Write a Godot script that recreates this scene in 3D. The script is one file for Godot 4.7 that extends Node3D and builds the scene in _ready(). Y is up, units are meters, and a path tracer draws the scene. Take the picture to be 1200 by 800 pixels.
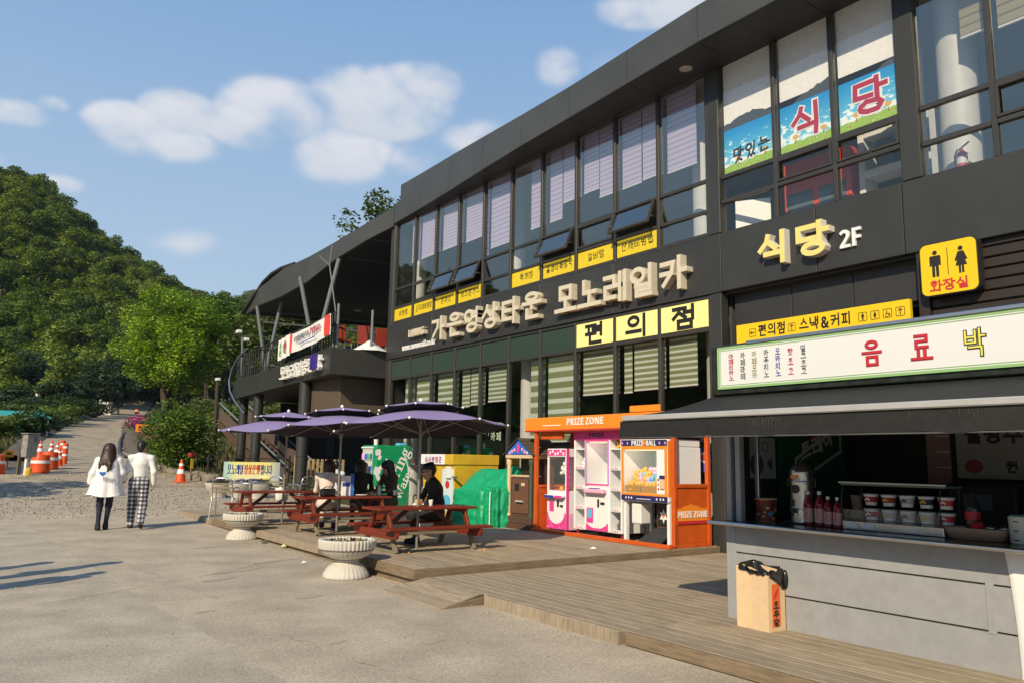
extends Node3D
# A Korean roadside restaurant and monorail station forecourt. x runs into the building, z towards the camera along the facade.

var M := {}
var N := {}
var rng := RandomNumberGenerator.new()

class MB:
	var v := PackedVector3Array()
	var n := PackedVector3Array()
	var t := PackedVector2Array()
	var c := PackedColorArray()
	var ix := PackedInt32Array()
	var tint := Color(1, 1, 1)

	func vert(p: Vector3, nn: Vector3, u := Vector2.ZERO) -> int:
		v.append(p); n.append(nn); t.append(u); c.append(tint)
		return v.size() - 1

	func tri(a: Vector3, b: Vector3, d: Vector3) -> void:
		var nn := (b - a).cross(d - a).normalized()
		var i := vert(a, nn)
		vert(b, nn); vert(d, nn)
		ix.append_array([i, i + 2, i + 1])

	func quad(a: Vector3, b: Vector3, d: Vector3, e: Vector3) -> void:
		var nn := (d - a).cross(e - b)
		if nn.length_squared() < 1e-16:
			return
		nn = nn.normalized()
		var i := vert(a, nn, Vector2(0, 1))
		vert(b, nn, Vector2(1, 1)); vert(d, nn, Vector2(1, 0)); vert(e, nn, Vector2(0, 0))
		ix.append_array([i, i + 2, i + 1, i, i + 3, i + 2])

	func box(o: Vector3, s: Vector3, b := Basis(), bev := 0.0) -> void:
		var h := s * 0.5
		bev = minf(bev, minf(h.x, minf(h.y, h.z)) * 0.45)
		if bev <= 0.0:
			var p := []
			for k in 8:
				p.append(o + b * Vector3(h.x if k & 1 else -h.x, h.y if k & 2 else -h.y, h.z if k & 4 else -h.z))
			quad(p[4], p[5], p[7], p[6]); quad(p[1], p[0], p[2], p[3]); quad(p[5], p[1], p[3], p[7])
			quad(p[0], p[4], p[6], p[2]); quad(p[6], p[7], p[3], p[2]); quad(p[0], p[1], p[5], p[4])
			return
		var f := func(ax: int, sg: Vector3) -> Vector3:
			var q := Vector3((h.x - bev) * sg.x, (h.y - bev) * sg.y, (h.z - bev) * sg.z)
			q[ax] = h[ax] * sg[ax]
			return o + b * q
		for ax in 3:
			var u := (ax + 1) % 3
			var w := (ax + 2) % 3
			for s1 in [-1.0, 1.0]:
				var g := func(a: float, d: float) -> Vector3:
					var sg := Vector3.ZERO
					sg[ax] = s1; sg[u] = a; sg[w] = d
					return f.call(ax, sg)
				if s1 > 0: quad(g.call(-1.0, -1.0), g.call(1.0, -1.0), g.call(1.0, 1.0), g.call(-1.0, 1.0))
				else: quad(g.call(-1.0, 1.0), g.call(1.0, 1.0), g.call(1.0, -1.0), g.call(-1.0, -1.0))
			for s1 in [-1.0, 1.0]:
				for s2 in [-1.0, 1.0]:
					# the edge along ax between the faces u (side s1) and w (side s2)
					var a := Vector3.ZERO
					a[u] = s1; a[w] = s2
					var a0 := a; a0[ax] = -1.0
					var a1 := a; a1[ax] = 1.0
					var p0: Vector3 = f.call(u, a0)
					var p1: Vector3 = f.call(u, a1)
					var q0: Vector3 = f.call(w, a0)
					var q1: Vector3 = f.call(w, a1)
					if s1 * s2 > 0: quad(p0, q0, q1, p1)
					else: quad(p1, q1, q0, p0)
		for k in 8:
			var sg := Vector3(1.0 if k & 1 else -1.0, 1.0 if k & 2 else -1.0, 1.0 if k & 4 else -1.0)
			var x: Vector3 = f.call(0, sg)
			var y: Vector3 = f.call(1, sg)
			var z: Vector3 = f.call(2, sg)
			if sg.x * sg.y * sg.z > 0: tri(x, y, z)
			else: tri(x, z, y)

	func span(a: Vector3, b: Vector3, bev := 0.0) -> void:  # a box between two corners
		box((a + b) * 0.5, (b - a).abs(), Basis(), bev)

	func bar(a: Vector3, b: Vector3, w: float, d: float, up := Vector3.UP, bev := 0.0) -> void:  # a beam from a to b, w across, d along up
		var f := (b - a).normalized()
		var r := f.cross(up).normalized() if absf(f.dot(up)) < 0.99 else f.cross(Vector3.RIGHT).normalized()
		var u := r.cross(f)
		box((a + b) * 0.5, Vector3(w, d, (b - a).length()), Basis(r, u, -f), bev)

	func grid(rows: Array, wrap := false, flip := false) -> void:  # rows of points; smooth normals
		var h := rows.size()
		var w: int = rows[0].size()
		var base := v.size()
		for j in h:
			for i in w:
				var il := (i - 1 + w) % w if wrap else maxi(i - 1, 0)
				var ir := (i + 1) % w if wrap else mini(i + 1, w - 1)
				var du: Vector3 = rows[j][ir] - rows[j][il]
				var dv: Vector3 = rows[mini(j + 1, h - 1)][i] - rows[maxi(j - 1, 0)][i]
				var nn := du.cross(dv)
				if nn.length_squared() < 1e-18:
					var j2 := j + 1 if j < h / 2 else j - 1
					du = rows[clampi(j2, 0, h - 1)][ir] - rows[clampi(j2, 0, h - 1)][il]
					nn = du.cross(dv)
				nn = nn.normalized() * (-1.0 if flip else 1.0)
				vert(rows[j][i], nn, Vector2(float(i) / maxi(w - (0 if wrap else 1), 1), 1.0 - float(j) / (h - 1)))
		for j in h - 1:
			for i in (w if wrap else w - 1):
				var a := base + j * w + i
				var b := base + j * w + (i + 1) % w
				var d := b + w
				var e := a + w
				if flip: ix.append_array([a, b, d, a, d, e])
				else: ix.append_array([a, d, b, a, e, d])

	func lathe(prof: Array, seg := 20, xf := Transform3D(), flutes := 0, depth := 0.0) -> void:  # prof: Vector2(radius, height) upwards on the outside
		var rows := []
		for p in prof:
			var row := PackedVector3Array()
			for k in seg:
				var a := -TAU * k / seg
				var r: float = p.x * (1.0 + depth * absf(sin(a * flutes * 0.5)) if flutes else 1.0)
				row.append(xf * Vector3(cos(a) * r, p.y, sin(a) * r))
			rows.append(row)
		grid(rows, true)

	func tube(path: Array, r: Variant, seg := 8, caps := true) -> void:
		var rows := []
		var side := Vector3.ZERO
		for k in path.size():
			var p: Vector3 = path[k]
			var f: Vector3 = (path[mini(k + 1, path.size() - 1)] - path[maxi(k - 1, 0)]).normalized()
			if side == Vector3.ZERO:
				side = f.cross(Vector3.UP if absf(f.y) < 0.9 else Vector3.RIGHT).normalized()
			side = (side - f * side.dot(f)).normalized()
			var up := side.cross(f)
			var rr: float = r[k] if r is Array else r
			var row := PackedVector3Array()
			for q in seg:
				var a := -TAU * q / seg
				row.append(p + (side * cos(a) + up * sin(a)) * rr)
			rows.append(row)
		grid(rows, true)
		if caps:
			for e in [0, rows.size() - 1]:
				var m: Vector3 = path[e]
				for q in seg:
					if e == 0: tri(m, rows[e][(q + 1) % seg], rows[e][q])
					else: tri(m, rows[e][q], rows[e][(q + 1) % seg])

	func cyl(a: Vector3, b: Vector3, r: float, r2 := -1.0, seg := 14) -> void:
		tube([a, b], [r, r if r2 < 0 else r2], seg)

	func ball(o: Vector3, r: Vector3, seg := 12, rings := 8, b := Basis()) -> void:
		var rows := []
		for j in rings + 1:
			var la := -PI / 2 + PI * j / rings
			var row := PackedVector3Array()
			for k in seg:
				var a := -TAU * k / seg
				row.append(o + b * Vector3(cos(a) * cos(la) * r.x, sin(la) * r.y, sin(a) * cos(la) * r.z))
			rows.append(row)
		grid(rows, true)

	func prism(poly: PackedVector2Array, o: Vector3, ux: Vector3, uy: Vector3, depth: float, uvbox := Rect2()) -> void:  # front face at o + uz*depth
		var uz := ux.cross(uy)
		var pl := poly
		if Geometry2D.is_polygon_clockwise(pl):
			pl = pl.duplicate()
			pl.reverse()
		var tr := Geometry2D.triangulate_polygon(pl)
		for side in 2:
			var base := v.size()
			var off := uz * depth if side == 0 else Vector3.ZERO
			for p in pl:
				var u := Vector2.ZERO
				if uvbox.has_area():
					u = Vector2((p.x - uvbox.position.x) / uvbox.size.x, 1.0 - (p.y - uvbox.position.y) / uvbox.size.y)
				vert(o + ux * p.x + uy * p.y + off, uz if side == 0 else -uz, u)
			for k in range(0, tr.size(), 3):
				var a := pl[tr[k]]
				var b := pl[tr[k + 1]]
				var d := pl[tr[k + 2]]
				var ccw := (b - a).cross(d - a) > 0
				if ccw == (side == 0): ix.append_array([base + tr[k], base + tr[k + 2], base + tr[k + 1]])
				else: ix.append_array([base + tr[k], base + tr[k + 1], base + tr[k + 2]])
		for k in pl.size():
			var a := o + ux * pl[k].x + uy * pl[k].y
			var q := pl[(k + 1) % pl.size()]
			var b := o + ux * q.x + uy * q.y
			quad(a, b, b + uz * depth, a + uz * depth)

	func stroke(pts: Array, closed: bool, w: float, o: Vector3, ux: Vector3, uy: Vector3, depth: float, back := 0.0) -> void:  # a ribbon of width w, extruded
		var m := pts.size()
		var le := []
		var ri := []
		for k in m:
			var p: Vector2 = pts[k]
			var a: Vector2 = pts[(k - 1 + m) % m] if closed or k > 0 else p
			var b: Vector2 = pts[(k + 1) % m] if closed or k < m - 1 else p
			var d1 := (p - a).normalized()
			var d2 := (b - p).normalized()
			if d1 == Vector2.ZERO: d1 = d2
			if d2 == Vector2.ZERO: d2 = d1
			var n1 := Vector2(-d1.y, d1.x)
			var n2 := Vector2(-d2.y, d2.x)
			var mit := n1 + n2
			mit = n1 if mit.length() < 0.01 else mit.normalized()
			var sc := 1.0 / maxf(mit.dot(n1), 0.5)
			var ext := Vector2.ZERO
			if not closed and k == 0: ext = -d2 * w * 0.5
			if not closed and k == m - 1: ext = d1 * w * 0.5
			le.append(p + ext + mit * w * 0.5 * sc)
			ri.append(p + ext - mit * w * 0.5 * sc)
		var uz := ux.cross(uy)
		var P := func(q: Vector2, d: float) -> Vector3: return o + ux * q.x + uy * q.y + uz * d
		var last := m if closed else m - 1
		for k in last:
			var k2 := (k + 1) % m
			quad(P.call(ri[k], depth), P.call(ri[k2], depth), P.call(le[k2], depth), P.call(le[k], depth))
			quad(P.call(ri[k], back), P.call(ri[k2], back), P.call(ri[k2], depth), P.call(ri[k], depth))
			quad(P.call(le[k2], back), P.call(le[k], back), P.call(le[k], depth), P.call(le[k2], depth))
		if not closed:
			quad(P.call(le[0], back), P.call(ri[0], back), P.call(ri[0], depth), P.call(le[0], depth))
			quad(P.call(ri[m - 1], back), P.call(le[m - 1], back), P.call(le[m - 1], depth), P.call(ri[m - 1], depth))

	func mesh() -> ArrayMesh:
		var a := []
		a.resize(Mesh.ARRAY_MAX)
		a[Mesh.ARRAY_VERTEX] = v; a[Mesh.ARRAY_NORMAL] = n; a[Mesh.ARRAY_TEX_UV] = t; a[Mesh.ARRAY_COLOR] = c; a[Mesh.ARRAY_INDEX] = ix
		var m := ArrayMesh.new()
		m.add_surface_from_arrays(Mesh.PRIMITIVE_TRIANGLES, a)
		return m


# ---------------------------------------------------------------- naming and parenting
func numbered(called: String, parent: Node) -> String:
	var key := str(parent.get_instance_id()) + called
	var k: int = N.get(key, -1) + 1
	N[key] = k
	return called if k == 0 else "%s_%03d" % [called, k]

func metas(o: Node, label := "", category := "", group := "", kind := "") -> Node:
	if label: o.set_meta("label", label)
	if category: o.set_meta("category", category)
	if group: o.set_meta("group", group)
	if kind: o.set_meta("kind", kind)
	return o

func thing(called: String, label: String, category: String, at := Vector3.ZERO, turn := 0.0, group := "") -> Node3D:
	var o := Node3D.new()
	o.name = numbered(called, self)
	add_child(o, true)
	o.position = at
	o.rotation.y = turn
	metas(o, label, category, group)
	return o

func put(called: String, m: Variant, mat: Material, parent: Node = null, label := "") -> MeshInstance3D:
	if parent == null: parent = self
	var o := MeshInstance3D.new()
	o.name = numbered(called, parent)
	o.mesh = m.mesh() if m is MB else m
	o.material_override = mat
	parent.add_child(o, true)
	if label: o.set_meta("label", label)
	return o

func single(called: String, m: Variant, mat: Material, label: String, category: String, at := Vector3.ZERO, turn := 0.0, group := "") -> MeshInstance3D:
	var o := put(called, m, mat)
	o.position = at
	o.rotation.y = turn
	metas(o, label, category, group)
	return o

func struct(called: String, m: Variant, mat: Material) -> MeshInstance3D:
	var o := put(called, m, mat)
	o.set_meta("kind", "structure")
	return o

func copy(src: Node3D, label: String, at: Vector3, turn := 0.0, group := "", scale_ := 1.0) -> Node3D:
	var called := String(src.name)
	if called.length() > 4 and called[-4] == "_" and called.right(3).is_valid_int(): called = called.left(-4)
	var o: Node3D = src.duplicate()
	o.name = numbered(called, self)
	add_child(o, true)
	o.position = at
	o.rotation.y = turn
	o.scale = Vector3.ONE * scale_
	metas(o, label, "", group)
	return o

# ---------------------------------------------------------------- materials
func lin(r: float, g: float, b: float) -> Color:
	return Color(r, g, b).linear_to_srgb()

func noise_tex(sd: int, freq: float, octs: int, lo: float, hi: float, size := 512, kind := FastNoiseLite.TYPE_SIMPLEX_SMOOTH) -> NoiseTexture2D:
	var f := FastNoiseLite.new()
	f.seed = sd; f.noise_type = kind; f.frequency = freq; f.fractal_octaves = octs
	f.fractal_type = FastNoiseLite.FRACTAL_FBM
	var tx := NoiseTexture2D.new()
	tx.width = size; tx.height = size; tx.seamless = true; tx.noise = f
	var g := Gradient.new()
	g.set_color(0, Color(lo, lo, lo).linear_to_srgb()); g.set_color(1, Color(hi, hi, hi).linear_to_srgb())
	tx.color_ramp = g
	return tx

func mat(key: String, col: Color, rough := 0.7, metal := 0.0, grain := "", gs := 1.0, over := "", os := 0.2, bump := 0.0) -> StandardMaterial3D:
	var m := StandardMaterial3D.new()
	m.resource_name = key
	m.albedo_color = col; m.roughness = rough; m.metallic = metal
	if grain:
		m.albedo_texture = N[grain]
		m.uv1_triplanar = true; m.uv1_world_triplanar = true; m.uv1_scale = Vector3.ONE * gs
		if bump != 0.0:
			m.heightmap_enabled = true; m.heightmap_texture = N[grain]; m.heightmap_scale = bump
	if over:
		m.detail_enabled = true; m.detail_albedo = N[over]; m.detail_blend_mode = BaseMaterial3D.BLEND_MODE_MUL
		m.detail_uv_layer = BaseMaterial3D.DETAIL_UV_2
		m.uv2_triplanar = true; m.uv2_world_triplanar = true; m.uv2_scale = Vector3.ONE * os
	M[key] = m
	return m

func glass(key: String, col: Color, alpha: float, coated := true, rough := 0.02) -> StandardMaterial3D:
	var m := StandardMaterial3D.new()
	m.resource_name = key
	m.transparency = BaseMaterial3D.TRANSPARENCY_ALPHA
	m.albedo_color = Color(col.r, col.g, col.b, alpha)
	m.roughness = rough
	if coated:
		var im := Image.create(4, 4, false, Image.FORMAT_RGBA8)
		im.fill(Color.WHITE)
		m.albedo_texture = ImageTexture.create_from_image(im)
		m.metallic = 1.0
	M[key] = m
	return m

func image_mat(key: String, im: Image, rough := 0.6) -> StandardMaterial3D:
	var m := StandardMaterial3D.new()
	m.resource_name = key
	m.albedo_texture = ImageTexture.create_from_image(im)
	m.roughness = rough
	m.texture_repeat = false
	M[key] = m
	return m

func make_materials() -> void:
	N["grain"] = noise_tex(1, 0.05, 4, 0.72, 1.0, 512)
	N["fine"] = noise_tex(2, 0.25, 3, 0.70, 1.0, 512)
	N["blotch"] = noise_tex(3, 0.012, 5, 0.76, 1.0, 512)
	N["soft"] = noise_tex(4, 0.02, 3, 0.88, 1.0, 256)
	N["grit"] = noise_tex(5, 0.4, 2, 0.35, 1.0, 512, FastNoiseLite.TYPE_VALUE)
	N["dirt"] = noise_tex(6, 0.02, 6, 0.4, 1.0, 512)
	N["leafy"] = noise_tex(7, 0.03, 4, 0.45, 1.0, 512)
	# wood grain: noise stretched along one axis
	var wf := FastNoiseLite.new()
	wf.seed = 9; wf.frequency = 0.03; wf.fractal_octaves = 4
	var wi := Image.create(256, 512, false, Image.FORMAT_RGB8)
	for y in 512:
		for x in 256:
			var g := clampf(0.8 + 0.32 * wf.get_noise_2d(x * 3.2, y * 0.16) + 0.12 * wf.get_noise_2d(x * 14.0 + 900.0, y * 0.5), 0.35, 1.0)
			wi.set_pixel(x, y, Color(g, g * 0.985, g * 0.965).linear_to_srgb())
	N["wood"] = ImageTexture.create_from_image(wi)
	var wh: Image = wi.duplicate()
	wh.rotate_90(CLOCKWISE)
	N["wood_h"] = ImageTexture.create_from_image(wh)
	N["speck"] = noise_tex(8, 0.2, 3, 0.42, 1.0, 512, FastNoiseLite.TYPE_VALUE)
	N["tone"] = noise_tex(12, 0.02, 6, 0.66, 1.0, 512)
	N["grime"] = noise_tex(13, 0.03, 6, 0.88, 1.0, 512)
	mat("panel", lin(0.044, 0.045, 0.044), 0.45, 0.0, "soft", 0.7, "blotch", 0.13)
	mat("panel_b", lin(0.040, 0.041, 0.041), 0.48, 0.0, "soft", 0.6, "blotch", 0.17)
	mat("fascia", lin(0.070, 0.071, 0.068), 0.42, 0.0, "soft", 0.5, "blotch", 0.11)
	mat("soffit", lin(0.035, 0.035, 0.034), 0.6, 0.0, "soft", 0.5)
	mat("mullion", lin(0.060, 0.058, 0.055), 0.42, 0.3, "soft", 0.9)
	mat("concrete_wall", lin(0.22, 0.21, 0.19), 0.9, 0.0, "grain", 0.5, "blotch", 0.15)
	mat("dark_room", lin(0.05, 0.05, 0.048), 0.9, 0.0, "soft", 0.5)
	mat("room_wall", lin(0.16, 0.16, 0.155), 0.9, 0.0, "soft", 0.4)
	mat("room_floor", lin(0.12, 0.11, 0.10), 0.6, 0.0, "grain", 0.5)
	mat("white_paint", lin(0.78, 0.78, 0.75), 0.5, 0.0, "soft", 0.6)
	mat("white_plastic", lin(0.80, 0.80, 0.80), 0.35)
	mat("cream", lin(0.66, 0.60, 0.47), 0.5, 0.0, "soft", 1.3)
	mat("letter_yellow", lin(0.80, 0.66, 0.22), 0.45)
	mat("letter_side", lin(0.70, 0.68, 0.62), 0.5)
	mat("sign_yellow", lin(0.86, 0.56, 0.008), 0.4)
	mat("sign_pale", lin(0.95, 0.88, 0.33), 0.4)
	mat("film_yellow", lin(0.78, 0.58, 0.02), 0.35, 0.0, "soft", 1.0)
	mat("ink", lin(0.018, 0.016, 0.015), 0.5)
	mat("red_ink", lin(0.55, 0.03, 0.035), 0.5)
	mat("crimson", lin(0.42, 0.02, 0.06), 0.5)
	mat("blue_ink", lin(0.03, 0.06, 0.33), 0.5)
	mat("green_ink", lin(0.12, 0.42, 0.10), 0.5)
	mat("olive_ink", lin(0.30, 0.30, 0.13), 0.5)
	mat("grey_ink", lin(0.10, 0.12, 0.14), 0.5)
	mat("lemon_ink", lin(0.80, 0.74, 0.12), 0.5)
	mat("white_sheet", lin(0.86, 0.86, 0.85), 0.5, 0.0, "soft", 1.5)
	mat("slat", lin(0.030, 0.022, 0.019), 0.5, 0.0, "soft", 1.0)
	mat("board_deck", lin(0.46, 0.375, 0.265), 0.85, 0.0, "wood", 0.9, "blotch", 0.21, 0.25)
	mat("board_deck_b", lin(0.50, 0.41, 0.295), 0.85, 0.0, "wood", 0.8, "blotch", 0.19, 0.25)
	mat("board_deck_c", lin(0.42, 0.345, 0.25), 0.85, 0.0, "wood", 1.1, "blotch", 0.23, 0.25)
	mat("deck_edge", lin(0.28, 0.21, 0.135), 0.85, 0.0, "wood_h", 1.0, "blotch", 0.4, 0.25)
	mat("table_wood", lin(0.25, 0.034, 0.013), 0.5, 0.0, "wood_h", 1.3, "blotch", 0.6)
	mat("raw_wood", lin(0.27, 0.22, 0.15), 0.8, 0.0, "wood_h", 1.2, "", 0.2, 0.2)
	mat("fence_wood", lin(0.50, 0.40, 0.24), 0.8, 0.0, "wood", 1.2)
	mat("brown_wood", lin(0.115, 0.06, 0.04), 0.75, 0.0, "wood", 1.2)
	mat("steel", lin(0.62, 0.62, 0.62), 0.28, 1.0, "soft", 1.5)
	mat("alu", lin(0.66, 0.66, 0.66), 0.35, 1.0, "soft", 2.0)
	mat("pole_grey", lin(0.30, 0.29, 0.26), 0.4, 0.4, "soft", 1.0)
	mat("dark_metal", lin(0.03, 0.03, 0.032), 0.5, 0.2)
	mat("post_blue_grey", lin(0.17, 0.20, 0.21), 0.45, 0.0, "soft", 1.0)
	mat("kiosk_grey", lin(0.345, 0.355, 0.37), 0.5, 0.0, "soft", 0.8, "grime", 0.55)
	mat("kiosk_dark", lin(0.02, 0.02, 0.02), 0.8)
	mat("groove", lin(0.02, 0.02, 0.02), 0.9)
	mat("awning", lin(0.015, 0.0145, 0.0135), 0.75, 0.0, "soft", 1.0, "dirt", 0.9)
	mat("orange", lin(0.70, 0.115, 0.012), 0.45, 0.0, "soft", 0.9, "blotch", 0.5)
	mat("orange_light", lin(0.85, 0.26, 0.02), 0.45)
	mat("pink", lin(0.72, 0.06, 0.30), 0.4)
	mat("pink_pale", lin(0.78, 0.42, 0.58), 0.4)
	mat("navy", lin(0.025, 0.025, 0.12), 0.4)
	mat("aqua", lin(0.50, 0.74, 0.70), 0.5)
	mat("blue_paint", lin(0.03, 0.14, 0.55), 0.45)
	mat("sky_blue", lin(0.12, 0.45, 0.72), 0.45)
	mat("green_machine", lin(0.006, 0.30, 0.115), 0.35, 0.0, "soft", 1.0)
	mat("yellow_box", lin(0.80, 0.50, 0.035), 0.5, 0.0, "soft", 0.9, "blotch", 0.4)
	mat("tarp", lin(0.004, 0.34, 0.15), 0.48, 0.0, "soft", 1.2)
	mat("umbrella_cloth", lin(0.29, 0.235, 0.46), 0.85, 0.0, "fine", 3.0)
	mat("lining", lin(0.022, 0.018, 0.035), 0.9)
	mat("cone_orange", lin(0.70, 0.085, 0.012), 0.45, 0.0, "soft", 2.0)
	mat("stone_white", lin(0.72, 0.68, 0.60), 0.85, 0.0, "fine", 1.6, "blotch", 0.6, 0.15)
	mat("soil", lin(0.06, 0.042, 0.028), 0.95, 0.0, "grit", 2.0)
	mat("rock", lin(0.30, 0.25, 0.19), 0.9, 0.0, "grain", 1.2, "blotch", 0.5, 0.4)
	mat("concrete", lin(0.76, 0.645, 0.49), 0.92, 0.0, "speck", 0.9, "tone", 0.09, 0.25)
	mat("concrete_b", lin(0.74, 0.64, 0.50), 0.92, 0.0, "speck", 1.0, "tone", 0.11, 0.25)
	mat("gravel", lin(0.70, 0.60, 0.46), 0.95, 0.0, "speck", 0.6, "tone", 0.2, 0.5)
	mat("road", lin(0.60, 0.49, 0.345), 0.95, 0.0, "fine", 0.35, "dirt", 0.09, 0.4)
	mat("crack", lin(0.43, 0.365, 0.285), 0.95, 0.0, "fine", 1.0)
	mat("stain", lin(0.53, 0.45, 0.35), 0.95, 0.0, "fine", 0.9, "blotch", 0.4)
	var ter := mat("terrain", Color.WHITE, 0.95, 0.0, "leafy", 0.25, "grit", 0.3, 0.8)
	ter.vertex_color_use_as_albedo = true
	var lf := mat("leaf", Color.WHITE, 0.55)
	lf.vertex_color_use_as_albedo = true
	lf.backlight_enabled = true
	lf.backlight = lin(0.55, 0.55, 0.30)
	mat("bark", lin(0.085, 0.065, 0.05), 0.95, 0.0, "wood", 1.5, "grain", 1.0, 0.6)
	var fl := mat("flower", Color.WHITE, 0.6)
	fl.vertex_color_use_as_albedo = true
	var bd := mat("body", Color.WHITE, 0.8, 0.0, "soft", 6.0)
	bd.vertex_color_use_as_albedo = true
	mat("hair_black", lin(0.012, 0.010, 0.010), 0.45, 0.0, "fine", 6.0)
	mat("hair_brown", lin(0.040, 0.018, 0.012), 0.5, 0.0, "fine", 6.0)
	mat("white_cloth", lin(0.80, 0.79, 0.77), 0.85, 0.0, "soft", 3.0)
	mat("black_cloth", lin(0.014, 0.014, 0.015), 0.8, 0.0, "soft", 4.0)
	mat("red_chair", lin(0.24, 0.025, 0.012), 0.5)
	mat("bag_black", lin(0.012, 0.012, 0.013), 0.25)
	mat("kraft", lin(0.72, 0.52, 0.31), 0.7, 0.0, "soft", 2.0)
	mat("lamp_white", lin(0.45, 0.43, 0.38), 0.4)
	mat("bottle_red", lin(0.22, 0.008, 0.022), 0.12)
	mat("label_cream", lin(0.62, 0.50, 0.42), 0.5)
	mat("foil", lin(0.55, 0.54, 0.52), 0.25, 0.9, "soft", 3.0)
	mat("roof_tile", lin(0.20, 0.075, 0.045), 0.8, 0.0, "grain", 1.0)
	mat("teal", lin(0.03, 0.33, 0.28), 0.5)
	mat("gold", lin(0.75, 0.42, 0.03), 0.6)
	glass("pane_up", lin(0.66, 0.68, 0.62), 0.32)
	glass("pane_sash", lin(0.72, 0.68, 0.60), 0.5)
	glass("pane_thin", lin(0.66, 0.68, 0.62), 0.13)
	glass("pane_down", lin(0.40, 0.50, 0.44), 0.26)
	glass("pane_clear", lin(0.8, 0.9, 0.9), 0.06, false)
	glass("bottle_glass", lin(0.2, 0.02, 0.03), 0.5, false, 0.05)
	mat("spandrel", lin(0.040, 0.066, 0.056), 0.15, 0.0, "soft", 0.8)


# ---------------------------------------------------------------- Korean lettering, drawn stroke by stroke
const CHO := "ㄱㄲㄴㄷㄸㄹㅁㅂㅃㅅㅆㅇㅈㅉㅊㅋㅌㅍㅎ"
const JUNG := "ㅏㅐㅑㅒㅓㅔㅕㅖㅗㅘㅙㅚㅛㅜㅝㅞㅟㅠㅡㅢㅣ"
const JONG := " ㄱㄲㄳㄴㄵㄶㄷㄹㄺㄻㄼㄽㄾㄿㅀㅁㅂㅄㅅㅆㅇㅈㅊㅋㅌㅍㅎ"

func L(s: String) -> Array:  # "x,y x,y" in hundredths
	var out := []
	for w in s.split(" "):
		var q := w.split(",")
		out.append(Vector2(float(q[0]) / 100.0, float(q[1]) / 100.0))
	return out

func ring(cx: float, cy: float, rx: float, ry: float) -> Array:
	var out := []
	for k in 16: out.append(Vector2(cx + cos(TAU * k / 16) * rx, cy + sin(TAU * k / 16) * ry))
	return out

func consonant(j: String, wide: bool) -> Array:  # [[points, closed], ...] in a unit box
	match j:
		"ㄱ": return [[L("0,95 95,95 95,0") if wide else L("5,95 92,95 78,48 20,0"), false]]
		"ㄴ": return [[L("5,100 5,5 100,5"), false]]
		"ㄷ": return [[L("100,95 5,95 5,5 100,5"), false]]
		"ㄹ": return [[L("0,100 95,100 95,53 5,53 5,0 100,0"), false]]
		"ㅁ": return [[L("5,0 95,0 95,100 5,100"), true]]
		"ㅂ": return [[L("5,100 5,0 95,0 95,100"), false], [L("5,48 95,48"), false]]
		"ㅅ": return [[L("52,100 42,55 0,0"), false], [L("48,62 100,0"), false]]
		"ㅇ": return [[ring(0.5, 0.5, 0.5, 0.5), true]]
		"ㅈ": return [[L("0,97 100,97"), false], [L("52,97 42,55 0,0"), false], [L("48,55 100,0"), false]]
		"ㅊ": return [[L("30,104 70,104"), false], [L("0,76 100,76"), false], [L("52,76 42,42 0,0"), false], [L("48,45 100,0"), false]]
		"ㅋ": return [[L("5,95 92,95 78,48 20,0") if not wide else L("0,95 95,95 95,0"), false], [L("2,50 80,50"), false]]
		"ㅌ": return [[L("100,97 5,97 5,3 100,3"), false], [L("5,50 95,50"), false]]
		"ㅍ": return [[L("0,97 100,97"), false], [L("0,3 100,3"), false], [L("28,97 28,3"), false], [L("72,97 72,3"), false]]
		"ㅎ": return [[L("30,103 70,103"), false], [L("0,78 100,78"), false], [ring(0.5, 0.3, 0.36, 0.3), true]]
	var twin := {"ㄲ": "ㄱ", "ㄸ": "ㄷ", "ㅃ": "ㅂ", "ㅆ": "ㅅ", "ㅉ": "ㅈ"}
	if twin.has(j):
		var h := consonant(twin[j], wide)
		return placed(h, Rect2(0, 0, 0.46, 1)) + placed(h, Rect2(0.54, 0, 0.46, 1))
	return []

func placed(st: Array, r: Rect2) -> Array:
	var out := []
	for s in st:
		var p := []
		for q in s[0]: p.append(r.position + q * r.size)
		out.append([p, s[1]])
	return out

func vowel(j: String) -> Array:
	match j:
		"ㅏ": return [[L("30,100 30,0"), false], [L("30,55 100,55"), false]]
		"ㅑ": return [[L("30,100 30,0"), false], [L("30,68 100,68"), false], [L("30,40 100,40"), false]]
		"ㅐ": return [[L("10,98 10,2"), false], [L("90,100 90,0"), false], [L("10,52 90,52"), false]]
		"ㅓ": return [[L("80,100 80,0"), false], [L("0,55 80,55"), false]]
		"ㅔ": return [[L("50,98 50,2"), false], [L("100,100 100,0"), false], [L("0,55 50,55"), false]]
		"ㅕ": return [[L("80,100 80,0"), false], [L("0,70 80,70"), false], [L("0,40 80,40"), false]]
		"ㅖ": return [[L("50,98 50,2"), false], [L("100,100 100,0"), false], [L("0,70 50,70"), false], [L("0,40 50,40"), false]]
		"ㅣ": return [[L("50,100 50,0"), false]]
		"ㅗ": return [[L("0,12 100,12"), false], [L("50,12 50,100"), false]]
		"ㅛ": return [[L("0,12 100,12"), false], [L("33,12 33,100"), false], [L("67,12 67,100"), false]]
		"ㅜ": return [[L("0,88 100,88"), false], [L("50,88 50,0"), false]]
		"ㅠ": return [[L("0,88 100,88"), false], [L("33,88 33,0"), false], [L("67,88 67,0"), false]]
		"ㅡ": return [[L("0,50 100,50"), false]]
	return []

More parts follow.
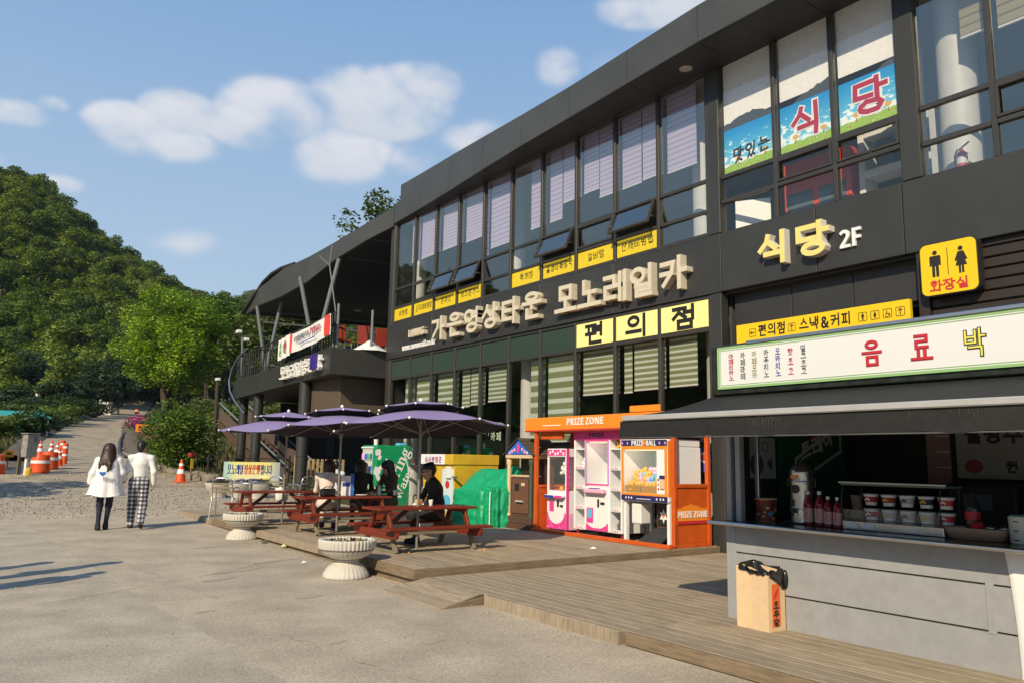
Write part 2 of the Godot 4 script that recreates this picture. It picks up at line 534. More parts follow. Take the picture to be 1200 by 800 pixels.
func syllable(ch: String) -> Array:
	var code := ch.unicode_at(0) - 0xAC00
	if code < 0 or code > 11171: return []
	var l := CHO[code / 588]
	var m := JUNG[(code % 588) / 28]
	var f := JONG[code % 28] if code % 28 else ""
	var y0 := 0.40 if f else 0.0
	var hh := 1.0 - y0
	var out := []
	if m in "ㅏㅑㅐㅓㅔㅕㅖㅣ":
		var two := m in "ㅐㅔㅖ"
		out += placed(consonant(l, false), Rect2(0.02, y0 + hh * 0.14, 0.46 if two else 0.52, hh * 0.76))
		var left := m in "ㅓㅔㅕㅖ"
		out += placed(vowel(m), Rect2(0.50 if left else 0.62, y0 + 0.0, 0.44 if left else 0.34, hh))
	elif m in "ㅗㅛㅜㅠㅡ":
		out += placed(consonant(l, true), Rect2(0.2, y0 + hh * 0.52, 0.6, hh * 0.46))
		out += placed(vowel(m), Rect2(0.0, y0 + hh * 0.02, 1.0, hh * 0.36))
	else:
		var pair: Array = {"ㅘ": ["ㅗ", "ㅏ"], "ㅙ": ["ㅗ", "ㅐ"], "ㅚ": ["ㅗ", "ㅣ"], "ㅝ": ["ㅜ", "ㅓ"], "ㅞ": ["ㅜ", "ㅔ"], "ㅟ": ["ㅜ", "ㅣ"], "ㅢ": ["ㅡ", "ㅣ"]}[m]
		out += placed(consonant(l, true), Rect2(0.1, y0 + hh * 0.52, 0.48, hh * 0.44))
		out += placed(vowel(pair[0]), Rect2(0.0, y0 + hh * 0.05, 0.68, hh * 0.34))
		out += placed(vowel(pair[1]), Rect2(0.74, y0, 0.24, hh))
	if f: out += placed(consonant(f, true), Rect2(0.2, 0.0, 0.62, 0.33))
	return out

func write(mb: MB, text: String, o: Vector3, ux: Vector3, uy: Vector3, w: float, h: float, gap: float, pen: float, depth: float, down := false, wobble := 0.0) -> void:
	# letters w x h from o (lower left), pen wide, standing proud by depth; down: one below the other
	var at := Vector2.ZERO
	var n := 0
	for ch in text:
		if ch == " ":
			at.x += w * 0.45
			continue
		var st := syllable(ch)
		for s in st:
			var p := []
			for q in s[0]:
				var j := Vector2.ZERO
				if wobble > 0.0: j = Vector2(rng.randf_range(-1, 1), rng.randf_range(-1, 1)) * wobble
				p.append(at + Vector2((q.x + j.x) * w, (q.y + j.y) * h))
			n += 1
			mb.stroke(p, s[1], pen, o, ux, uy, depth + 0.0004 * (n % 7))
		if down: at.y -= h + gap
		else: at.x += w + gap

func latin(called: String, text: String, font_name: String, high: float, depth: float, m: Material, parent: Node, o: Vector3, ux: Vector3, uy: Vector3, bold := 400, squeeze := 1.0) -> MeshInstance3D:
	var f := SystemFont.new()
	f.font_names = PackedStringArray([font_name])
	f.font_weight = bold
	var tm := TextMesh.new()
	tm.text = text; tm.font = f; tm.font_size = 48; tm.pixel_size = high / 34.5; tm.depth = depth
	tm.horizontal_alignment = HORIZONTAL_ALIGNMENT_CENTER
	tm.vertical_alignment = VERTICAL_ALIGNMENT_CENTER
	tm.curve_step = 2.0
	var mi := put(called, tm, m, parent)
	mi.transform = Transform3D(Basis(ux * squeeze, uy, ux.cross(uy)), o)
	return mi

# ---------------------------------------------------------------- the order of building
func _ready() -> void:
	rng.seed = 20160507
	view_and_light()
	make_materials()
	setting()
	building()
	terrace()
	decks()
	kiosk()
	signs()
	arcade()
	furniture()
	roadside()
	people()
	small_things()

var eye := Vector3(0, 1.55, 0)
var cam_basis: Basis

func towards(px: float, py: float) -> Vector3:  # the direction in which the lens sees a point of a 1200 x 800 picture
	return (cam_basis * Vector3((px - 600.0) / 908.2, (400.0 - py) / 908.2, -1.0)).normalized()

func view_and_light() -> void:
	var yaw := deg_to_rad(36.0)
	var pitch := 0.15245
	var roll := 0.01852
	var f0 := Vector3(sin(yaw), 0, -cos(yaw))
	var r0 := Vector3(cos(yaw), 0, sin(yaw))
	var fw := f0 * cos(pitch) + Vector3.UP * sin(pitch)
	var up := Vector3.UP * cos(pitch) - f0 * sin(pitch)
	var ex := r0 * cos(roll) + up * sin(roll)
	var ey := up * cos(roll) - r0 * sin(roll)
	cam_basis = Basis(ex, ey, -fw)
	var cam := Camera3D.new()
	cam.name = "camera"
	cam.transform = Transform3D(cam_basis, eye)
	cam.fov = rad_to_deg(2.0 * atan(400.0 / 908.2))
	cam.near = 0.05
	cam.far = 1500.0
	add_child(cam)
	cam.current = true
	var sun := DirectionalLight3D.new()
	sun.name = "sun"
	sun.light_energy = 1.6
	sun.light_color = Color(1.0, 0.93, 0.80)
	sun.light_angular_distance = 0.5
	sun.shadow_enabled = true
	add_child(sun)
	sun.look_at_from_position(Vector3.ZERO, Vector3(0.720, -0.545, -0.430))
	var env := Environment.new()
	env.background_mode = Environment.BG_SKY
	env.tonemap_mode = Environment.TONE_MAPPER_LINEAR
	env.tonemap_exposure = 1.0
	env.sdfgi_enabled = true
	env.ssao_enabled = true
	env.ssil_enabled = true
	env.fog_enabled = true
	env.fog_density = 0.00012
	env.fog_light_color = Color(0.72, 0.80, 0.90)
	var sky := Sky.new()
	var pan := PanoramaSkyMaterial.new()
	pan.panorama = sky_picture()
	sky.sky_material = pan
	env.sky = sky
	var we := WorldEnvironment.new()
	we.name = "world"
	we.environment = env
	add_child(we)

func sky_picture() -> ImageTexture:
	var w := 2048
	var h := 1024
	var im := Image.create(w, h, false, Image.FORMAT_RGBF)
	im.fill(Color(0.34, 0.36, 0.36))
	var big := FastNoiseLite.new()
	big.seed = 41; big.frequency = 3.6; big.fractal_octaves = 6; big.fractal_gain = 0.56
	var veil := FastNoiseLite.new()
	veil.seed = 77; veil.frequency = 1.1; veil.fractal_octaves = 4
	# clouds: picture centre, half width and half height in picture points, strength
	var banks := [
		[330, 128, 85, 44, 1.0], [440, 122, 105, 52, 1.1], [490, 100, 62, 34, 1.0], [290, 145, 65, 38, 0.8], [400, 178, 75, 48, 0.6],
		[210, 132, 56, 32, 1.1], [150, 145, 62, 30, 1.0], [190, 168, 80, 30, 0.7], [770, 5, 90, 34, 0.95], [655, 78, 36, 30, 0.5],
		[20, 132, 50, 18, 0.8], [62, 122, 24, 12, 0.5], [70, 216, 40, 14, 0.6], [215, 285, 60, 22, 0.35], [560, 160, 55, 26, 0.4], [480, 190, 40, 26, 0.35],
		[-90, 180, 110, 34, 0.8], [-330, 60, 150, 50, 0.8]]
	var dirs := []
	for b in banks:
		var d := towards(b[0], b[1])
		var r := (towards(b[0] + 10, b[1]) - d)
		var u := (towards(b[0], b[1] - 10) - d)
		dirs.append([d, r.normalized() / (r.length() * 0.1 * b[2]), u.normalized() / (u.length() * 0.1 * b[3]), b[4]])
	for y in h / 2:
		var el := PI / 2 - PI * (y + 0.5) / h
		var s := sin(el)
		var c := cos(el)
		var base: Vector3
		if s < 0.2: base = Vector3(0.56, 0.67, 0.79).lerp(Vector3(0.43, 0.585, 0.76), s / 0.2)
		elif s < 0.55: base = Vector3(0.43, 0.585, 0.76).lerp(Vector3(0.215, 0.385, 0.66), (s - 0.2) / 0.35)
		else: base = Vector3(0.215, 0.385, 0.66).lerp(Vector3(0.115, 0.235, 0.50), (s - 0.55) / 0.45)
		for x in w:
			var az := (x + 0.5) / w * TAU
			var d := Vector3(sin(az) * c, s, -cos(az) * c)
			var n := big.get_noise_3d(d.x * 2.2, d.y * 3.6, d.z * 2.2)
			var den := 0.0
			var low := 0.0
			for b in dirs:
				var q: Vector3 = d - b[0]
				var a: float = q.dot(b[1])
				if absf(a) < 1.6 and d.dot(b[0]) > 0.6:
					var e: float = q.dot(b[2])
					var g: float = (1.0 - a * a - e * e) * b[3]
					if g > den:
						den = g
						low = e
			if den > 0.0: den = clampf((sqrt(den) * 1.1 + n * 0.95 + 0.3 * veil.get_noise_3d(d.x * 14.0, d.y * 22.0, d.z * 14.0) - 0.12) * minf(den * 3.0, 1.0), 0.0, 1.0)
			# thin fair-weather cloud over the whole sky, thinner towards the picture's own patch of blue
			var v := veil.get_noise_3d(d.x * 2.0 / (s + 0.25), 3.0, d.z * 2.0 / (s + 0.25))
			den = maxf(den, clampf(v * 0.9 + n * 0.35 - 0.30, 0.0, 0.55) * smoothstep(0.12, 0.4, s) * 0.8)
			den = smoothstep(0.0, 1.05, den) * 0.86
			var white := Vector3(0.80, 0.80, 0.84).lerp(Vector3(0.66, 0.70, 0.77), clampf(0.45 - low * 0.8 - n * 0.5, 0.0, 1.0))
			var k := base.lerp(white, den)
			im.set_pixel(x, y, Color(k.x, k.y, k.z))
	return ImageTexture.create_from_image(im)

# ---------------------------------------------------------------- ground
func steps(x: float, xs: Array, ys: Array) -> float:
	if x <= xs[0]: return ys[0]
	for k in range(1, xs.size()):
		if x <= xs[k]: return lerpf(ys[k - 1], ys[k], (x - xs[k - 1]) / (xs[k] - xs[k - 1]))
	return ys[-1]

func rise(z: float) -> float:
	return steps(-z, [0.0, 10.0, 19.0, 24.0, 30.0, 36.0, 136.0, 220.0], [0.0, 0.0, 0.10, 0.38, 0.75, 1.12, 8.4, 9.5])

func road_mid(z: float) -> float:
	return steps(-z, [0.0, 30.0, 38.0, 47.0, 72.0, 104.0, 128.0, 150.0, 200.0], [2.0, 4.2, 5.1, 6.0, 10.2, 17.2, 23.6, 34.0, 60.0])

func ground(x: float, z: float) -> float:
	var y := rise(z)
	if z < -100.0:
		var top := steps(x, [-320.0, -180.0, -120.0, -60.0, -25.0, 5.0, 13.0, 19.0, 28.0, 36.0, 44.0, 50.0, 58.0, 67.0, 75.0, 100.0, 160.0, 260.0], [34.0, 36.0, 52.0, 80.0, 81.0, 74.0, 72.0, 67.5, 60.0, 54.5, 49.5, 46.5, 43.5, 41.0, 41.0, 47.0, 54.0, 40.0])
		var t := clampf((-z - 112.0) / 148.0, 0.0, 1.0)
		y += (top - y) * t * t * (3.0 - 2.0 * t) * (1.0 if z > -300.0 else 0.94)
	if x < -45.0:
		var t2 := clampf((-x - 45.0) / 150.0, 0.0, 1.0)
		y += 22.0 * t2 * t2 * (3.0 - 2.0 * t2)
	if z < -34.0 and x > 6.0:
		var off := x - maxf(8.8, road_mid(z) + 3.2)
		y += 4.5 * smoothstep(0.0, 16.0, off) * smoothstep(-34.0, -46.0, z)
	if x > 19.5 and z > -80.0:
		y += 4.0 * smoothstep(19.5, 30.0, x) * smoothstep(10.0, -20.0, z)
	if z < -36.0 and x < road_mid(z) - 2.6:
		y -= 1.4 * smoothstep(0.0, 6.0, road_mid(z) - 2.6 - x) * smoothstep(-36.0, -50.0, z)
	return y

func sheet(xs: Array, zs: Array, lift: float, wild := 0.0, paint: Variant = null) -> MB:
	var mb := MB.new()
	var rows := []
	for z in zs:
		var row := PackedVector3Array()
		for x in xs:
			row.append(Vector3(x, ground(x, z) + lift, z))
		rows.append(row)
	mb.grid(rows, false, zs[1] > zs[0])
	if paint != null:
		for k in mb.v.size(): mb.c[k] = paint.call(mb.v[k])
	return mb

func span_list(a: float, b: float, step: float) -> Array:
	var out := []
	var n := int(ceil(absf(b - a) / step))
	for k in n + 1: out.append(lerpf(a, b, float(k) / n))
	return out

func strip(edge_a: Array, edge_b: Array, lift: float) -> MB:  # a ribbon of ground between two lines of (x, z), a left of b looking along -z
	var mb := MB.new()
	var rows := []
	for k in edge_a.size():
		var row := PackedVector3Array()
		for q in 7:
			var p: Vector2 = edge_a[k].lerp(edge_b[k], q / 6.0)
			row.append(Vector3(p.x, ground(p.x, p.y) + lift, p.y))
		rows.append(row)
	mb.grid(rows)
	return mb

func setting() -> void:
	# one sheet of terrain, out to the hills
	var xs := span_list(-330, -60, 14) + span_list(-54, -12, 3.0) + span_list(-11, 30, 1.0) + span_list(33, 90, 4.0) + span_list(100, 330, 14)
	var zs := span_list(60, 12, 6.0) + span_list(10, -60, 1.0) + span_list(-63, -130, 3.0) + span_list(-137, -420, 7.0)
	var patch := FastNoiseLite.new()
	patch.seed = 5; patch.frequency = 0.09; patch.fractal_octaves = 3
	var paint := func(p: Vector3) -> Color:
		var n := patch.get_noise_2d(p.x, p.z)
		var grass := Color(0.105, 0.125, 0.040).lerp(Color(0.16, 0.14, 0.065), clampf(n * 1.5 + 0.35, 0.0, 1.0))
		var dirt := Color(0.30, 0.245, 0.175)
		var near_road := absf(p.x - road_mid(p.z))
		var d := clampf((5.2 + n * 3.0 - near_road) / 2.0, 0.0, 1.0)
		if p.z > -36.0 and p.x < 9.0: d = maxf(d, clampf((14.0 + n * 4.0 - absf(p.x - 1.0)) / 3.0, 0.0, 1.0))
		var c := grass.lerp(dirt, d)
		if p.z < -118.0 or p.x < -60.0: c = Color(0.045, 0.06, 0.02)
		return c
	struct("terrain", sheet(xs, zs, -0.03, 0.0, paint), M.terrain)
	# the concrete forecourt, with a broken far edge
	var a := []
	var b := []
	for k in 60:
		var x := -40.0 + k * 0.9
		a.append(Vector2(x, 14.0))
		b.append(Vector2(x, -20.7 + 0.5 * patch.get_noise_2d(x * 9.0, 3.0) + 0.25 * patch.get_noise_2d(x * 40.0, 9.0)))
	var mb := MB.new()
	var rows := []
	for q in 40:
		var row := PackedVector3Array()
		for k in a.size():
			var p: Vector2 = a[k].lerp(b[k], pow(q / 39.0, 0.9))
			row.append(Vector3(p.x, ground(p.x, p.y) + 0.004, p.y))
		rows.append(row)
	mb.grid(rows)
	struct("pavement", mb, M.concrete)
	# a slab of slightly different concrete to the left, behind a joint
	var ja := []
	var jb := []
	for k in 14:
		var z := -20.2 + k * 1.15
		ja.append(Vector2(-30.0, z))
		jb.append(Vector2(1.45 + 0.045 * (z + 20.0) + 0.05 * patch.get_noise_2d(z * 30.0, 1.0), z))
	ja.reverse(); jb.reverse()
	struct("pavement_patch", strip(ja, jb, 0.0055), M.concrete_b)
	# gravel where the concrete stops, then the earth road going up the hill
	var ga := []
	var gb := []
	for k in 30:
		var z := -19.9 - k * 0.42
		ga.append(Vector2(-14.0, z)); gb.append(Vector2(9.6 - 0.03 * k + 0.4 * patch.get_noise_2d(z * 20.0, 5.0), z))
	struct("gravel", strip(ga, gb, 0.0), M.gravel)
	var ra := []
	var rb := []
	for k in 110:
		var z := -26.5 - k * 1.0
		var half := 2.0 + maxf(0.0, 3.5 - k * 0.5) + 0.25 * patch.get_noise_2d(z * 8.0, 40.0)
		ra.append(Vector2(road_mid(z) - half, z)); rb.append(Vector2(road_mid(z) + half * 0.95, z))
	struct("road", strip(ra, rb, 0.012), M.road)
	# earth banks thrown up along the road edge
	var bank := MB.new()
	for side in [-1.0, 1.0]:
		var brow := []
		for k in 90:
			var z := -37.0 - k * 1.0
			var row := PackedVector3Array()
			for q in 7:
				var x: float = road_mid(z) + side * (2.0 + q * 0.22)
				var up := sin(PI * q / 6.0) * (0.20 + 0.22 * absf(patch.get_noise_2d(z * 12.0 + 50.0 * side, q * 7.0)))
				row.append(Vector3(x, ground(x, z) + up - 0.02, z))
			brow.append(row)
		bank.grid(brow, false, side < 0)
	struct("road_bank", bank, mat("bank", lin(0.27, 0.22, 0.155), 0.95, 0.0, "grit", 0.6, "dirt", 0.3, 1.0))
	# cracks, joints and damp stains in the concrete
	var cracks := MB.new()
	for c in [[Vector2(1.42, -20.0), Vector2(2.15, -13.0)], [Vector2(2.15, -13.0), Vector2(2.6, -9.0)], [Vector2(-1.0, -8.2), Vector2(4.2, -11.5)], [Vector2(3.2, -12.0), Vector2(4.4, -10.4)], [Vector2(2.6, -7.0), Vector2(3.0, -4.2)]]:
		var n := 24
		var last := Vector2.ZERO
		for k in n:
			var p: Vector2 = c[0].lerp(c[1], k / float(n - 1)) + Vector2(rng.randf_range(-0.05, 0.05), rng.randf_range(-0.05, 0.05))
			if k and rng.randf() < 0.86:
				var s := (p - last).normalized().orthogonal() * rng.randf_range(0.002, 0.006)
				var y := ground(p.x, p.y) + 0.0075
				cracks.quad(Vector3(last.x - s.x, y, last.y - s.y), Vector3(last.x + s.x, y, last.y + s.y), Vector3(p.x + s.x, y, p.y + s.y), Vector3(p.x - s.x, y, p.y - s.y))
			last = p
	struct("pavement_crack", cracks, M.crack)
	var stains := MB.new()
	for s in [[3.4, -10.9, 0.45, 0.12], [3.0, -10.3, 0.3, 0.08], [1.35, -11.0, 0.25, 0.1], [3.5, -8.6, 0.22, 0.1], [3.8, -13.6, 0.5, 0.1], [1.0, -9.0, 0.2, 0.1], [2.3, -8.3, 0.15, 0.05], [2.9, -6.4, 0.12, 0.05], [3.6, -6.0, 0.16, 0.06], [4.2, -11.6, 0.6, 0.1], [1.0, -19.9, 0.9, 0.12], [3.9, -21.2, 0.6, 0.2], [0.6, -23.0, 0.8, 0.12], [2.4, -23.6, 0.5, 0.14]]:
		var poly := PackedVector2Array()
		for k in 22:
			var r := 0.6 + 0.4 * rng.randf()
			poly.append(Vector2(cos(TAU * k / 22) * s[2] * r, sin(TAU * k / 22) * s[3] * r))
		stains.prism(poly, Vector3(s[0], ground(s[0], s[1]) + 0.0066, s[1]), Vector3(0.93, 0, -0.36), Vector3(-0.36, 0, -0.93), 0.0004)
	struct("pavement_stain", stains, M.stain)
	# loose stones and crumbs
	var pebble := MB.new()
	pebble.ball(Vector3.ZERO, Vector3(1.0, 0.6, 0.8), 6, 4)
	var xf := []
	for k in 9000:
		var z := rng.randf_range(-31.0, -19.6)
		var x := rng.randf_range(-2.5, 9.0)
		if k > 8500:
			z = rng.randf_range(-20.0, -3.0); x = rng.randf_range(0.0, 4.7)
		if k > 8650:
			z = rng.randf_range(-16.0, -4.0); x = 4.78 - absf(rng.randfn(0.0, 0.12))
		var s := rng.randf_range(0.006, 0.03) * (1.0 if k < 7600 else 0.45)
		if k < 300: s *= 2.0
		var bs := Basis.from_euler(Vector3(rng.randf() * 0.5, rng.randf() * TAU, rng.randf() * 0.5)).scaled(Vector3.ONE * s)
		xf.append(Transform3D(bs, Vector3(x, ground(x, z) + s * 0.25 + 0.006, z)))
	many("loose_stones", pebble.mesh(), mat("pebble", lin(0.40, 0.36, 0.30), 0.95, 0.0, "fine", 2.0), xf, "scattered grey gravel on the forecourt and track", "gravel")

func many(called: String, m: Mesh, material: Material, xf: Array, label := "", category := "", tints := []) -> MultiMeshInstance3D:
	var mm := MultiMesh.new()
	mm.transform_format = MultiMesh.TRANSFORM_3D
	mm.use_colors = tints.size() > 0
	mm.mesh = m
	mm.instance_count = xf.size()
	for k in xf.size():
		mm.set_instance_transform(k, xf[k])
		if tints.size(): mm.set_instance_color(k, tints[k])
	var o := MultiMeshInstance3D.new()
	o.name = numbered(called, self)
	o.multimesh = mm
	o.material_override = material
	add_child(o, true)
	metas(o, label, category, "", "stuff")
	return o

# ---------------------------------------------------------------- the restaurant
const FX := 10.6          # the plane of the facade
const BAY0 := -20.7
const PITCH := 1.2

func eave_x(z: float) -> float:
	return steps(-z, [0.0, 6.6, 8.5, 10.25, 12.5, 14.1, 18.2, 20.75], [9.68, 9.68, 9.68, 9.80, 9.92, 10.0, 10.35, 10.5])

func pane(parent: Node, called: String, z0: float, z1: float, y0: float, y1: float, x: float, m: Material, thick := 0.012) -> MeshInstance3D:
	var mb := MB.new()
	# one thin sheet: a pane without thickness for the renderer
	mb.quad(Vector3(x, y0, z0), Vector3(x, y0, z1), Vector3(x, y1, z1), Vector3(x, y1, z0))
	return put(called, mb, m, parent)

func sb(a: Vector3, b: Vector3, bev := 0.0) -> MB:
	var mb := MB.new()
	mb.span(a, b, bev)
	return mb

func zebra(key: String, light: Color, dark: Color, bands: int, slim := 0.5) -> StandardMaterial3D:
	var im := Image.create(8, 256, false, Image.FORMAT_RGB8)
	for y in 256:
		var f := fposmod(y * bands / 256.0, 1.0)
		var e := smoothstep(0.0, 0.06, f) * (1.0 - smoothstep(slim, slim + 0.06, f))
		var c := dark.lerp(light, e).lerp(light.lerp(dark, 0.5), 0.15 if int(y * bands / 128.0) % 3 == 0 else 0.0)
		for x in 8: im.set_pixel(x, y, c)
	var m := image_mat(key, im, 0.85)
	m.backlight_enabled = true
	m.backlight = lin(0.25, 0.25, 0.25)
	return m

func building() -> void:
	var b := thing("restaurant_building", "long dark grey two storey building with a glazed front and big cream letters", "building")
	# ---- shell: floors, back, ends, roof
	put("floor_slab", sb(Vector3(10.75, -0.2, -20.95), Vector3(20.0, 0.2, 0.0)), M.room_floor, b)
	put("floor_slab", sb(Vector3(10.72, 4.52, -20.9), Vector3(20.0, 5.42, 0.0)), M.room_wall, b)
	put("ceiling", sb(Vector3(10.72, 8.72, -20.9), Vector3(20.0, 8.95, 0.0)), M.white_paint, b)
	put("ceiling", sb(Vector3(10.72, 3.95, -20.9), Vector3(20.0, 4.1, -8.5)), M.room_wall, b)
	put("wall", sb(Vector3(20.0, -0.2, -20.95), Vector3(20.3, 9.3, 0.0)), M.concrete_wall, b)
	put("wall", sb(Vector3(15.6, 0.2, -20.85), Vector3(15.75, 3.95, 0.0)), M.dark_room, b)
	put("wall", sb(Vector3(16.2, 5.42, -20.85), Vector3(16.35, 8.72, 0.0)), M.room_wall, b)
	put("wall", sb(Vector3(10.75, -0.2, -20.98), Vector3(20.0, 9.2, -20.75)), M.panel_b, b)
	put("wall", sb(Vector3(10.75, -0.2, 0.0), Vector3(20.3, 9.3, 0.25)), M.panel_b, b)
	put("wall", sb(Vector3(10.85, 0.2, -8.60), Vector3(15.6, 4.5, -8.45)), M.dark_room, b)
	put("roof", sb(Vector3(10.9, 8.96, -20.9), Vector3(20.3, 9.2, 0.2)), M.panel_b, b)
	# ---- mullions and rails of the glazed bays
	var zs := []
	for k in 11: zs.append(BAY0 + PITCH * k)
	for z in zs:
		put("mullion", sb(Vector3(FX - 0.03, 0.2, z - 0.035), Vector3(FX + 0.07, 4.47, z + 0.035), 0.006), M.mullion, b)
		put("mullion", sb(Vector3(FX - 0.03, 5.53, z - 0.035), Vector3(FX + 0.07, 8.68, z + 0.035), 0.006), M.mullion, b)
	put("corner_post", sb(Vector3(FX - 0.04, 0.0, -20.98), Vector3(FX + 0.13, 8.7, -20.74), 0.01), M.mullion, b)
	put("corner_post", sb(Vector3(FX - 0.05, 0.0, -8.66), Vector3(FX + 0.15, 4.47, -8.44), 0.01), M.panel, b)
	put("corner_post", sb(Vector3(FX - 0.05, 5.53, -8.66), Vector3(FX + 0.15, 8.68, -8.42), 0.01), M.panel, b)
	for y in [4.44, 3.87, 0.24]:
		put("rail", sb(Vector3(FX - 0.022, y - 0.035, -20.74), Vector3(FX + 0.06, y + 0.035, -8.66), 0.005), M.mullion, b)
	for y in [5.565, 8.66]:
		put("rail", sb(Vector3(FX - 0.022, y - 0.035, -20.74), Vector3(FX + 0.06, y + 0.035, -8.66), 0.005), M.mullion, b)
	for k in 10:
		var z0: float = zs[k] + 0.036
		var z1: float = zs[k + 1] - 0.036
		for y in [6.0, 6.57]:
			put("rail", sb(Vector3(FX - 0.015, y - 0.03, z0), Vector3(FX + 0.055, y + 0.03, z1), 0.004), M.mullion, b)
		pane(b, "window", z0, z1, 6.60, 8.63, FX + 0.03, M.pane_up)
		if not k in [0, 1, 2, 3, 5, 6, 7, 8]:
			pane(b, "window", z0, z1, 5.60, 5.97, FX + 0.03, M.pane_up)
		if k in [2, 3, 6, 8]:
			# a top-hung sash standing open
			var sw := put("open_window", frame_mesh(z1 - z0 - 0.02, 0.54, 0.045, 0.05), M.mullion, b)
			sw.transform = Transform3D(Basis(Vector3(0, 0, 1), Vector3(0.375, 0.927, 0).normalized(), Vector3(-0.927, 0.375, 0).normalized()), Vector3(FX - 0.03, 6.55, (z0 + z1) * 0.5))
			var gl := MB.new()
			gl.quad(Vector3(-(z1 - z0) * 0.5 + 0.05, -0.50, 0.012), Vector3((z1 - z0) * 0.5 - 0.05, -0.50, 0.012), Vector3((z1 - z0) * 0.5 - 0.05, -0.04, 0.012), Vector3(-(z1 - z0) * 0.5 + 0.05, -0.04, 0.012))
			put("pane", gl, M.pane_sash, sw)
			for s in [z0 + 0.05, z1 - 0.05]:
				var arm := MB.new()
				arm.bar(Vector3(FX + 0.02, 6.22, s), Vector3(FX - 0.22, 6.22, s), 0.015, 0.02)
				put("window_stay", arm, M.steel, b)
		else:
			pane(b, "window", z0, z1, 6.03, 6.54, FX + 0.03, M.pane_up)
			if k in [1, 7]:
				var fr := put("window_frame", frame_mesh(z1 - z0 - 0.02, 0.50, 0.045, 0.03), M.mullion, b)
				fr.transform = Transform3D(Basis(Vector3(0, 0, 1), Vector3.UP, Vector3(-1, 0, 0)), Vector3(FX - 0.005, 6.535, (z0 + z1) * 0.5))
		# ground floor
		pane(b, "window", z0, z1, 0.28, 3.83, FX + 0.03, M.pane_down)
		if k < 7:
			put("spandrel_panel", sb(Vector3(FX + 0.01, 3.905, z0), Vector3(FX + 0.05, 4.405, z1)), M.spandrel, b)
	put("rail", sb(Vector3(FX - 0.012, 1.32, -20.66), Vector3(FX + 0.05, 1.39, -18.34), 0.004), M.mullion, b)
	# ---- dark band between the floors, in sheets with open joints
	var joints := [-20.98, -18.3, -15.9, -13.5, -11.1, -8.42, -6.6, -5.25, -3.4, -1.6, 0.2]
	for k in joints.size() - 1:
		put("wall_panel", sb(Vector3(FX - 0.05, 4.48, joints[k] + 0.006), Vector3(FX + 0.1, 5.52, joints[k + 1] - 0.006), 0.008), M.panel if k % 2 else M.panel_b, b)
	put("flashing", sb(Vector3(FX - 0.065, 4.478, -20.99), Vector3(FX - 0.04, 4.50, -8.42)), M.mullion, b)
	put("joint_backing", sb(Vector3(FX + 0.101, 4.48, -20.9), Vector3(FX + 0.12, 5.52, 0.2)), M.groove, b)
	# ---- right hand part: wide windows above, recessed panels and dark slats below
	for z in [-7.31, -6.255]:
		put("mullion", sb(Vector3(FX - 0.02, 5.53, z - 0.035), Vector3(FX + 0.08, 8.7, z + 0.035), 0.006), M.mullion, b)
	put("pillar", sb(Vector3(FX - 0.05, 5.53, -5.24), Vector3(FX + 0.2, 8.7, -4.96), 0.01), M.panel, b)
	for z in [-4.02, -3.0, -2.0, -1.0]:
		put("mullion", sb(Vector3(FX - 0.02, 5.53, z - 0.035), Vector3(FX + 0.08, 8.7, z + 0.035), 0.006), M.mullion, b)
	var cells := [[-8.40, -7.35], [-7.27, -6.29], [-6.22, -5.25], [-4.95, -4.06], [-3.98, -3.04], [-2.96, -2.04], [-1.96, -1.04], [-0.96, 0.0]]
	for k in cells.size():
		var c: Array = cells[k]
		var mid: float = 6.08 if k < 3 else 6.0
		for y in [5.50, mid, 6.53]:
			put("rail", sb(Vector3(FX - 0.015, y - 0.035, c[0]), Vector3(FX + 0.06, y + 0.035, c[1]), 0.004), M.mullion, b)
		pane(b, "window", c[0], c[1], 6.565, 8.66, FX + 0.03, M.pane_thin if k < 3 else M.pane_up)
		pane(b, "window", c[0], c[1], mid + 0.035, 6.495, FX + 0.03, M.pane_thin if k < 3 else M.pane_up)
		pane(b, "window", c[0], c[1], 5.535, mid - 0.035, FX + 0.03, M.pane_thin if k < 3 else M.pane_up)
		if k in [1, 2, 4]:
			var fr := put("window_frame", frame_mesh(c[1] - c[0], 6.49 - mid - 0.04, 0.04, 0.03), M.mullion, b)
			fr.transform = Transform3D(Basis(Vector3(0, 0, 1), Vector3.UP, Vector3(-1, 0, 0)), Vector3(FX - 0.005, 6.49, (c[0] + c[1]) * 0.5))
	for c in [[-8.36, -7.25], [-7.235, -6.2], [-6.185, -5.12]]:
		put("recess_panel", sb(Vector3(FX + 0.22, 3.86, c[0]), Vector3(FX + 0.3, 4.50, c[1]), 0.006), M.panel_b, b)
	put("soffit_strip", sb(Vector3(FX + 0.05, 4.44, -8.42), Vector3(FX + 0.4, 4.475, -5.1)), M.panel_b, b)
	put("lintel", sb(Vector3(FX + 0.3, 3.80, -8.42), Vector3(FX + 0.42, 4.475, -5.1)), M.kiosk_dark, b)
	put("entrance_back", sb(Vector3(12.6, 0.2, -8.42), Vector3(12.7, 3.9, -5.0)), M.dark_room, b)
	put("pillar", sb(Vector3(FX - 0.02, 0.1, -5.12), Vector3(FX + 0.25, 4.475, -4.98)), M.slat, b)
	for k in 30:
		var y := 0.25 + k * 0.143
		put("slat", sb(Vector3(FX + 0.03, y, -4.975), Vector3(FX + 0.075, y + 0.122, 0.15), 0.008), M.slat, b)
	put("slat_backing", sb(Vector3(FX + 0.08, 0.1, -4.975), Vector3(FX + 0.16, 4.47, 0.15)), M.groove, b)
	# ---- eave: a folded fascia whose overhang grows towards the near end
	var cuts := [-20.72, -18.9, -17.1, -15.3, -13.5, -11.7, -9.9, -8.1, -6.3, -4.5, -2.7, -0.9, 0.3]
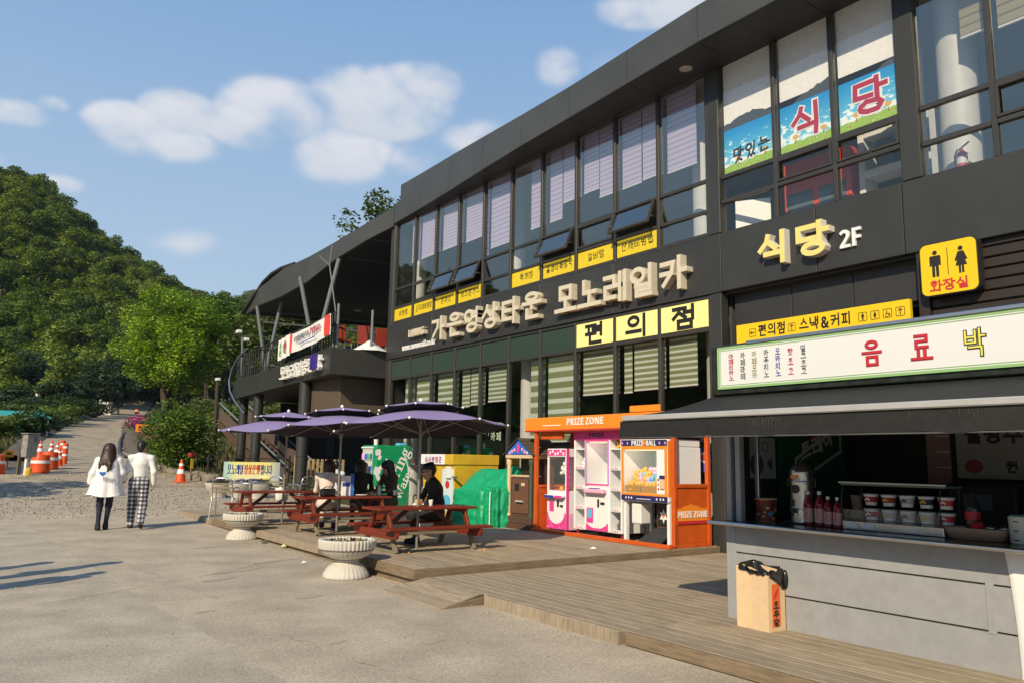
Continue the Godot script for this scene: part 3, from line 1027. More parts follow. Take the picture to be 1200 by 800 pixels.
	for k in cuts.size() - 1:
		var z0: float = cuts[k]
		var z1: float = cuts[k + 1] - 0.012
		var mb := MB.new()
		slab4(mb, Vector3(eave_x(z0), 8.65, z0), Vector3(eave_x(z1), 8.65, z1), Vector3(eave_x(z1), 9.30, z1), Vector3(eave_x(z0), 9.28, z0), 0.08)
		put("fascia_panel", mb, M.fascia, b)
		var t0 := steps(-z0, [8.0, 12.5, 14.7, 16.9, 20.7], [9.31, 9.33, 9.45, 9.60, 9.78])
		var t1 := steps(-z1, [8.0, 12.5, 14.7, 16.9, 20.7], [9.31, 9.33, 9.45, 9.60, 9.78])
		mb = MB.new()
		slab4(mb, Vector3(eave_x(z0) + 0.03, 9.2, z0 + 0.3 if k == 0 else z0), Vector3(eave_x(z1) + 0.03, 9.2, z1), Vector3(eave_x(z1) + 0.03, t1 + 0.03, z1), Vector3(eave_x(z0) + 0.03, t0 + 0.03, z0 + 0.3 if k == 0 else z0), 0.08)
		put("parapet_panel", mb, M.fascia, b)
		mb = MB.new()
		slab4(mb, Vector3(eave_x(z0) + 0.06, 8.67, z0), Vector3(FX + 0.12, 8.67, z0), Vector3(FX + 0.12, 8.67, z1), Vector3(eave_x(z1) + 0.06, 8.67, z1), -0.03)
		put("soffit_panel", mb, M.soffit, b)
	put("roof_edge", eave_top(), M.panel_b, b)
	var lamp := MB.new()
	lamp.lathe([Vector2(0.0, -0.05), Vector2(0.07, -0.048), Vector2(0.12, -0.03), Vector2(0.14, 0.0)], 20)
	single("ceiling_lamp", lamp, M.lamp_white, "round white lamp under the eave of the two storey building", "lamp", Vector3(10.22, 8.668, -8.84))
	# ---- what one sees through the glass
	for p in [[-20.35, 5.42, 8.72], [-15.32, 5.42, 8.72], [-9.35, 5.42, 8.72], [-4.7, 5.42, 8.72], [-20.35, 0.2, 3.95], [-14.75, 0.2, 3.95], [-9.1, 0.2, 3.95]]:
		var col := MB.new()
		var r := 0.26 if p[0] > -5.0 else 0.2
		col.cyl(Vector3(11.25, p[1], p[0]), Vector3(11.25, p[2], p[0]), r, -1.0, 28)
		put("column", col, M.white_paint, b)
	zebra("blind_lilac", Color(0.83, 0.80, 0.92), Color(0.68, 0.64, 0.77), 14, 0.74)
	zebra("blind_olive", Color(0.86, 0.92, 0.86), Color(0.55, 0.58, 0.42), 8, 0.42)
	zebra("blind_sand", Color(0.70, 0.66, 0.52), Color(0.50, 0.46, 0.34), 9, 0.8)
	var up := [[0, 0.62, 1.0, 7.33], [1, 0.10, 0.74, 7.33], [1, 0.77, 0.98, 7.36], [2, 0.10, 0.72, 7.33], [2, 0.75, 0.98, 7.36], [3, 0.10, 0.80, 7.30], [3, 0.92, 0.99, 6.75], [4, 0.08, 0.95, 6.88],
		[5, 0.48, 0.97, 6.98], [6, 0.08, 0.44, 6.98], [6, 0.47, 0.99, 7.32], [7, 0.06, 0.46, 7.34], [7, 0.48, 0.98, 7.12], [8, 0.05, 0.50, 7.11], [8, 0.53, 0.98, 7.14], [9, 0.08, 0.68, 7.08]]
	for u in up:
		var za: float = BAY0 + PITCH * (u[0] + u[1])
		var zb: float = BAY0 + PITCH * (u[0] + u[2])
		put("blind", sb(Vector3(10.76, u[3], za), Vector3(10.768, 8.62, zb)), M.blind_lilac, b)
		put("blind_rail", sb(Vector3(10.745, u[3] - 0.035, za), Vector3(10.78, u[3], zb), 0.005), M.white_plastic, b)
	var dn := [[0, 0.55, 0.99, 1.6], [1, 0.12, 0.95, 2.3], [2, 0.10, 0.97, 2.55], [3, 0.12, 0.42, 2.92], [3, 0.46, 0.99, 2.95], [4, 0.12, 0.74, 2.99], [5, 0.55, 0.98, 1.9], [6, 0.08, 0.97, 2.0], [7, 0.06, 0.97, 2.95], [8, 0.08, 0.26, 2.93], [8, 0.31, 0.99, 2.96], [9, 0.07, 0.62, 2.97]]
	for u in dn:
		var za: float = BAY0 + PITCH * (u[0] + u[1])
		var zb: float = BAY0 + PITCH * (u[0] + u[2])
		put("blind", sb(Vector3(10.76, u[3], za), Vector3(10.768, 3.84, zb)), M.blind_olive, b)
		put("blind_rail", sb(Vector3(10.745, u[3] - 0.035, za), Vector3(10.78, u[3], zb), 0.005), M.white_plastic, b)
	for u in [[-4.42, -4.06, 7.42], [-3.95, -3.06, 7.36], [-2.95, -2.05, 7.4]]:
		put("blind", sb(Vector3(10.76, u[2], u[0]), Vector3(10.768, 8.62, u[1])), M.blind_sand, b)
		put("blind_rail", sb(Vector3(10.745, u[2] - 0.035, u[0]), Vector3(10.78, u[2], u[1]), 0.005), M.white_plastic, b)
	for k in 5:
		put("ceiling_fitting", sb(Vector3(11.6 + k * 0.8, 8.60, -11.2), Vector3(11.72 + k * 0.8, 8.70, -9.7), 0.01), M.white_plastic, b)
	# kitchen cupboards and a red counter behind the menu window
	var cup := thing("red_cupboard", "tall red orange cupboard with glass doors behind the upstairs menu posters", "cupboard", Vector3(11.5, 5.42, -7.15))
	put("body", sb(Vector3(0, 0, -0.62), Vector3(0.5, 1.35, 0.62), 0.01), mat("cup_red", lin(0.62, 0.075, 0.035), 0.4), cup)
	for s in [-0.31, 0.29]:
		put("door_glass", sb(Vector3(-0.012, 0.1, s - 0.24), Vector3(-0.002, 0.78, s + 0.24)), mat("cup_glass", lin(0.10, 0.13, 0.14), 0.1), cup)
	var shelf := thing("white_shelf_unit", "white shelf unit with dark cut-out panels seen through the upstairs window", "shelf", Vector3(11.55, 5.42, -5.7))
	put("side", sb(Vector3(0, 0, -0.72), Vector3(0.4, 1.5, -0.62), 0.01), M.white_paint, shelf)
	put("side", sb(Vector3(0, 0, 0.42), Vector3(0.4, 1.5, 0.52), 0.01), M.white_paint, shelf)
	for y in [0.05, 0.72, 1.38]:
		put("shelf", sb(Vector3(0, y, -0.62), Vector3(0.4, y + 0.12, 0.42), 0.01), M.white_paint, shelf)
	for s in [-0.3, 0.15]:
		put("fretwork", sb(Vector3(0.05, 0.86, s - 0.12), Vector3(0.08, 1.3, s + 0.12)), M.grey_ink, shelf)
	single("leaning_board", sb(Vector3(0, 0, -0.3), Vector3(0.03, 0.72, 0.3), 0.005), M.white_sheet, "white printed board leaning inside the upstairs window left of the red cupboard", "board", Vector3(11.05, 5.43, -8.1), 0.5)
	var ext := thing("fire_extinguisher", "red fire extinguisher with a white label on the upstairs window sill", "fire extinguisher", Vector3(10.92, 5.535, -4.58))
	var body := MB.new()
	body.lathe([Vector2(0.0, 0.0), Vector2(0.065, 0.005), Vector2(0.07, 0.02), Vector2(0.07, 0.25), Vector2(0.06, 0.30), Vector2(0.025, 0.34), Vector2(0.02, 0.36), Vector2(0.0, 0.36)], 20)
	put("body", body, mat("ext_red", lin(0.55, 0.03, 0.06), 0.3), ext)
	body = MB.new()
	body.lathe([Vector2(0.0705, 0.14), Vector2(0.0708, 0.14), Vector2(0.0708, 0.24), Vector2(0.0705, 0.24)], 20)
	put("label", body, M.white_sheet, ext)
	body = MB.new()
	body.bar(Vector3(0, 0.38, 0), Vector3(-0.02, 0.43, 0.11), 0.02, 0.015)
	body.tube([Vector3(0, 0.37, 0), Vector3(0.0, 0.36, -0.06), Vector3(0, 0.28, -0.095), Vector3(0, 0.12, -0.09)], 0.012, 8)
	put("hose", body, M.dark_metal, ext)

func frame_mesh(w: float, h: float, t: float, d: float) -> MB:  # a picture frame hanging down from its top middle, facing +z
	var mb := MB.new()
	mb.span(Vector3(-w / 2, -t, 0), Vector3(w / 2, 0, d), 0.004)
	mb.span(Vector3(-w / 2, -h, 0), Vector3(w / 2, -h + t, d), 0.004)
	mb.span(Vector3(-w / 2, -h + t, 0.001), Vector3(-w / 2 + t, -t, d - 0.001))
	mb.span(Vector3(w / 2 - t, -h + t, 0.001), Vector3(w / 2, -t, d - 0.001))
	return mb

func slab4(mb: MB, a: Vector3, b: Vector3, c: Vector3, d: Vector3, thick: float) -> void:  # a four-cornered slab; its face a b c d (counter-clockwise from outside), thickness behind it
	var n := (c - a).cross(d - b).normalized()
	if thick < 0.0:
		n = -n
		thick = -thick
	var o := -n * thick
	if (c - a).cross(d - b).dot(n) > 0:
		mb.quad(a, b, c, d); mb.quad(d + o, c + o, b + o, a + o)
		mb.quad(a + o, b + o, b, a); mb.quad(b + o, c + o, c, b); mb.quad(c + o, d + o, d, c); mb.quad(d + o, a + o, a, d)
	else:
		mb.quad(d, c, b, a); mb.quad(a + o, b + o, c + o, d + o)
		mb.quad(a, b, b + o, a + o); mb.quad(b, c, c + o, b + o); mb.quad(c, d, d + o, c + o); mb.quad(d, a, a + o, d + o)

func eave_top() -> MB:
	var mb := MB.new()
	var rows := []
	for k in 14:
		var z := lerpf(-20.7, 0.2, k / 13.0)
		rows.append(PackedVector3Array([Vector3(eave_x(z) + 0.08, 9.24, z), Vector3(11.2, 9.24, z)]))
	mb.grid(rows, false, true)
	return mb

# ---------------------------------------------------------------- the roofed terrace at the far end
func terrace() -> void:
	var t := thing("roofed_terrace", "raised terrace on round dark columns with a wavy roof beside the building", "terrace")
	var front := [Vector2(8.80, -20.98), Vector2(9.02, -23.5), Vector2(9.30, -27.0), Vector2(9.62, -31.0), Vector2(9.88, -34.0)]
	var slab := PackedVector2Array()
	for p in front: slab.append(Vector2(p.x, p.y))
	slab.append(Vector2(18.0, -34.0)); slab.append(Vector2(18.0, -20.98))
	var mb := MB.new()
	mb.prism(slab, Vector3(0, 3.93, 0), Vector3(1, 0, 0), Vector3(0, 0, 1), 0.0)
	# plan polygon extruded upwards (x, z plane)
	mb = MB.new()
	mb.prism(slab, Vector3(0, 4.70, 0), Vector3(1, 0, 0), Vector3(0, 0, 1), 0.77)
	put("slab", mb, M.panel, t)
	for p in [[9.22, -23.9], [9.84, -30.36], [10.22, -33.4], [13.5, -24.0], [14.0, -33.0]]:
		var c := MB.new()
		var g := ground(p[0], p[1]) - 0.3
		c.cyl(Vector3(p[0], g, p[1]), Vector3(p[0], 3.93, p[1]), 0.185, -1.0, 24)
		var col := put("column", c, M.panel_b, t)
		c = MB.new()
		c.lathe([Vector2(0.187, 0.0), Vector2(0.19, 0.0), Vector2(0.19, 0.03), Vector2(0.187, 0.03)], 24, Transform3D(Basis(), Vector3(p[0], 1.55, p[1])))
		put("band", c, M.groove, col)
	# dark stair core under the terrace and a brown boxed-in end
	put("underside_box", sb(Vector3(9.4, 2.9, -24.6), Vector3(12.6, 3.925, -21.6), 0.02), mat("box_brown", lin(0.10, 0.075, 0.05), 0.7, 0.0, "soft", 0.8), t)
	put("louvre_backing", sb(Vector3(11.46, 0.2, -23.4), Vector3(14.0, 3.9, -20.99)), M.groove, t)
	for k in 22:
		put("louvre", sb(Vector3(11.36, 0.3 + k * 0.15, -23.3), Vector3(11.455, 0.415 + k * 0.15, -21.02), 0.01), M.slat, t)
	put("end_wall", sb(Vector3(12.0, -0.2, -34.0), Vector3(18.0, 3.9, -33.8)), M.dark_room, t)
	# roof: the fascia comes forward and down towards the far end
	var low := []
	var high := []
	for q in [[461, 265, 10.5, 461, 243], [430, 281, 10.25, 428, 262], [394, 303, 10.0, 390, 285], [360, 330, 9.65, 360, 302], [330, 347, 9.5, 328, 317], [303, 358, 9.4, 303, 338], [288, 368, 9.45, 285, 349]]:
		var d := towards(q[0], q[1])
		var p: Vector3 = eye + d * (q[2] / d.x)
		var d2 := towards(q[3], q[4])
		var p2: Vector3 = eye + d2 * (q[2] / d2.x)
		low.append(p)
		high.append(Vector3(q[2], p2.y, p.z))
	for k in low.size() - 1:
		mb = MB.new()
		slab4(mb, low[k + 1], low[k] - (low[k] - low[k + 1]) * 0.004, high[k] - (high[k] - high[k + 1]) * 0.004, high[k + 1], 0.12)
		put("fascia_panel", mb, M.fascia, t)
	var rows := []
	var rows2 := []
	for k in low.size():
		var inner: Vector3 = Vector3(18.5, low[k].y + 0.25, low[k].z)
		rows.append(PackedVector3Array([low[k] + Vector3(0.1, 0.05, 0), low[k].lerp(inner, 0.5) + Vector3(0, 0.05, 0), inner + Vector3(0, 0.05, 0)]))
		rows2.append(PackedVector3Array([high[k] + Vector3(0.1, -0.06, 0), high[k].lerp(inner, 0.5) + Vector3(0, 0.25, 0), inner + Vector3(0, 0.55, 0)]))
	mb = MB.new()
	mb.grid(rows, false, true)
	put("soffit", mb, M.soffit, t)
	mb = MB.new()
	mb.grid(rows2, false, false)
	put("roof_sheet", mb, M.panel_b, t)
	put("roof_end", end_sheet(low[-1], high[-1]), M.fascia, t)
	# the swooping metal strip laid over the far corner
	var path := []
	for q in [[345, 309, 9.75], [330, 314, 9.7], [318, 321, 9.6], [308, 331, 9.5], [300, 343, 9.42], [292, 355, 9.4], [284, 366, 9.4]]:
		var d := towards(q[0], q[1])
		path.append(eye + d * (q[2] / d.x))
	mb = MB.new()
	var srow := []
	for p in path: srow.append(PackedVector3Array([p + Vector3(-0.04, 0.05, 0), p + Vector3(-0.07, 0.0, 0), p + Vector3(-0.05, -0.10, 0), p + Vector3(0.3, -0.10, 0), p + Vector3(0.3, 0.05, 0)]))
	mb.grid(srow, true, true)
	put("roof_trim", mb, M.soffit, t)
	# leaning posts that carry the roof
	for q in [[309, 420, 302, 366, 9.85], [318, 405, 331, 348, 9.85], [363, 387, 353, 333, 9.6], [377, 381, 395, 312, 9.5]]:
		var d := towards(q[0], q[1])
		var base: Vector3 = eye + d * (q[4] / d.x)
		var dd := towards(q[2], q[3])
		var dist := (base - eye).dot(-cam_basis.z)
		var top := eye + dd * (dist / dd.dot(-cam_basis.z))
		base += (base - top) * ((base.y - 4.70) / (top.y - base.y))
		mb = MB.new()
		mb.cyl(base, top + (top - base).normalized() * 0.25, 0.07, -1.0, 16)
		put("roof_post", mb, M.post_blue_grey, t)
	for k in 7:
		var z := -22.0 - k * 1.7
		var y := steps(-z, [21.0, 24.0, 27.0, 34.0], [8.6, 8.15, 7.6, 6.95])
		mb = MB.new()
		mb.bar(Vector3(10.4, y, z), Vector3(18.2, y + 0.22, z), 0.05, 0.08)
		put("roof_beam", mb, mat("beam_grey", lin(0.13, 0.13, 0.13), 0.6), t)
	# railing round the edge
	var rail := []
	for p in front: rail.append(Vector3(p.x + 0.12, 5.72, p.y if p.y < -21.1 else -21.1))
	mb = MB.new()
	mb.tube(rail, 0.028, 8)
	var low_rail := []
	for p in rail: low_rail.append(p - Vector3(0, 0.85, 0))
	mb.tube(low_rail, 0.02, 8)
	put("handrail", mb, M.dark_metal, t)
	for k in 38:
		var f := k / 37.0 * (rail.size() - 1)
		var i := mini(int(f), rail.size() - 2)
		var p: Vector3 = rail[i].lerp(rail[i + 1], f - i)
		mb = MB.new()
		mb.cyl(Vector3(p.x, 4.70, p.z), Vector3(p.x, 5.72, p.z), 0.022 if k % 6 else 0.035, -1.0, 8)
		put("baluster", mb, M.dark_metal, t)
	for z in [-21.08]:
		for x in [9.0, 10.1]:
			mb = MB.new()
			mb.cyl(Vector3(x, 4.70, z), Vector3(x, 6.0 if x < 9.5 else 5.95, z), 0.04, -1.0, 10)
			put("rail_post", mb, M.post_blue_grey, t)
	# round lamps in the soffit
	for q in [[374, 322], [316, 355], [442, 354], [419, 363]]:
		var d := towards(q[0], q[1])
		var tt := 5.0
		while tt < 60.0:
			var p := eye + d * tt
			var zz := steps(-p.z, [21.0, 24.0, 27.0, 34.0], [8.6, 8.2, 7.7, 7.05])
			if p.y > zz - 0.03: break
			tt += 0.03
		mb = MB.new()
		mb.lathe([Vector2(0.0, -0.06), Vector2(0.12, -0.055), Vector2(0.2, -0.02), Vector2(0.2, 0.12)], 16, Transform3D(Basis(), eye + d * tt))
		put("ceiling_lamp", mb, M.lamp_white, t)
	# bent blue water pipe at the far corner
	path = []
	for q in [[290, 408, 9.9], [278, 420, 9.8], [271, 433, 9.7], [268, 446, 9.65], [269, 458, 9.65], [275, 470, 9.75], [286, 484, 9.9]]:
		var d := towards(q[0], q[1])
		path.append(eye + d * (q[2] / d.x))
	mb = MB.new()
	mb.tube(path, 0.038, 8)
	put("water_pipe", mb, mat("pipe_blue", lin(0.09, 0.12, 0.20), 0.4), t)
	# furniture on the terrace: red chairs and two pale cloths
	var ch := thing("red_chair", "red upholstered chair near the terrace corner, leftmost of the three red chairs", "chair", Vector3(9.55, 4.70, -21.75), 1.9, "red chairs on the terrace")
	ch.scale = Vector3.ONE * 0.72
	mb = MB.new(); mb.box(Vector3(0, 0.45, 0), Vector3(0.44, 0.08, 0.44), Basis(), 0.02)
	put("seat", mb, M.red_chair, ch)
	mb = MB.new(); mb.box(Vector3(0, 0.78, -0.21), Vector3(0.44, 0.62, 0.07), Basis(Vector3.RIGHT, -0.12), 0.025)
	put("backrest", mb, M.red_chair, ch)
	for s in [Vector2(-0.19, -0.19), Vector2(0.19, -0.19), Vector2(-0.19, 0.19), Vector2(0.19, 0.19)]:
		mb = MB.new(); mb.cyl(Vector3(s.x, 0, s.y), Vector3(s.x, 0.42, s.y), 0.014, -1.0, 8)
		put("leg", mb, M.alu, ch)
	copy(ch, "red upholstered chair on the terrace, middle one of the three red chairs", Vector3(10.4, 4.72, -22.3), 2.7, "red chairs on the terrace", 0.84)
	copy(ch, "red upholstered chair on the terrace closest to the yellow menu sheets", Vector3(10.98, 4.72, -22.3), 2.9, "red chairs on the terrace", 0.82)
	mb = MB.new()
	mb.lathe([Vector2(0.62, 0.0), Vector2(0.5, 0.06), Vector2(0.12, 0.30), Vector2(0.03, 0.36), Vector2(0.0, 0.37)], 8)
	single("folded_parasol_cloth", mb, M.white_sheet, "pale cloth tent top peeking over the terrace edge", "cloth", Vector3(10.2, 4.72, -21.4))
	var tab := thing("terrace_table", "round metal table on the terrace near the corner post", "table", Vector3(9.65, 4.70, -22.9))
	mb = MB.new(); mb.lathe([Vector2(0.0, 0.70), Vector2(0.4, 0.70), Vector2(0.41, 0.72), Vector2(0.4, 0.735), Vector2(0.0, 0.735)], 20)
	put("tabletop", mb, M.alu, tab)
	mb = MB.new(); mb.cyl(Vector3(0, 0, 0), Vector3(0, 0.70, 0), 0.03)
	put("leg", mb, M.alu, tab)
	mb = MB.new(); mb.lathe([Vector2(0.0, 0.0), Vector2(0.24, 0.0), Vector2(0.24, 0.02), Vector2(0.0, 0.05)], 16)
	put("base", mb, M.alu, tab)
	# mast and cable at the corner
	var mast := thing("cable_mast", "thin forked cable mast rising from the terrace corner to the roof", "mast")
	var foot := Vector3(8.9, 5.75, -21.05)
	var d0 := towards(386, 311)
	var fork := eye + d0 * ((foot - eye).dot(-cam_basis.z) / d0.dot(-cam_basis.z))
	mb = MB.new(); mb.cyl(foot, fork, 0.022, -1.0, 8)
	put("pole", mb, M.alu, mast)
	for q in [[374, 300], [389, 288]]:
		var d := towards(q[0], q[1])
		var e := eye + d * ((fork - eye).dot(-cam_basis.z) / d.dot(-cam_basis.z))
		mb = MB.new(); mb.cyl(fork, e, 0.02, -1.0, 8)
		put("fork_arm", mb, M.post_blue_grey, mast)

func end_sheet(lo: Vector3, hi: Vector3) -> MB:
	var mb := MB.new()
	slab4(mb, Vector3(18.5, lo.y + 0.2, lo.z - 0.02), lo + Vector3(0, 0, -0.02), hi + Vector3(0, 0, -0.02), Vector3(18.5, hi.y + 0.2, lo.z - 0.02), 0.1)
	return mb

# ---------------------------------------------------------------- timber decks
func decks() -> void:
	var up := thing("timber_deck", "raised grey timber deck carrying the picnic tables and game machines", "deck")
	var bm := [M.board_deck, M.board_deck_b, M.board_deck_c]
	var cuts := [-20.3, -17.4, -14.5, -11.55, -8.6]
	for i in 40:
		var x := 4.85 + i * 0.1435
		for k in 4:
			var sh := (0.6 if i % 2 else 0.0) + rng.randf_range(-0.2, 0.2)
			var z0: float = cuts[k] + (sh if k > 0 else 0.0)
			var z1: float = cuts[k + 1] + ((sh) if k < 3 else 0.0) - 0.006
			if k > 0: z0 = up.get_meta("last") + 0.006
			up.set_meta("last", z1)
			var o := put("board", sb(Vector3(x, 0.185, z0), Vector3(x + 0.136, 0.22 + rng.randf_range(-0.0015, 0.0015), z1), 0.004), bm[rng.randi() % 3], up)
			o.position.y = 0.0
		up.remove_meta("last")
	put("frame", sb(Vector3(5.0, -0.05, -20.1), Vector3(10.5, 0.18, -8.75)), M.groove, up)
	for k in 4:
		put("edge_board", sb(Vector3(4.80, 0.095, cuts[k] + 0.004), Vector3(4.846, 0.217, cuts[k + 1] - 0.004), 0.005), M.deck_edge if k % 2 else M.board_deck_c, up)
		put("skirt_board", sb(Vector3(4.87, -0.05, cuts[k] + 0.004), Vector3(4.91, 0.09, cuts[k + 1] - 0.004 - (0.1 if k == 3 else 0.0)), 0.005), M.deck_edge, up)
	for s in [[4.80, 7.6], [7.605, 10.53]]:
		put("edge_board", sb(Vector3(s[0], 0.098, -8.598), Vector3(s[1], 0.217, -8.55), 0.005), M.deck_edge, up)
	put("skirt_board", sb(Vector3(4.95, -0.02, -8.68), Vector3(10.5, 0.092, -8.64), 0.005), M.groove, up)
	var lo := thing("lower_timber_deck", "low timber deck of long boards in front of the drinks kiosk", "deck")
	for i in 39:
		var x := 4.95 + i * 0.1435
		var joint := -5.04 + rng.randf_range(-0.01, 0.01)
		put("board", sb(Vector3(x, 0.085, -8.54), Vector3(x + 0.136, 0.12 + rng.randf_range(-0.0015, 0.0015), joint - 0.004), 0.004), bm[rng.randi() % 3], lo)
		put("board", sb(Vector3(x, 0.085, joint + 0.004), Vector3(x + 0.136, 0.12 + rng.randf_range(-0.0015, 0.0015), 0.6), 0.004), bm[rng.randi() % 3], lo)
	put("frame", sb(Vector3(5.05, -0.05, -8.5), Vector3(10.5, 0.08, 0.55)), M.groove, lo)
	for s in [[-7.15, -6.10, 4.885], [-6.09, -5.06, 4.87], [-5.02, 0.6, 4.90]]:
		put("edge_board", sb(Vector3(s[2], -0.005 if s[0] < -5.03 else 0.012, s[0]), Vector3(4.945, 0.118, s[1]), 0.005), M.deck_edge if s[0] > -6.0 else M.board_deck_c, lo)
	put("split_end", sb(Vector3(4.862, -0.01, -5.085), Vector3(4.95, 0.115, -5.06), 0.004), M.raw_wood, lo)
	var ramp := thing("boarded_ramp", "short boarded ramp leading from the pavement up to the lower deck", "ramp")
	for i in 5:
		var x0 := 4.36 + i * 0.118
		var y0 := 0.012 + i * 0.0215
		var mb := MB.new()
		mb.box(Vector3(x0 + 0.057, y0 + 0.004, -7.88), Vector3(0.113, 0.024, 1.34 - 0.02 * i), Basis(Vector3.BACK, atan2(0.0215, 0.118)), 0.004)
		put("board", mb, bm[(i * 2) % 3], ramp)
	for z in [-7.23, -8.53]:
		var mb := MB.new()
		mb.prism(PackedVector2Array([Vector2(4.38, 0.0), Vector2(4.94, 0.0), Vector2(4.94, 0.098), Vector2(4.38, 0.003)]), Vector3(0, 0, z), Vector3.RIGHT, Vector3.UP, 0.03)
		put("side_board", mb, M.deck_edge, ramp)

# ---------------------------------------------------------------- the drinks kiosk
func kiosk() -> void:
	var k := thing("drinks_kiosk", "grey metal drinks kiosk with an open serving hatch and black awning", "kiosk")
	put("front_panel", sb(Vector3(6.2, 0.12, -4.95), Vector3(6.28, 0.40, -2.46)), M.kiosk_grey, k)
	put("front_panel", sb(Vector3(6.2, 0.413, -4.95), Vector3(6.28, 0.725, -2.46), 0.002), M.kiosk_grey, k)
	put("front_panel", sb(Vector3(6.2, 0.738, -4.95), Vector3(6.28, 1.0, -2.46), 0.002), M.kiosk_grey, k)
	put("groove_backing", sb(Vector3(6.21, 0.39, -4.82), Vector3(6.26, 0.75, -2.5)), M.groove, k)
	put("corner_strip", sb(Vector3(6.194, 0.12, -4.956), Vector3(6.25, 1.0, -4.85), 0.004), M.kiosk_grey, k)
	put("upright_strip", sb(Vector3(6.194, 0.39, -2.655), Vector3(6.25, 0.76, -2.60), 0.002), M.kiosk_grey, k)
	put("side_wall", sb(Vector3(6.28, 0.12, -4.95), Vector3(8.5, 1.0, -4.87)), M.kiosk_grey, k)
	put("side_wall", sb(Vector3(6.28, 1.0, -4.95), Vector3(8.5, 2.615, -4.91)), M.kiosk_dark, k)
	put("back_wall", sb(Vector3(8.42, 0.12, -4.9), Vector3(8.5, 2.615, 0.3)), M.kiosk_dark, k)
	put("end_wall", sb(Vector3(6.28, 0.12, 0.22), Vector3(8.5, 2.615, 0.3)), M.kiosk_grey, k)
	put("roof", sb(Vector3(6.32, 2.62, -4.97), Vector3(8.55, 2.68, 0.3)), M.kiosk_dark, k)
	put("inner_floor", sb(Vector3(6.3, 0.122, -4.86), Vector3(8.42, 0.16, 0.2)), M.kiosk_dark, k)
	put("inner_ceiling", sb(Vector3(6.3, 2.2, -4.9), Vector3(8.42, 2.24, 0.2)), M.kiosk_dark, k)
	for z in [-4.95, -4.84]:
		put("post", sb(Vector3(6.2, 1.02, z), Vector3(6.27, 2.2, z + 0.06), 0.006), M.kiosk_grey, k)
	put("post", sb(Vector3(6.45, 1.02, -4.80), Vector3(6.49, 2.2, -4.76), 0.004), M.alu, k)
	# the white curved end post, flaring to the right
	var rows := []
	for j in 17:
		var f := j / 16.0
		var y := lerpf(0.12, 1.0, f)
		var z := -2.455 - 0.055 * f * f
		rows.append(PackedVector3Array([Vector3(6.19, y, z), Vector3(6.17, y, z + 0.04), Vector3(6.17, y, -2.0), Vector3(6.28, y, -2.0)]))
	var mb := MB.new()
	mb.grid(rows)
	put("end_post", mb, M.white_plastic, k)
	put("front_panel", sb(Vector3(6.2, 0.12, -2.0), Vector3(6.28, 1.0, 0.22)), M.kiosk_grey, k)
	# counter with a rounded nose
	mb = MB.new()
	mb.span(Vector3(5.975, 1.0, -4.96), Vector3(6.62, 1.024, 0.2), 0.004)
	put("counter", mb, mat("counter_top", lin(0.05, 0.045, 0.042), 0.25, 0.0, "soft", 1.0), k)
	mb = MB.new()
	mb.cyl(Vector3(5.965, 1.010, -4.98), Vector3(5.965, 1.010, 0.2), 0.017, -1.0, 14)
	put("counter_nose", mb, M.steel, k)
	# awning: cloth, front bar and valance
	var aw := put("awning", awning_cloth(), M.awning, k)
	mb = MB.new()
	mb.span(Vector3(4.965, 1.925, -5.12), Vector3(5.01, 1.972, 0.4), 0.008)
	put("front_bar", mb, mat("bar_white", lin(0.48, 0.48, 0.47), 0.4, 0.2, "soft", 1.0), aw)
	rows = []
	for j in 5:
		var row := PackedVector3Array()
		for i in 90:
			var z := lerpf(-5.16, 0.4, i / 89.0)
			var y := lerpf(1.925, 1.775 + 0.006 * sin(i * 0.9), j / 4.0)
			row.append(Vector3(4.99 - 0.018 * (j / 4.0) + 0.006 * sin(i * 0.55 + j) * j / 4.0, y, z))
		rows.append(row)
	mb = MB.new()
	mb.grid(rows)
	put("valance", mb, M.awning, aw)
	mb = MB.new()
	mb.tube([Vector3(4.975, 1.772, -5.16), Vector3(4.975, 1.770, -2.4), Vector3(4.975, 1.772, 0.4)], 0.006, 6)
	put("hem", mb, mat("hem", lin(0.08, 0.08, 0.078), 0.7), aw)
	# pale drips of dirt down the valance
	mb = MB.new()
	for q in 46:
		var z := -3.65 + rng.randfn(0.0, 0.10) if q < 30 else rng.randf_range(-5.0, -1.5)
		var l := rng.randf_range(0.02, 0.1)
		var y := 1.92 - rng.randf() * 0.03
		mb.quad(Vector3(4.968, y - l, z), Vector3(4.968, y - l, z + 0.003), Vector3(4.979, y, z + 0.004), Vector3(4.979, y, z))
	put("dirt_streaks", mb, mat("streak", lin(0.045, 0.043, 0.038), 0.95), aw)
	for z in [-4.7, -0.4]:
		mb = MB.new()
		mb.bar(Vector3(6.15, 2.12, z), Vector3(5.02, 1.94, z), 0.03, 0.035)
		put("arm", mb, M.dark_metal, aw)
	kiosk_sign()
	kiosk_wares()

func awning_cloth() -> MB:
	var rows := []
	for j in 9:
		var f := j / 8.0
		var row := PackedVector3Array()
		for i in 60:
			var z := lerpf(-5.12 + 0.12 * f, 0.4, i / 59.0)
			var sag := -0.045 * sin(PI * f) * (0.6 + 0.4 * absf(sin(z * 1.45 + 0.6)))
			row.append(Vector3(lerpf(4.985, 6.12, f), lerpf(1.965, 2.215, f) + sag, z))
		rows.append(row)
	var mb := MB.new()
	mb.grid(rows, false, true)
	return mb

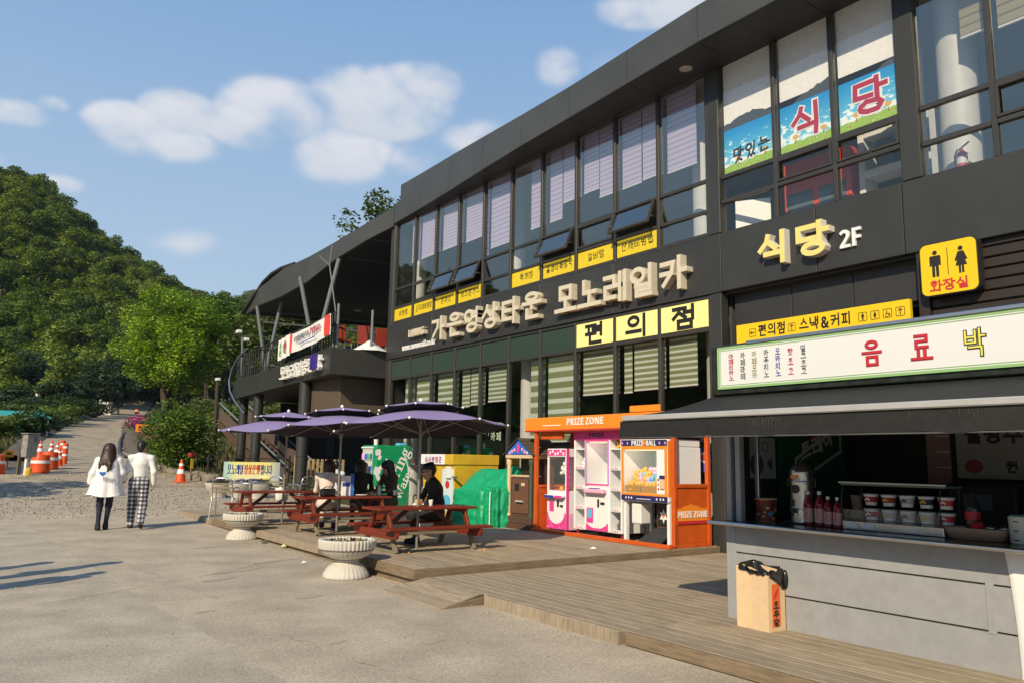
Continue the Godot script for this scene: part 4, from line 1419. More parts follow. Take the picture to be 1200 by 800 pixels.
func kiosk_sign() -> void:
	var s := thing("menu_sign", "long white drinks sign with a green border above the black awning", "sign")
	put("case", sb(Vector3(6.06, 2.215, -4.99), Vector3(6.3, 2.70, 0.3), 0.01), mat("sign_case", lin(0.055, 0.065, 0.055), 0.2, 0.3, "soft", 1.0, "dirt", 0.7), s)
	put("top_strip", sb(Vector3(6.03, 2.674, -4.55), Vector3(6.2, 2.708, 0.3), 0.006), M.alu, s)
	put("face", sb(Vector3(6.045, 2.275, -4.895), Vector3(6.062, 2.668, 0.25)), mat("sign_white", lin(0.74, 0.745, 0.75), 0.35), s)
	var mb := MB.new()
	var x := 6.0440
	var o := Vector3(x, 0, 0)
	var uz := Vector3(0, 0, 1)
	for w in [[2.281, 2.666, 0.012, 0.022], [2.305, 2.642, 0.034, 0.006]]:
		var p := [Vector2(-4.89 + w[2], w[0]), Vector2(0.24, w[0]), Vector2(0.24, w[1]), Vector2(-4.89 + w[2], w[1])]
		mb.stroke(p, true, w[3], o, uz, Vector3.UP, 0.002)
	put("border", mb, mat("border_green", lin(0.27, 0.47, 0.19), 0.5), s)
	var menu := [["아메리카노", "crimson", -4.755], ["카페라떼", "grey_ink", -4.62], ["카페모카", "olive_ink", -4.49], ["카푸치노", "grey_ink", -4.36], ["모카치노", "blue_ink", -4.235], ["핫초코", "crimson", -4.105], ["밀크초코", "grey_ink", -3.975]]
	for m in menu:
		mb = MB.new()
		var n: int = m[0].length()
		var step: float = 0.262 / n
		write(mb, m[0], Vector3(x, 2.605 - step * 0.86, m[2]), uz, Vector3.UP, 0.05, minf(step * 0.84, 0.06), step - minf(step * 0.84, 0.06), 0.0058, 0.0022, true)
		put("lettering", mb, M[m[1]], s)
	for m in [["음", "crimson", -3.40, M.red_ink], ["료", "red_ink", -3.0, M.red_ink], ["박", "ink", -2.61, M.lemon_ink], ["스", "ink", -2.2, M.lemon_ink]]:
		mb = MB.new()
		write(mb, m[0], Vector3(x, 2.375, m[2]), uz, Vector3.UP, 0.145, 0.19, 0.0, 0.027, 0.002)
		put("lettering", mb, M.ink if m[1] == "ink" else M.crimson, s)
		mb = MB.new()
		write(mb, m[0], Vector3(x, 2.375, m[2]), uz, Vector3.UP, 0.145, 0.19, 0.0, 0.012, 0.0055)
		put("lettering", mb, m[3], s)

func bottle(called: String, label: String, at: Vector3, h: float, r: float, turn := 0.0) -> void:
	var t := thing(called, label, "bottle", at, turn, "red drink bottles on the kiosk counter")
	var mb := MB.new()
	mb.lathe([Vector2(0.0, 0.0), Vector2(r * 0.92, 0.0), Vector2(r, h * 0.03), Vector2(r, h * 0.58), Vector2(r * 0.8, h * 0.70), Vector2(r * 0.34, h * 0.82), Vector2(r * 0.30, h * 0.93), Vector2(0.0, h * 0.93)], 18)
	put("glass_body", mb, M.bottle_red, t)
	mb = MB.new()
	mb.lathe([Vector2(r * 1.01, h * 0.10), Vector2(r * 1.02, h * 0.10), Vector2(r * 1.02, h * 0.50), Vector2(r * 1.01, h * 0.50)], 18)
	put("label", mb, mat("label_pink", lin(0.62, 0.36, 0.32), 0.5) if not M.has("label_pink") else M.label_pink, t)
	mb = MB.new()
	mb.stroke([Vector2(-0.01, h * 0.42), Vector2(0.012, h * 0.36), Vector2(-0.008, h * 0.27), Vector2(0.01, h * 0.2)], false, 0.007, Vector3(-r * 1.03, 0, 0), Vector3(0, 0, 1), Vector3.UP, 0.001)
	mb.stroke([Vector2(-0.012, h * 0.46), Vector2(0.014, h * 0.46)], false, 0.008, Vector3(-r * 1.03, 0, 0), Vector3(0, 0, 1), Vector3.UP, 0.0014)
	put("print", mb, M.crimson, t)
	mb = MB.new()
	mb.lathe([Vector2(r * 0.36, h * 0.90), Vector2(r * 0.38, h * 0.90), Vector2(r * 0.38, h), Vector2(0.0, h)], 14)
	put("cap", mb, M.white_plastic, t)

func kiosk_wares() -> void:
	var y := 1.026
	# patterned paper tub
	var im := Image.create(128, 64, false, Image.FORMAT_RGB8)
	im.fill(Color(0.42, 0.16, 0.10))
	var cols := [Color(0.86, 0.66, 0.12), Color(0.15, 0.55, 0.70), Color(0.75, 0.72, 0.66), Color(0.72, 0.30, 0.12), Color(0.30, 0.10, 0.16)]
	for k in 60:
		var c: Color = cols[k % 5]
		var cx := rng.randi_range(0, 127)
		var cy := rng.randi_range(0, 63)
		var r := rng.randi_range(3, 9)
		for py in range(maxi(cy - r, 0), mini(cy + r, 64)):
			for px in range(maxi(cx - r, 0), mini(cx + r, 128)):
				if absi(px - cx) + absi(py - cy) < r: im.set_pixel(px, py, c)
	var tub := MB.new()
	tub.lathe([Vector2(0.0, 0.0), Vector2(0.082, 0.0), Vector2(0.104, 0.205), Vector2(0.108, 0.21), Vector2(0.10, 0.215), Vector2(0.095, 0.19), Vector2(0.0, 0.19)], 24)
	var pt := thing("paper_tub", "colourful patterned paper tub at the left end of the kiosk counter", "tub", Vector3(6.45, y, -4.68))
	put("tub", tub, M.kraft, pt)
	tub = MB.new()
	tub.lathe([Vector2(0.0828, 0.003), Vector2(0.1048, 0.204)], 24)
	put("print", tub, image_mat("tub_print", im, 0.5), pt)
	# hot water urn
	var urn := thing("hot_water_urn", "tall steel hot water urn on the kiosk counter beside the red bottles", "urn", Vector3(6.5, y, -4.32))
	tub = MB.new()
	tub.lathe([Vector2(0.0, 0.0), Vector2(0.105, 0.0), Vector2(0.108, 0.02), Vector2(0.102, 0.03), Vector2(0.102, 0.13), Vector2(0.107, 0.135), Vector2(0.107, 0.15), Vector2(0.102, 0.155), Vector2(0.102, 0.36), Vector2(0.108, 0.365), Vector2(0.108, 0.385), Vector2(0.102, 0.39), Vector2(0.102, 0.45), Vector2(0.108, 0.455), Vector2(0.108, 0.475), Vector2(0.10, 0.49), Vector2(0.06, 0.545), Vector2(0.02, 0.555), Vector2(0.02, 0.58), Vector2(0.0, 0.585)], 28)
	put("tank", tub, M.foil, urn)
	tub = MB.new()
	tub.ball(Vector3(-0.104, 0.315, 0), Vector3(0.006, 0.04, 0.045), 16, 8)
	tub.span(Vector3(-0.112, 0.16, -0.05), Vector3(-0.1, 0.22, -0.02))
	put("badge", tub, M.ink, urn)
	tub = MB.new()
	tub.cyl(Vector3(-0.10, 0.11, 0.0), Vector3(-0.16, 0.11, 0.0), 0.012)
	tub.cyl(Vector3(-0.15, 0.12, 0.0), Vector3(-0.15, 0.07, 0.0), 0.01)
	tub.box(Vector3(-0.145, 0.135, 0), Vector3(0.02, 0.03, 0.05), Basis(), 0.004)
	put("tap", tub, M.dark_metal, urn)
	for s in [-1.0, 1.0]:
		tub = MB.new()
		tub.tube([Vector3(0.0, 0.40, s * 0.10), Vector3(0.0, 0.41, s * 0.14), Vector3(0.0, 0.34, s * 0.145), Vector3(0.0, 0.33, s * 0.105)], 0.01, 8)
		put("handle", tub, M.dark_metal, urn)
	tub = MB.new()
	tub.span(Vector3(-0.1095, 0.41, -0.04), Vector3(-0.10, 0.44, 0.03))
	put("sticker", tub, M.orange_light, urn)
	bottle("red_bottle", "tall red drink bottle next to the steel urn, first of the four bottles", Vector3(6.42, y, -4.205), 0.30, 0.044)
	bottle("red_bottle", "tall red drink bottle, second from the steel urn", Vector3(6.41, y, -4.085), 0.305, 0.045)
	bottle("red_bottle", "shorter red drink bottle, third from the steel urn", Vector3(6.38, y, -3.985), 0.265, 0.038)
	bottle("red_bottle", "shorter red drink bottle closest to the glass noodle case", Vector3(6.37, y, -3.89), 0.262, 0.038)
	# display case with cup noodles
	var cs := thing("display_case", "low glass topped counter case holding two rows of cup noodles", "display case", Vector3(6.48, y, -3.4))
	put("tray", sb(Vector3(-0.16, 0.0, -0.42), Vector3(0.18, 0.075, 0.42), 0.006), M.foil, cs)
	for z in [-0.33, -0.18]:
		put("price_tag", sb(Vector3(-0.166, 0.018, z - 0.05), Vector3(-0.161, 0.058, z + 0.05)), M.white_sheet, cs)
	put("nameplate", sb(Vector3(-0.166, 0.015, 0.10), Vector3(-0.161, 0.055, 0.26)), M.alu, cs)
	put("top_glass", sb(Vector3(-0.14, 0.372, -0.44), Vector3(0.16, 0.385, 0.44), 0.003), mat("green_edge", lin(0.16, 0.24, 0.19), 0.1), cs)
	put("top_rail", sb(Vector3(-0.15, 0.386, -0.45), Vector3(-0.13, 0.402, 0.45), 0.003), M.steel, cs)
	for z in [-0.41, 0.41]:
		tub = MB.new()
		tub.tube([Vector3(-0.15, 0.075, z), Vector3(-0.175, 0.18, z), Vector3(-0.17, 0.29, z), Vector3(-0.14, 0.372, z)], 0.005, 6)
		tub.cyl(Vector3(0.15, 0.075, z), Vector3(0.15, 0.372, z), 0.006, -1.0, 6)
		put("post", tub, M.dark_metal, cs)
	var gp := MB.new()
	gp.quad(Vector3(-0.163, 0.076, -0.40), Vector3(-0.163, 0.076, 0.40), Vector3(-0.172, 0.17, 0.40), Vector3(-0.172, 0.17, -0.40))
	put("front_glass", gp, M.pane_clear, cs)
	var looks := [["red", "cup_red2", lin(0.42, 0.02, 0.03)], ["brown", "cup_brown", lin(0.30, 0.06, 0.03)], ["white and black", "cup_white", lin(0.52, 0.53, 0.53)], ["black", "cup_black", lin(0.04, 0.04, 0.045)], ["bright red", "cup_bright", lin(0.60, 0.06, 0.03)]]
	for k in 5:
		for row in 2:
			var t := thing("cup_noodle", "%s cup noodle, %s row of the counter case, %s from the bottles" % [looks[k][0], ["lower", "upper"][row], ["first", "second", "third", "fourth", "fifth"][k]], "cup noodle", Vector3(6.56, y + 0.077 + row * 0.125, -3.685 + k * 0.157), 0.0, "cup noodles in the counter case")
			tub = MB.new()
			tub.lathe([Vector2(0.0, 0.0), Vector2(0.046, 0.0), Vector2(0.048, 0.01), Vector2(0.045, 0.012), Vector2(0.062, 0.088), Vector2(0.066, 0.09), Vector2(0.066, 0.097), Vector2(0.0, 0.099)], 20)
			put("cup", tub, M.white_plastic, t)
			tub = MB.new()
			var a0 := 0.028
			var a1 := 0.074
			tub.lathe([Vector2(0.0492, a0), Vector2(0.0496, a0), Vector2(0.0598, a1), Vector2(0.0594, a1)], 20)
			var c: Color = looks[k][2] if row == 1 or k in [0, 4] else lin(0.55, 0.50, 0.50)
			var key: String = looks[k][1] + str(row)
			put("sleeve", tub, mat(key, c, 0.45), t)
			tub = MB.new()
			tub.stroke([Vector2(-0.018, 0.045), Vector2(0.0, 0.06), Vector2(0.016, 0.047)], false, 0.012, Vector3(-0.0605, 0, 0), Vector3(0, 0, 1), Vector3.UP, 0.002)
			put("print", tub, [M.white_sheet, M.sign_yellow, M.ink, M.sign_yellow, M.white_sheet][k], t)
	for k in 2:
		var t := thing("stacked_cup", ["brown printed paper cup standing left of the noodle case", "brown printed paper cup under the tall one left of the noodle case"][k], "cup", Vector3(6.6, y + 0.14 - 0.14 * k, -3.84), 0.0, "paper cups beside the case")
		tub = MB.new()
		tub.lathe([Vector2(0.0, 0.0), Vector2(0.04, 0.0), Vector2(0.055, 0.138), Vector2(0.057, 0.14), Vector2(0.0, 0.141)], 18)
		put("cup", tub, mat("cup_latte%d" % k, lin(0.26, 0.19, 0.12), 0.6, 0.0, "dirt", 9.0), t)
	# cola bottle, tray of sachets, bowl, small bowls, white tub
	var cola := thing("soda_bottle", "large dark soda bottle with a red label on the kiosk counter", "bottle", Vector3(6.55, y, -2.86))
	tub = MB.new()
	tub.lathe([Vector2(0.0, 0.0), Vector2(0.05, 0.0), Vector2(0.054, 0.02), Vector2(0.054, 0.20), Vector2(0.05, 0.24), Vector2(0.022, 0.315), Vector2(0.014, 0.33), Vector2(0.0, 0.33)], 20)
	put("glass_body", tub, mat("cola", lin(0.035, 0.03, 0.028), 0.12), cola)
	tub = MB.new()
	tub.lathe([Vector2(0.0545, 0.14), Vector2(0.0552, 0.14), Vector2(0.0552, 0.20), Vector2(0.0545, 0.20)], 20)
	put("label", tub, M.red_ink, cola)
	tub = MB.new()
	tub.lathe([Vector2(0.016, 0.325), Vector2(0.017, 0.325), Vector2(0.017, 0.345), Vector2(0.0, 0.346)], 12)
	put("cap", tub, M.ink, cola)
	var tray := thing("sachet_tray", "shallow patterned paper tray at the right end of the kiosk counter", "tray", Vector3(6.42, y, -2.77))
	tub = MB.new()
	var rows := []
	for j in [[0.0, 0.0, 0.8], [0.0, 1.0, 0.88], [0.085, 1.0, 1.0], [0.085, 1.0, 0.97], [0.015, 1.0, 0.86], [0.015, 0.0, 0.8]]:
		var row := PackedVector3Array()
		for q in 28:
			var a := -TAU * q / 28.0
			var e: Vector2 = Vector2(signf(cos(a)) * pow(absf(cos(a)), 0.4), signf(sin(a)) * pow(absf(sin(a)), 0.4)) * j[1] * j[2]
			row.append(Vector3(e.x * 0.11, j[0], e.y * 0.225))
		rows.append(row)
	tub.grid(rows, true)
	put("tray", tub, mat("tray_print", lin(0.62, 0.40, 0.27), 0.6, 0.0, "dirt", 6.0), tray)
	tub = MB.new()
	tub.lathe([Vector2(0.0, 0.0), Vector2(0.03, 0.0), Vector2(0.055, 0.055), Vector2(0.052, 0.055), Vector2(0.03, 0.01), Vector2(0.0, 0.01)], 18)
	var bowl := thing("red_bowl", "small red bowl full of red stirrers standing in the paper tray", "bowl", Vector3(6.44, y + 0.055, -2.79))
	put("bowl", tub, mat("bowl_red", lin(0.62, 0.035, 0.06), 0.35), bowl)
	tub = MB.new()
	for q in 16:
		var a := rng.randf() * TAU
		var p := Vector3(cos(a), 0, sin(a)) * 0.03
		tub.cyl(Vector3(0, 0.015, 0) + p * 0.4, Vector3(0, rng.randf_range(0.06, 0.085), 0) + p * 1.3, 0.003, -1.0, 5)
	put("stirrers", tub, M.bowl_red, bowl)
	for q in 2:
		tub = MB.new()
		tub.lathe([Vector2(0.0, 0.0), Vector2(0.03, 0.0), Vector2(0.042, 0.04), Vector2(0.03, 0.052), Vector2(0.006, 0.055), Vector2(0.006, 0.068), Vector2(0.0, 0.07)], 16)
		single("sugar_pot", tub, M.foil, ["small steel pot with a lid next to the red bowl", "small steel pot with a lid next to the white tub"][q], "pot", Vector3(6.44, y + 0.05, -2.69 + q * 0.095), 0.0, "steel pots in the tray")
	var wt := thing("white_tub", "white plastic tub with dark measuring marks at the right end of the counter", "tub", Vector3(6.42, y, -2.46))
	tub = MB.new()
	tub.lathe([Vector2(0.0, 0.0), Vector2(0.088, 0.0), Vector2(0.095, 0.19), Vector2(0.09, 0.19), Vector2(0.082, 0.01), Vector2(0.0, 0.01)], 28)
	put("tub", tub, mat("tub_white", lin(0.72, 0.70, 0.60), 0.45), wt)
	tub = MB.new()
	for q in 3:
		tub.span(Vector3(-0.0945, 0.02 + 0.066 * q, -0.03), Vector3(-0.088, 0.028 + 0.066 * q, 0.0))
	put("mark", tub, M.ink, wt)
	tub = MB.new()
	for q in 9:
		tub.ball(Vector3(rng.randf_range(-0.06, 0.06), 0.185, rng.randf_range(-0.06, 0.06)), Vector3(0.03, 0.02, 0.025), 8, 5)
	put("contents", tub, mat("contents", lin(0.25, 0.40, 0.38), 0.5), wt)
	# posters and boards inside
	var g := thing("snack_board", "dark green advertising board with white lettering inside the kiosk hatch", "board")
	put("board", sb(Vector3(6.98, 1.05, -4.905), Vector3(8.2, 2.1, -4.88)), mat("board_green", lin(0.012, 0.085, 0.035), 0.4), g)
	var mb := MB.new()
	mb.stroke([Vector2(7.25, 1.33), Vector2(7.25, 1.62), Vector2(7.62, 1.80), Vector2(8.1, 1.97), Vector2(8.1, 1.72), Vector2(7.6, 1.52)], false, 0.03, Vector3(0, 0, -4.879), Vector3.RIGHT, Vector3.UP, 0.004)
	write(mb, "트레이", Vector3(7.38, 1.60, -4.879), Vector3(0.94, 0.34, 0), Vector3(-0.2, 0.98, 0), 0.17, 0.17, 0.05, 0.026, 0.006)
	put("lettering", mb, mat("chalk", lin(0.5, 0.52, 0.5), 0.6), g)
	mb = MB.new()
	mb.prism(PackedVector2Array([Vector2(7.55, 1.82), Vector2(7.85, 1.90), Vector2(7.9, 2.1), Vector2(7.5, 2.1)]), Vector3(0, 0, -4.879), Vector3.RIGHT, Vector3.UP, 0.003)
	put("red_patch", mb, M.red_ink, g)
	var p := thing("window_poster", "pale poster with a grey round picture inside the left of the kiosk hatch", "poster")
	put("sheet", sb(Vector3(6.52, 1.42, -4.904), Vector3(6.93, 1.83, -4.898)), mat("poster_pale", lin(0.33, 0.42, 0.42), 0.5), p)
	mb = MB.new()
	mb.ball(Vector3(6.62, 1.56, -4.897), Vector3(0.11, 0.11, 0.003), 18, 8)
	put("picture", mb, mat("pic_grey", lin(0.12, 0.14, 0.14), 0.6, 0.0, "dirt", 8.0), p)
	mb = MB.new()
	write(mb, "빙", Vector3(6.80, 1.52, -4.8975), Vector3.RIGHT, Vector3.UP, 0.08, 0.09, 0.0, 0.014, 0.002)
	mb.stroke(ring(6.76, 1.74, 0.05, 0.05), true, 0.008, Vector3(0, 0, -4.8975), Vector3.RIGHT, Vector3.UP, 0.002)
	put("lettering", mb, M.ink, p)
	var wp := thing("ice_poster", "large pale shaved ice poster on the back wall of the kiosk", "poster")
	put("sheet", sb(Vector3(8.395, 1.46, -3.78), Vector3(8.415, 2.15, -2.9)), mat("poster_ivory", lin(0.36, 0.36, 0.33), 0.5), wp)
	mb = MB.new()
	write(mb, "팥빙수", Vector3(8.393, 1.82, -3.68), Vector3(0, 0, 1), Vector3.UP, 0.15, 0.17, 0.03, 0.03, 0.002)
	write(mb, "원", Vector3(8.393, 1.53, -3.32), Vector3(0, 0, 1), Vector3.UP, 0.09, 0.10, 0.0, 0.018, 0.002)
	put("lettering", mb, M.ink, wp)
	mb = MB.new()
	mb.ball(Vector3(8.393, 1.58, -3.62), Vector3(0.004, 0.07, 0.09), 14, 8)
	put("picture", mb, mat("ice_red", lin(0.30, 0.06, 0.06), 0.6), wp)
	var pp := thing("pink_price_list", "narrow pink price list hanging on the back wall of the kiosk", "poster")
	put("sheet", sb(Vector3(8.395, 1.35, -4.08), Vector3(8.41, 2.15, -3.84)), mat("pink_dull", lin(0.34, 0.20, 0.20), 0.6), pp)
	mb = MB.new()
	for q in 3: mb.span(Vector3(8.390, 1.56 + q * 0.16, -3.98), Vector3(8.396, 1.568 + q * 0.16, -3.85))
	put("line", mb, M.white_sheet, pp)
	var dc := thing("coffee_machine", "black coffee machine on the back counter inside the kiosk", "coffee machine", Vector3(8.1, 0.16, -3.2))
	put("cabinet", sb(Vector3(-0.3, 0.0, -0.6), Vector3(0.3, 0.85, 0.7), 0.01), M.kiosk_dark, dc)
	put("machine", sb(Vector3(-0.25, 0.85, -0.45), Vector3(0.25, 1.26, 0.15), 0.02), M.dark_metal, dc)
	put("display", sb(Vector3(-0.256, 1.02, -0.3), Vector3(-0.25, 1.16, -0.05)), M.grey_ink, dc)
	# waste box on the deck in front
	var bin := thing("waste_box", "tan cardboard waste box with an orange chilli label on the deck", "waste box", Vector3(5.95, 0.12, -4.49))
	rows = []
	mb = MB.new()
	var q0 := [Vector3(0.0, 0, -0.17), Vector3(0.0, 0, 0.165), Vector3(0.25, 0, 0.165), Vector3(0.25, 0, -0.17)]
	var hs := [0.53, 0.475, 0.50, 0.54]
	for e in 4:
		var a: Vector3 = q0[e]
		var b: Vector3 = q0[(e + 1) % 4]
		if e == 0:
			var m0 := a.lerp(b, 0.45) + Vector3(0.012, 0, 0)
			slab4(mb, a, m0, m0 + Vector3(0, 0.53, 0), a + Vector3(0, 0.53, 0), 0.008)
			slab4(mb, m0, b, b + Vector3(0, hs[1], 0), m0 + Vector3(0, 0.53, 0), 0.008)
		else:
			slab4(mb, a, b, b + Vector3(0, hs[(e + 1) % 4], 0), a + Vector3(0, hs[e], 0), 0.008)
	put("box", mb, M.kraft, bin)
	put("label", sb(Vector3(0.05, 0.04, 0.1655), Vector3(0.165, 0.40, 0.169), 0.001), mat("label_orange", lin(0.72, 0.13, 0.02), 0.45), bin)
	mb = MB.new()
	var chil := PackedVector2Array([Vector2(0.08, 0.27), Vector2(0.105, 0.285), Vector2(0.13, 0.32), Vector2(0.15, 0.375), Vector2(0.12, 0.355), Vector2(0.085, 0.32), Vector2(0.07, 0.29)])
	mb.prism(chil, Vector3(0, 0, 0.169), Vector3.RIGHT, Vector3.UP, 0.002)
	put("chilli_print", mb, M.red_ink, bin)
	mb = MB.new()
	write(mb, "조우당", Vector3(0.07, 0.195, 0.169), Vector3.RIGHT, Vector3.UP, 0.07, 0.055, 0.018, 0.012, 0.002, true, 0.04)
	put("lettering", mb, M.ink, bin)
	# the black liner hanging over its rim
	var bag := MB.new()
	rows = []
	for j in 7:
		var row := PackedVector3Array()
		for q in 40:
			var a := -TAU * q / 40.0
			var e := Vector2(signf(cos(a)) * pow(absf(cos(a)), 0.5), signf(sin(a)) * pow(absf(sin(a)), 0.5))
			var n := rng.randf_range(-0.012, 0.012)
			var out := [0.90, 0.98, 1.02, 1.07, 1.09, 1.10, 1.06][j] as float
			var drop := [-0.03, 0.012, 0.02, 0.0, -0.03, -0.06, -0.085][j] as float
			var c := Vector3(0.125 + e.x * 0.125 * out, 0, e.y * 0.17 * out - 0.002)
			var side := clampf((c.x - 0.02) / 0.2, 0.0, 1.0)
			var top := 0.535 - 0.045 * clampf((c.z + 0.17) / 0.34, 0.0, 1.0)
			row.append(Vector3(c.x + n * 0.6, top + drop * (0.3 + 1.5 * side) + n, c.z + n))
		rows.append(row)
	bag.grid(rows, true, true)
	bag.ball(Vector3(0.245, 0.43, 0.172), Vector3(0.03, 0.085, 0.03), 12, 8)
	single("bin_liner", bag, M.bag_black, "crumpled black plastic bin liner folded over the tan waste box", "bin liner", Vector3(5.95, 0.12, -4.49))

# ---------------------------------------------------------------- signs on the facade
const UZ := Vector3(0, 0, 1)

func sign_letters(t: Node3D, text: String, o: Vector3, w: float, h: float, gap: float, pen: float, depth: float, m: Material, face: Material = null) -> void:
	var at := 0.0
	for ch in text:
		if ch == " ":
			at += w * 0.45
			continue
		var mb := MB.new()
		write(mb, ch, o + UZ * at, UZ, Vector3.UP, w, h, 0.0, pen, depth)
		put("letter", mb, m, t)
		if face:
			mb = MB.new()
			write(mb, ch, o + UZ * at + Vector3(-depth - 0.003, 0, 0), UZ, Vector3.UP, w, h, 0.0, pen * 0.92, 0.006)
			put("letter_face", mb, face, t)
		at += w + gap

func round_rect(x0: float, y0: float, x1: float, y1: float, r: float) -> PackedVector2Array:
	var out := PackedVector2Array()
	for c in [[x1 - r, y1 - r, 0.0], [x0 + r, y1 - r, PI / 2], [x0 + r, y0 + r, PI], [x1 - r, y0 + r, PI * 1.5]]:
		for k in 6:
			var a: float = c[2] + PI / 2 * k / 5.0
			out.append(Vector2(c[0] + cos(a) * r, c[1] + sin(a) * r))
	return out

func person_icon(mb: MB, o: Vector3, ux: Vector3, h: float, skirt: bool, depth: float) -> void:
	var P := func(pts: Array) -> PackedVector2Array:
		var out := PackedVector2Array()
		for p in pts: out.append(Vector2(p[0], p[1]) * h)
		return out
	var head := PackedVector2Array()
	for k in 14: head.append(Vector2(cos(TAU * k / 14) * 0.085, 0.91 + sin(TAU * k / 14) * 0.085) * h)
	mb.prism(head, o, ux, Vector3.UP, depth)
	if skirt:
		mb.prism(P.call([[-0.1, 0.80], [-0.22, 0.48], [-0.15, 0.46], [-0.09, 0.62], [-0.20, 0.28], [-0.09, 0.28], [-0.09, 0.0], [-0.015, 0.0], [-0.015, 0.28], [0.015, 0.28], [0.015, 0.0], [0.09, 0.0], [0.09, 0.28], [0.20, 0.28], [0.09, 0.62], [0.15, 0.46], [0.22, 0.48], [0.1, 0.80]]), o, ux, Vector3.UP, depth)
	else:
		mb.prism(P.call([[-0.16, 0.80], [-0.2, 0.76], [-0.2, 0.42], [-0.13, 0.42], [-0.12, 0.66], [-0.12, 0.0], [-0.02, 0.0], [-0.015, 0.40], [0.015, 0.40], [0.02, 0.0], [0.12, 0.0], [0.12, 0.66], [0.13, 0.42], [0.2, 0.42], [0.2, 0.76], [0.16, 0.80]]), o, ux, Vector3.UP, depth)

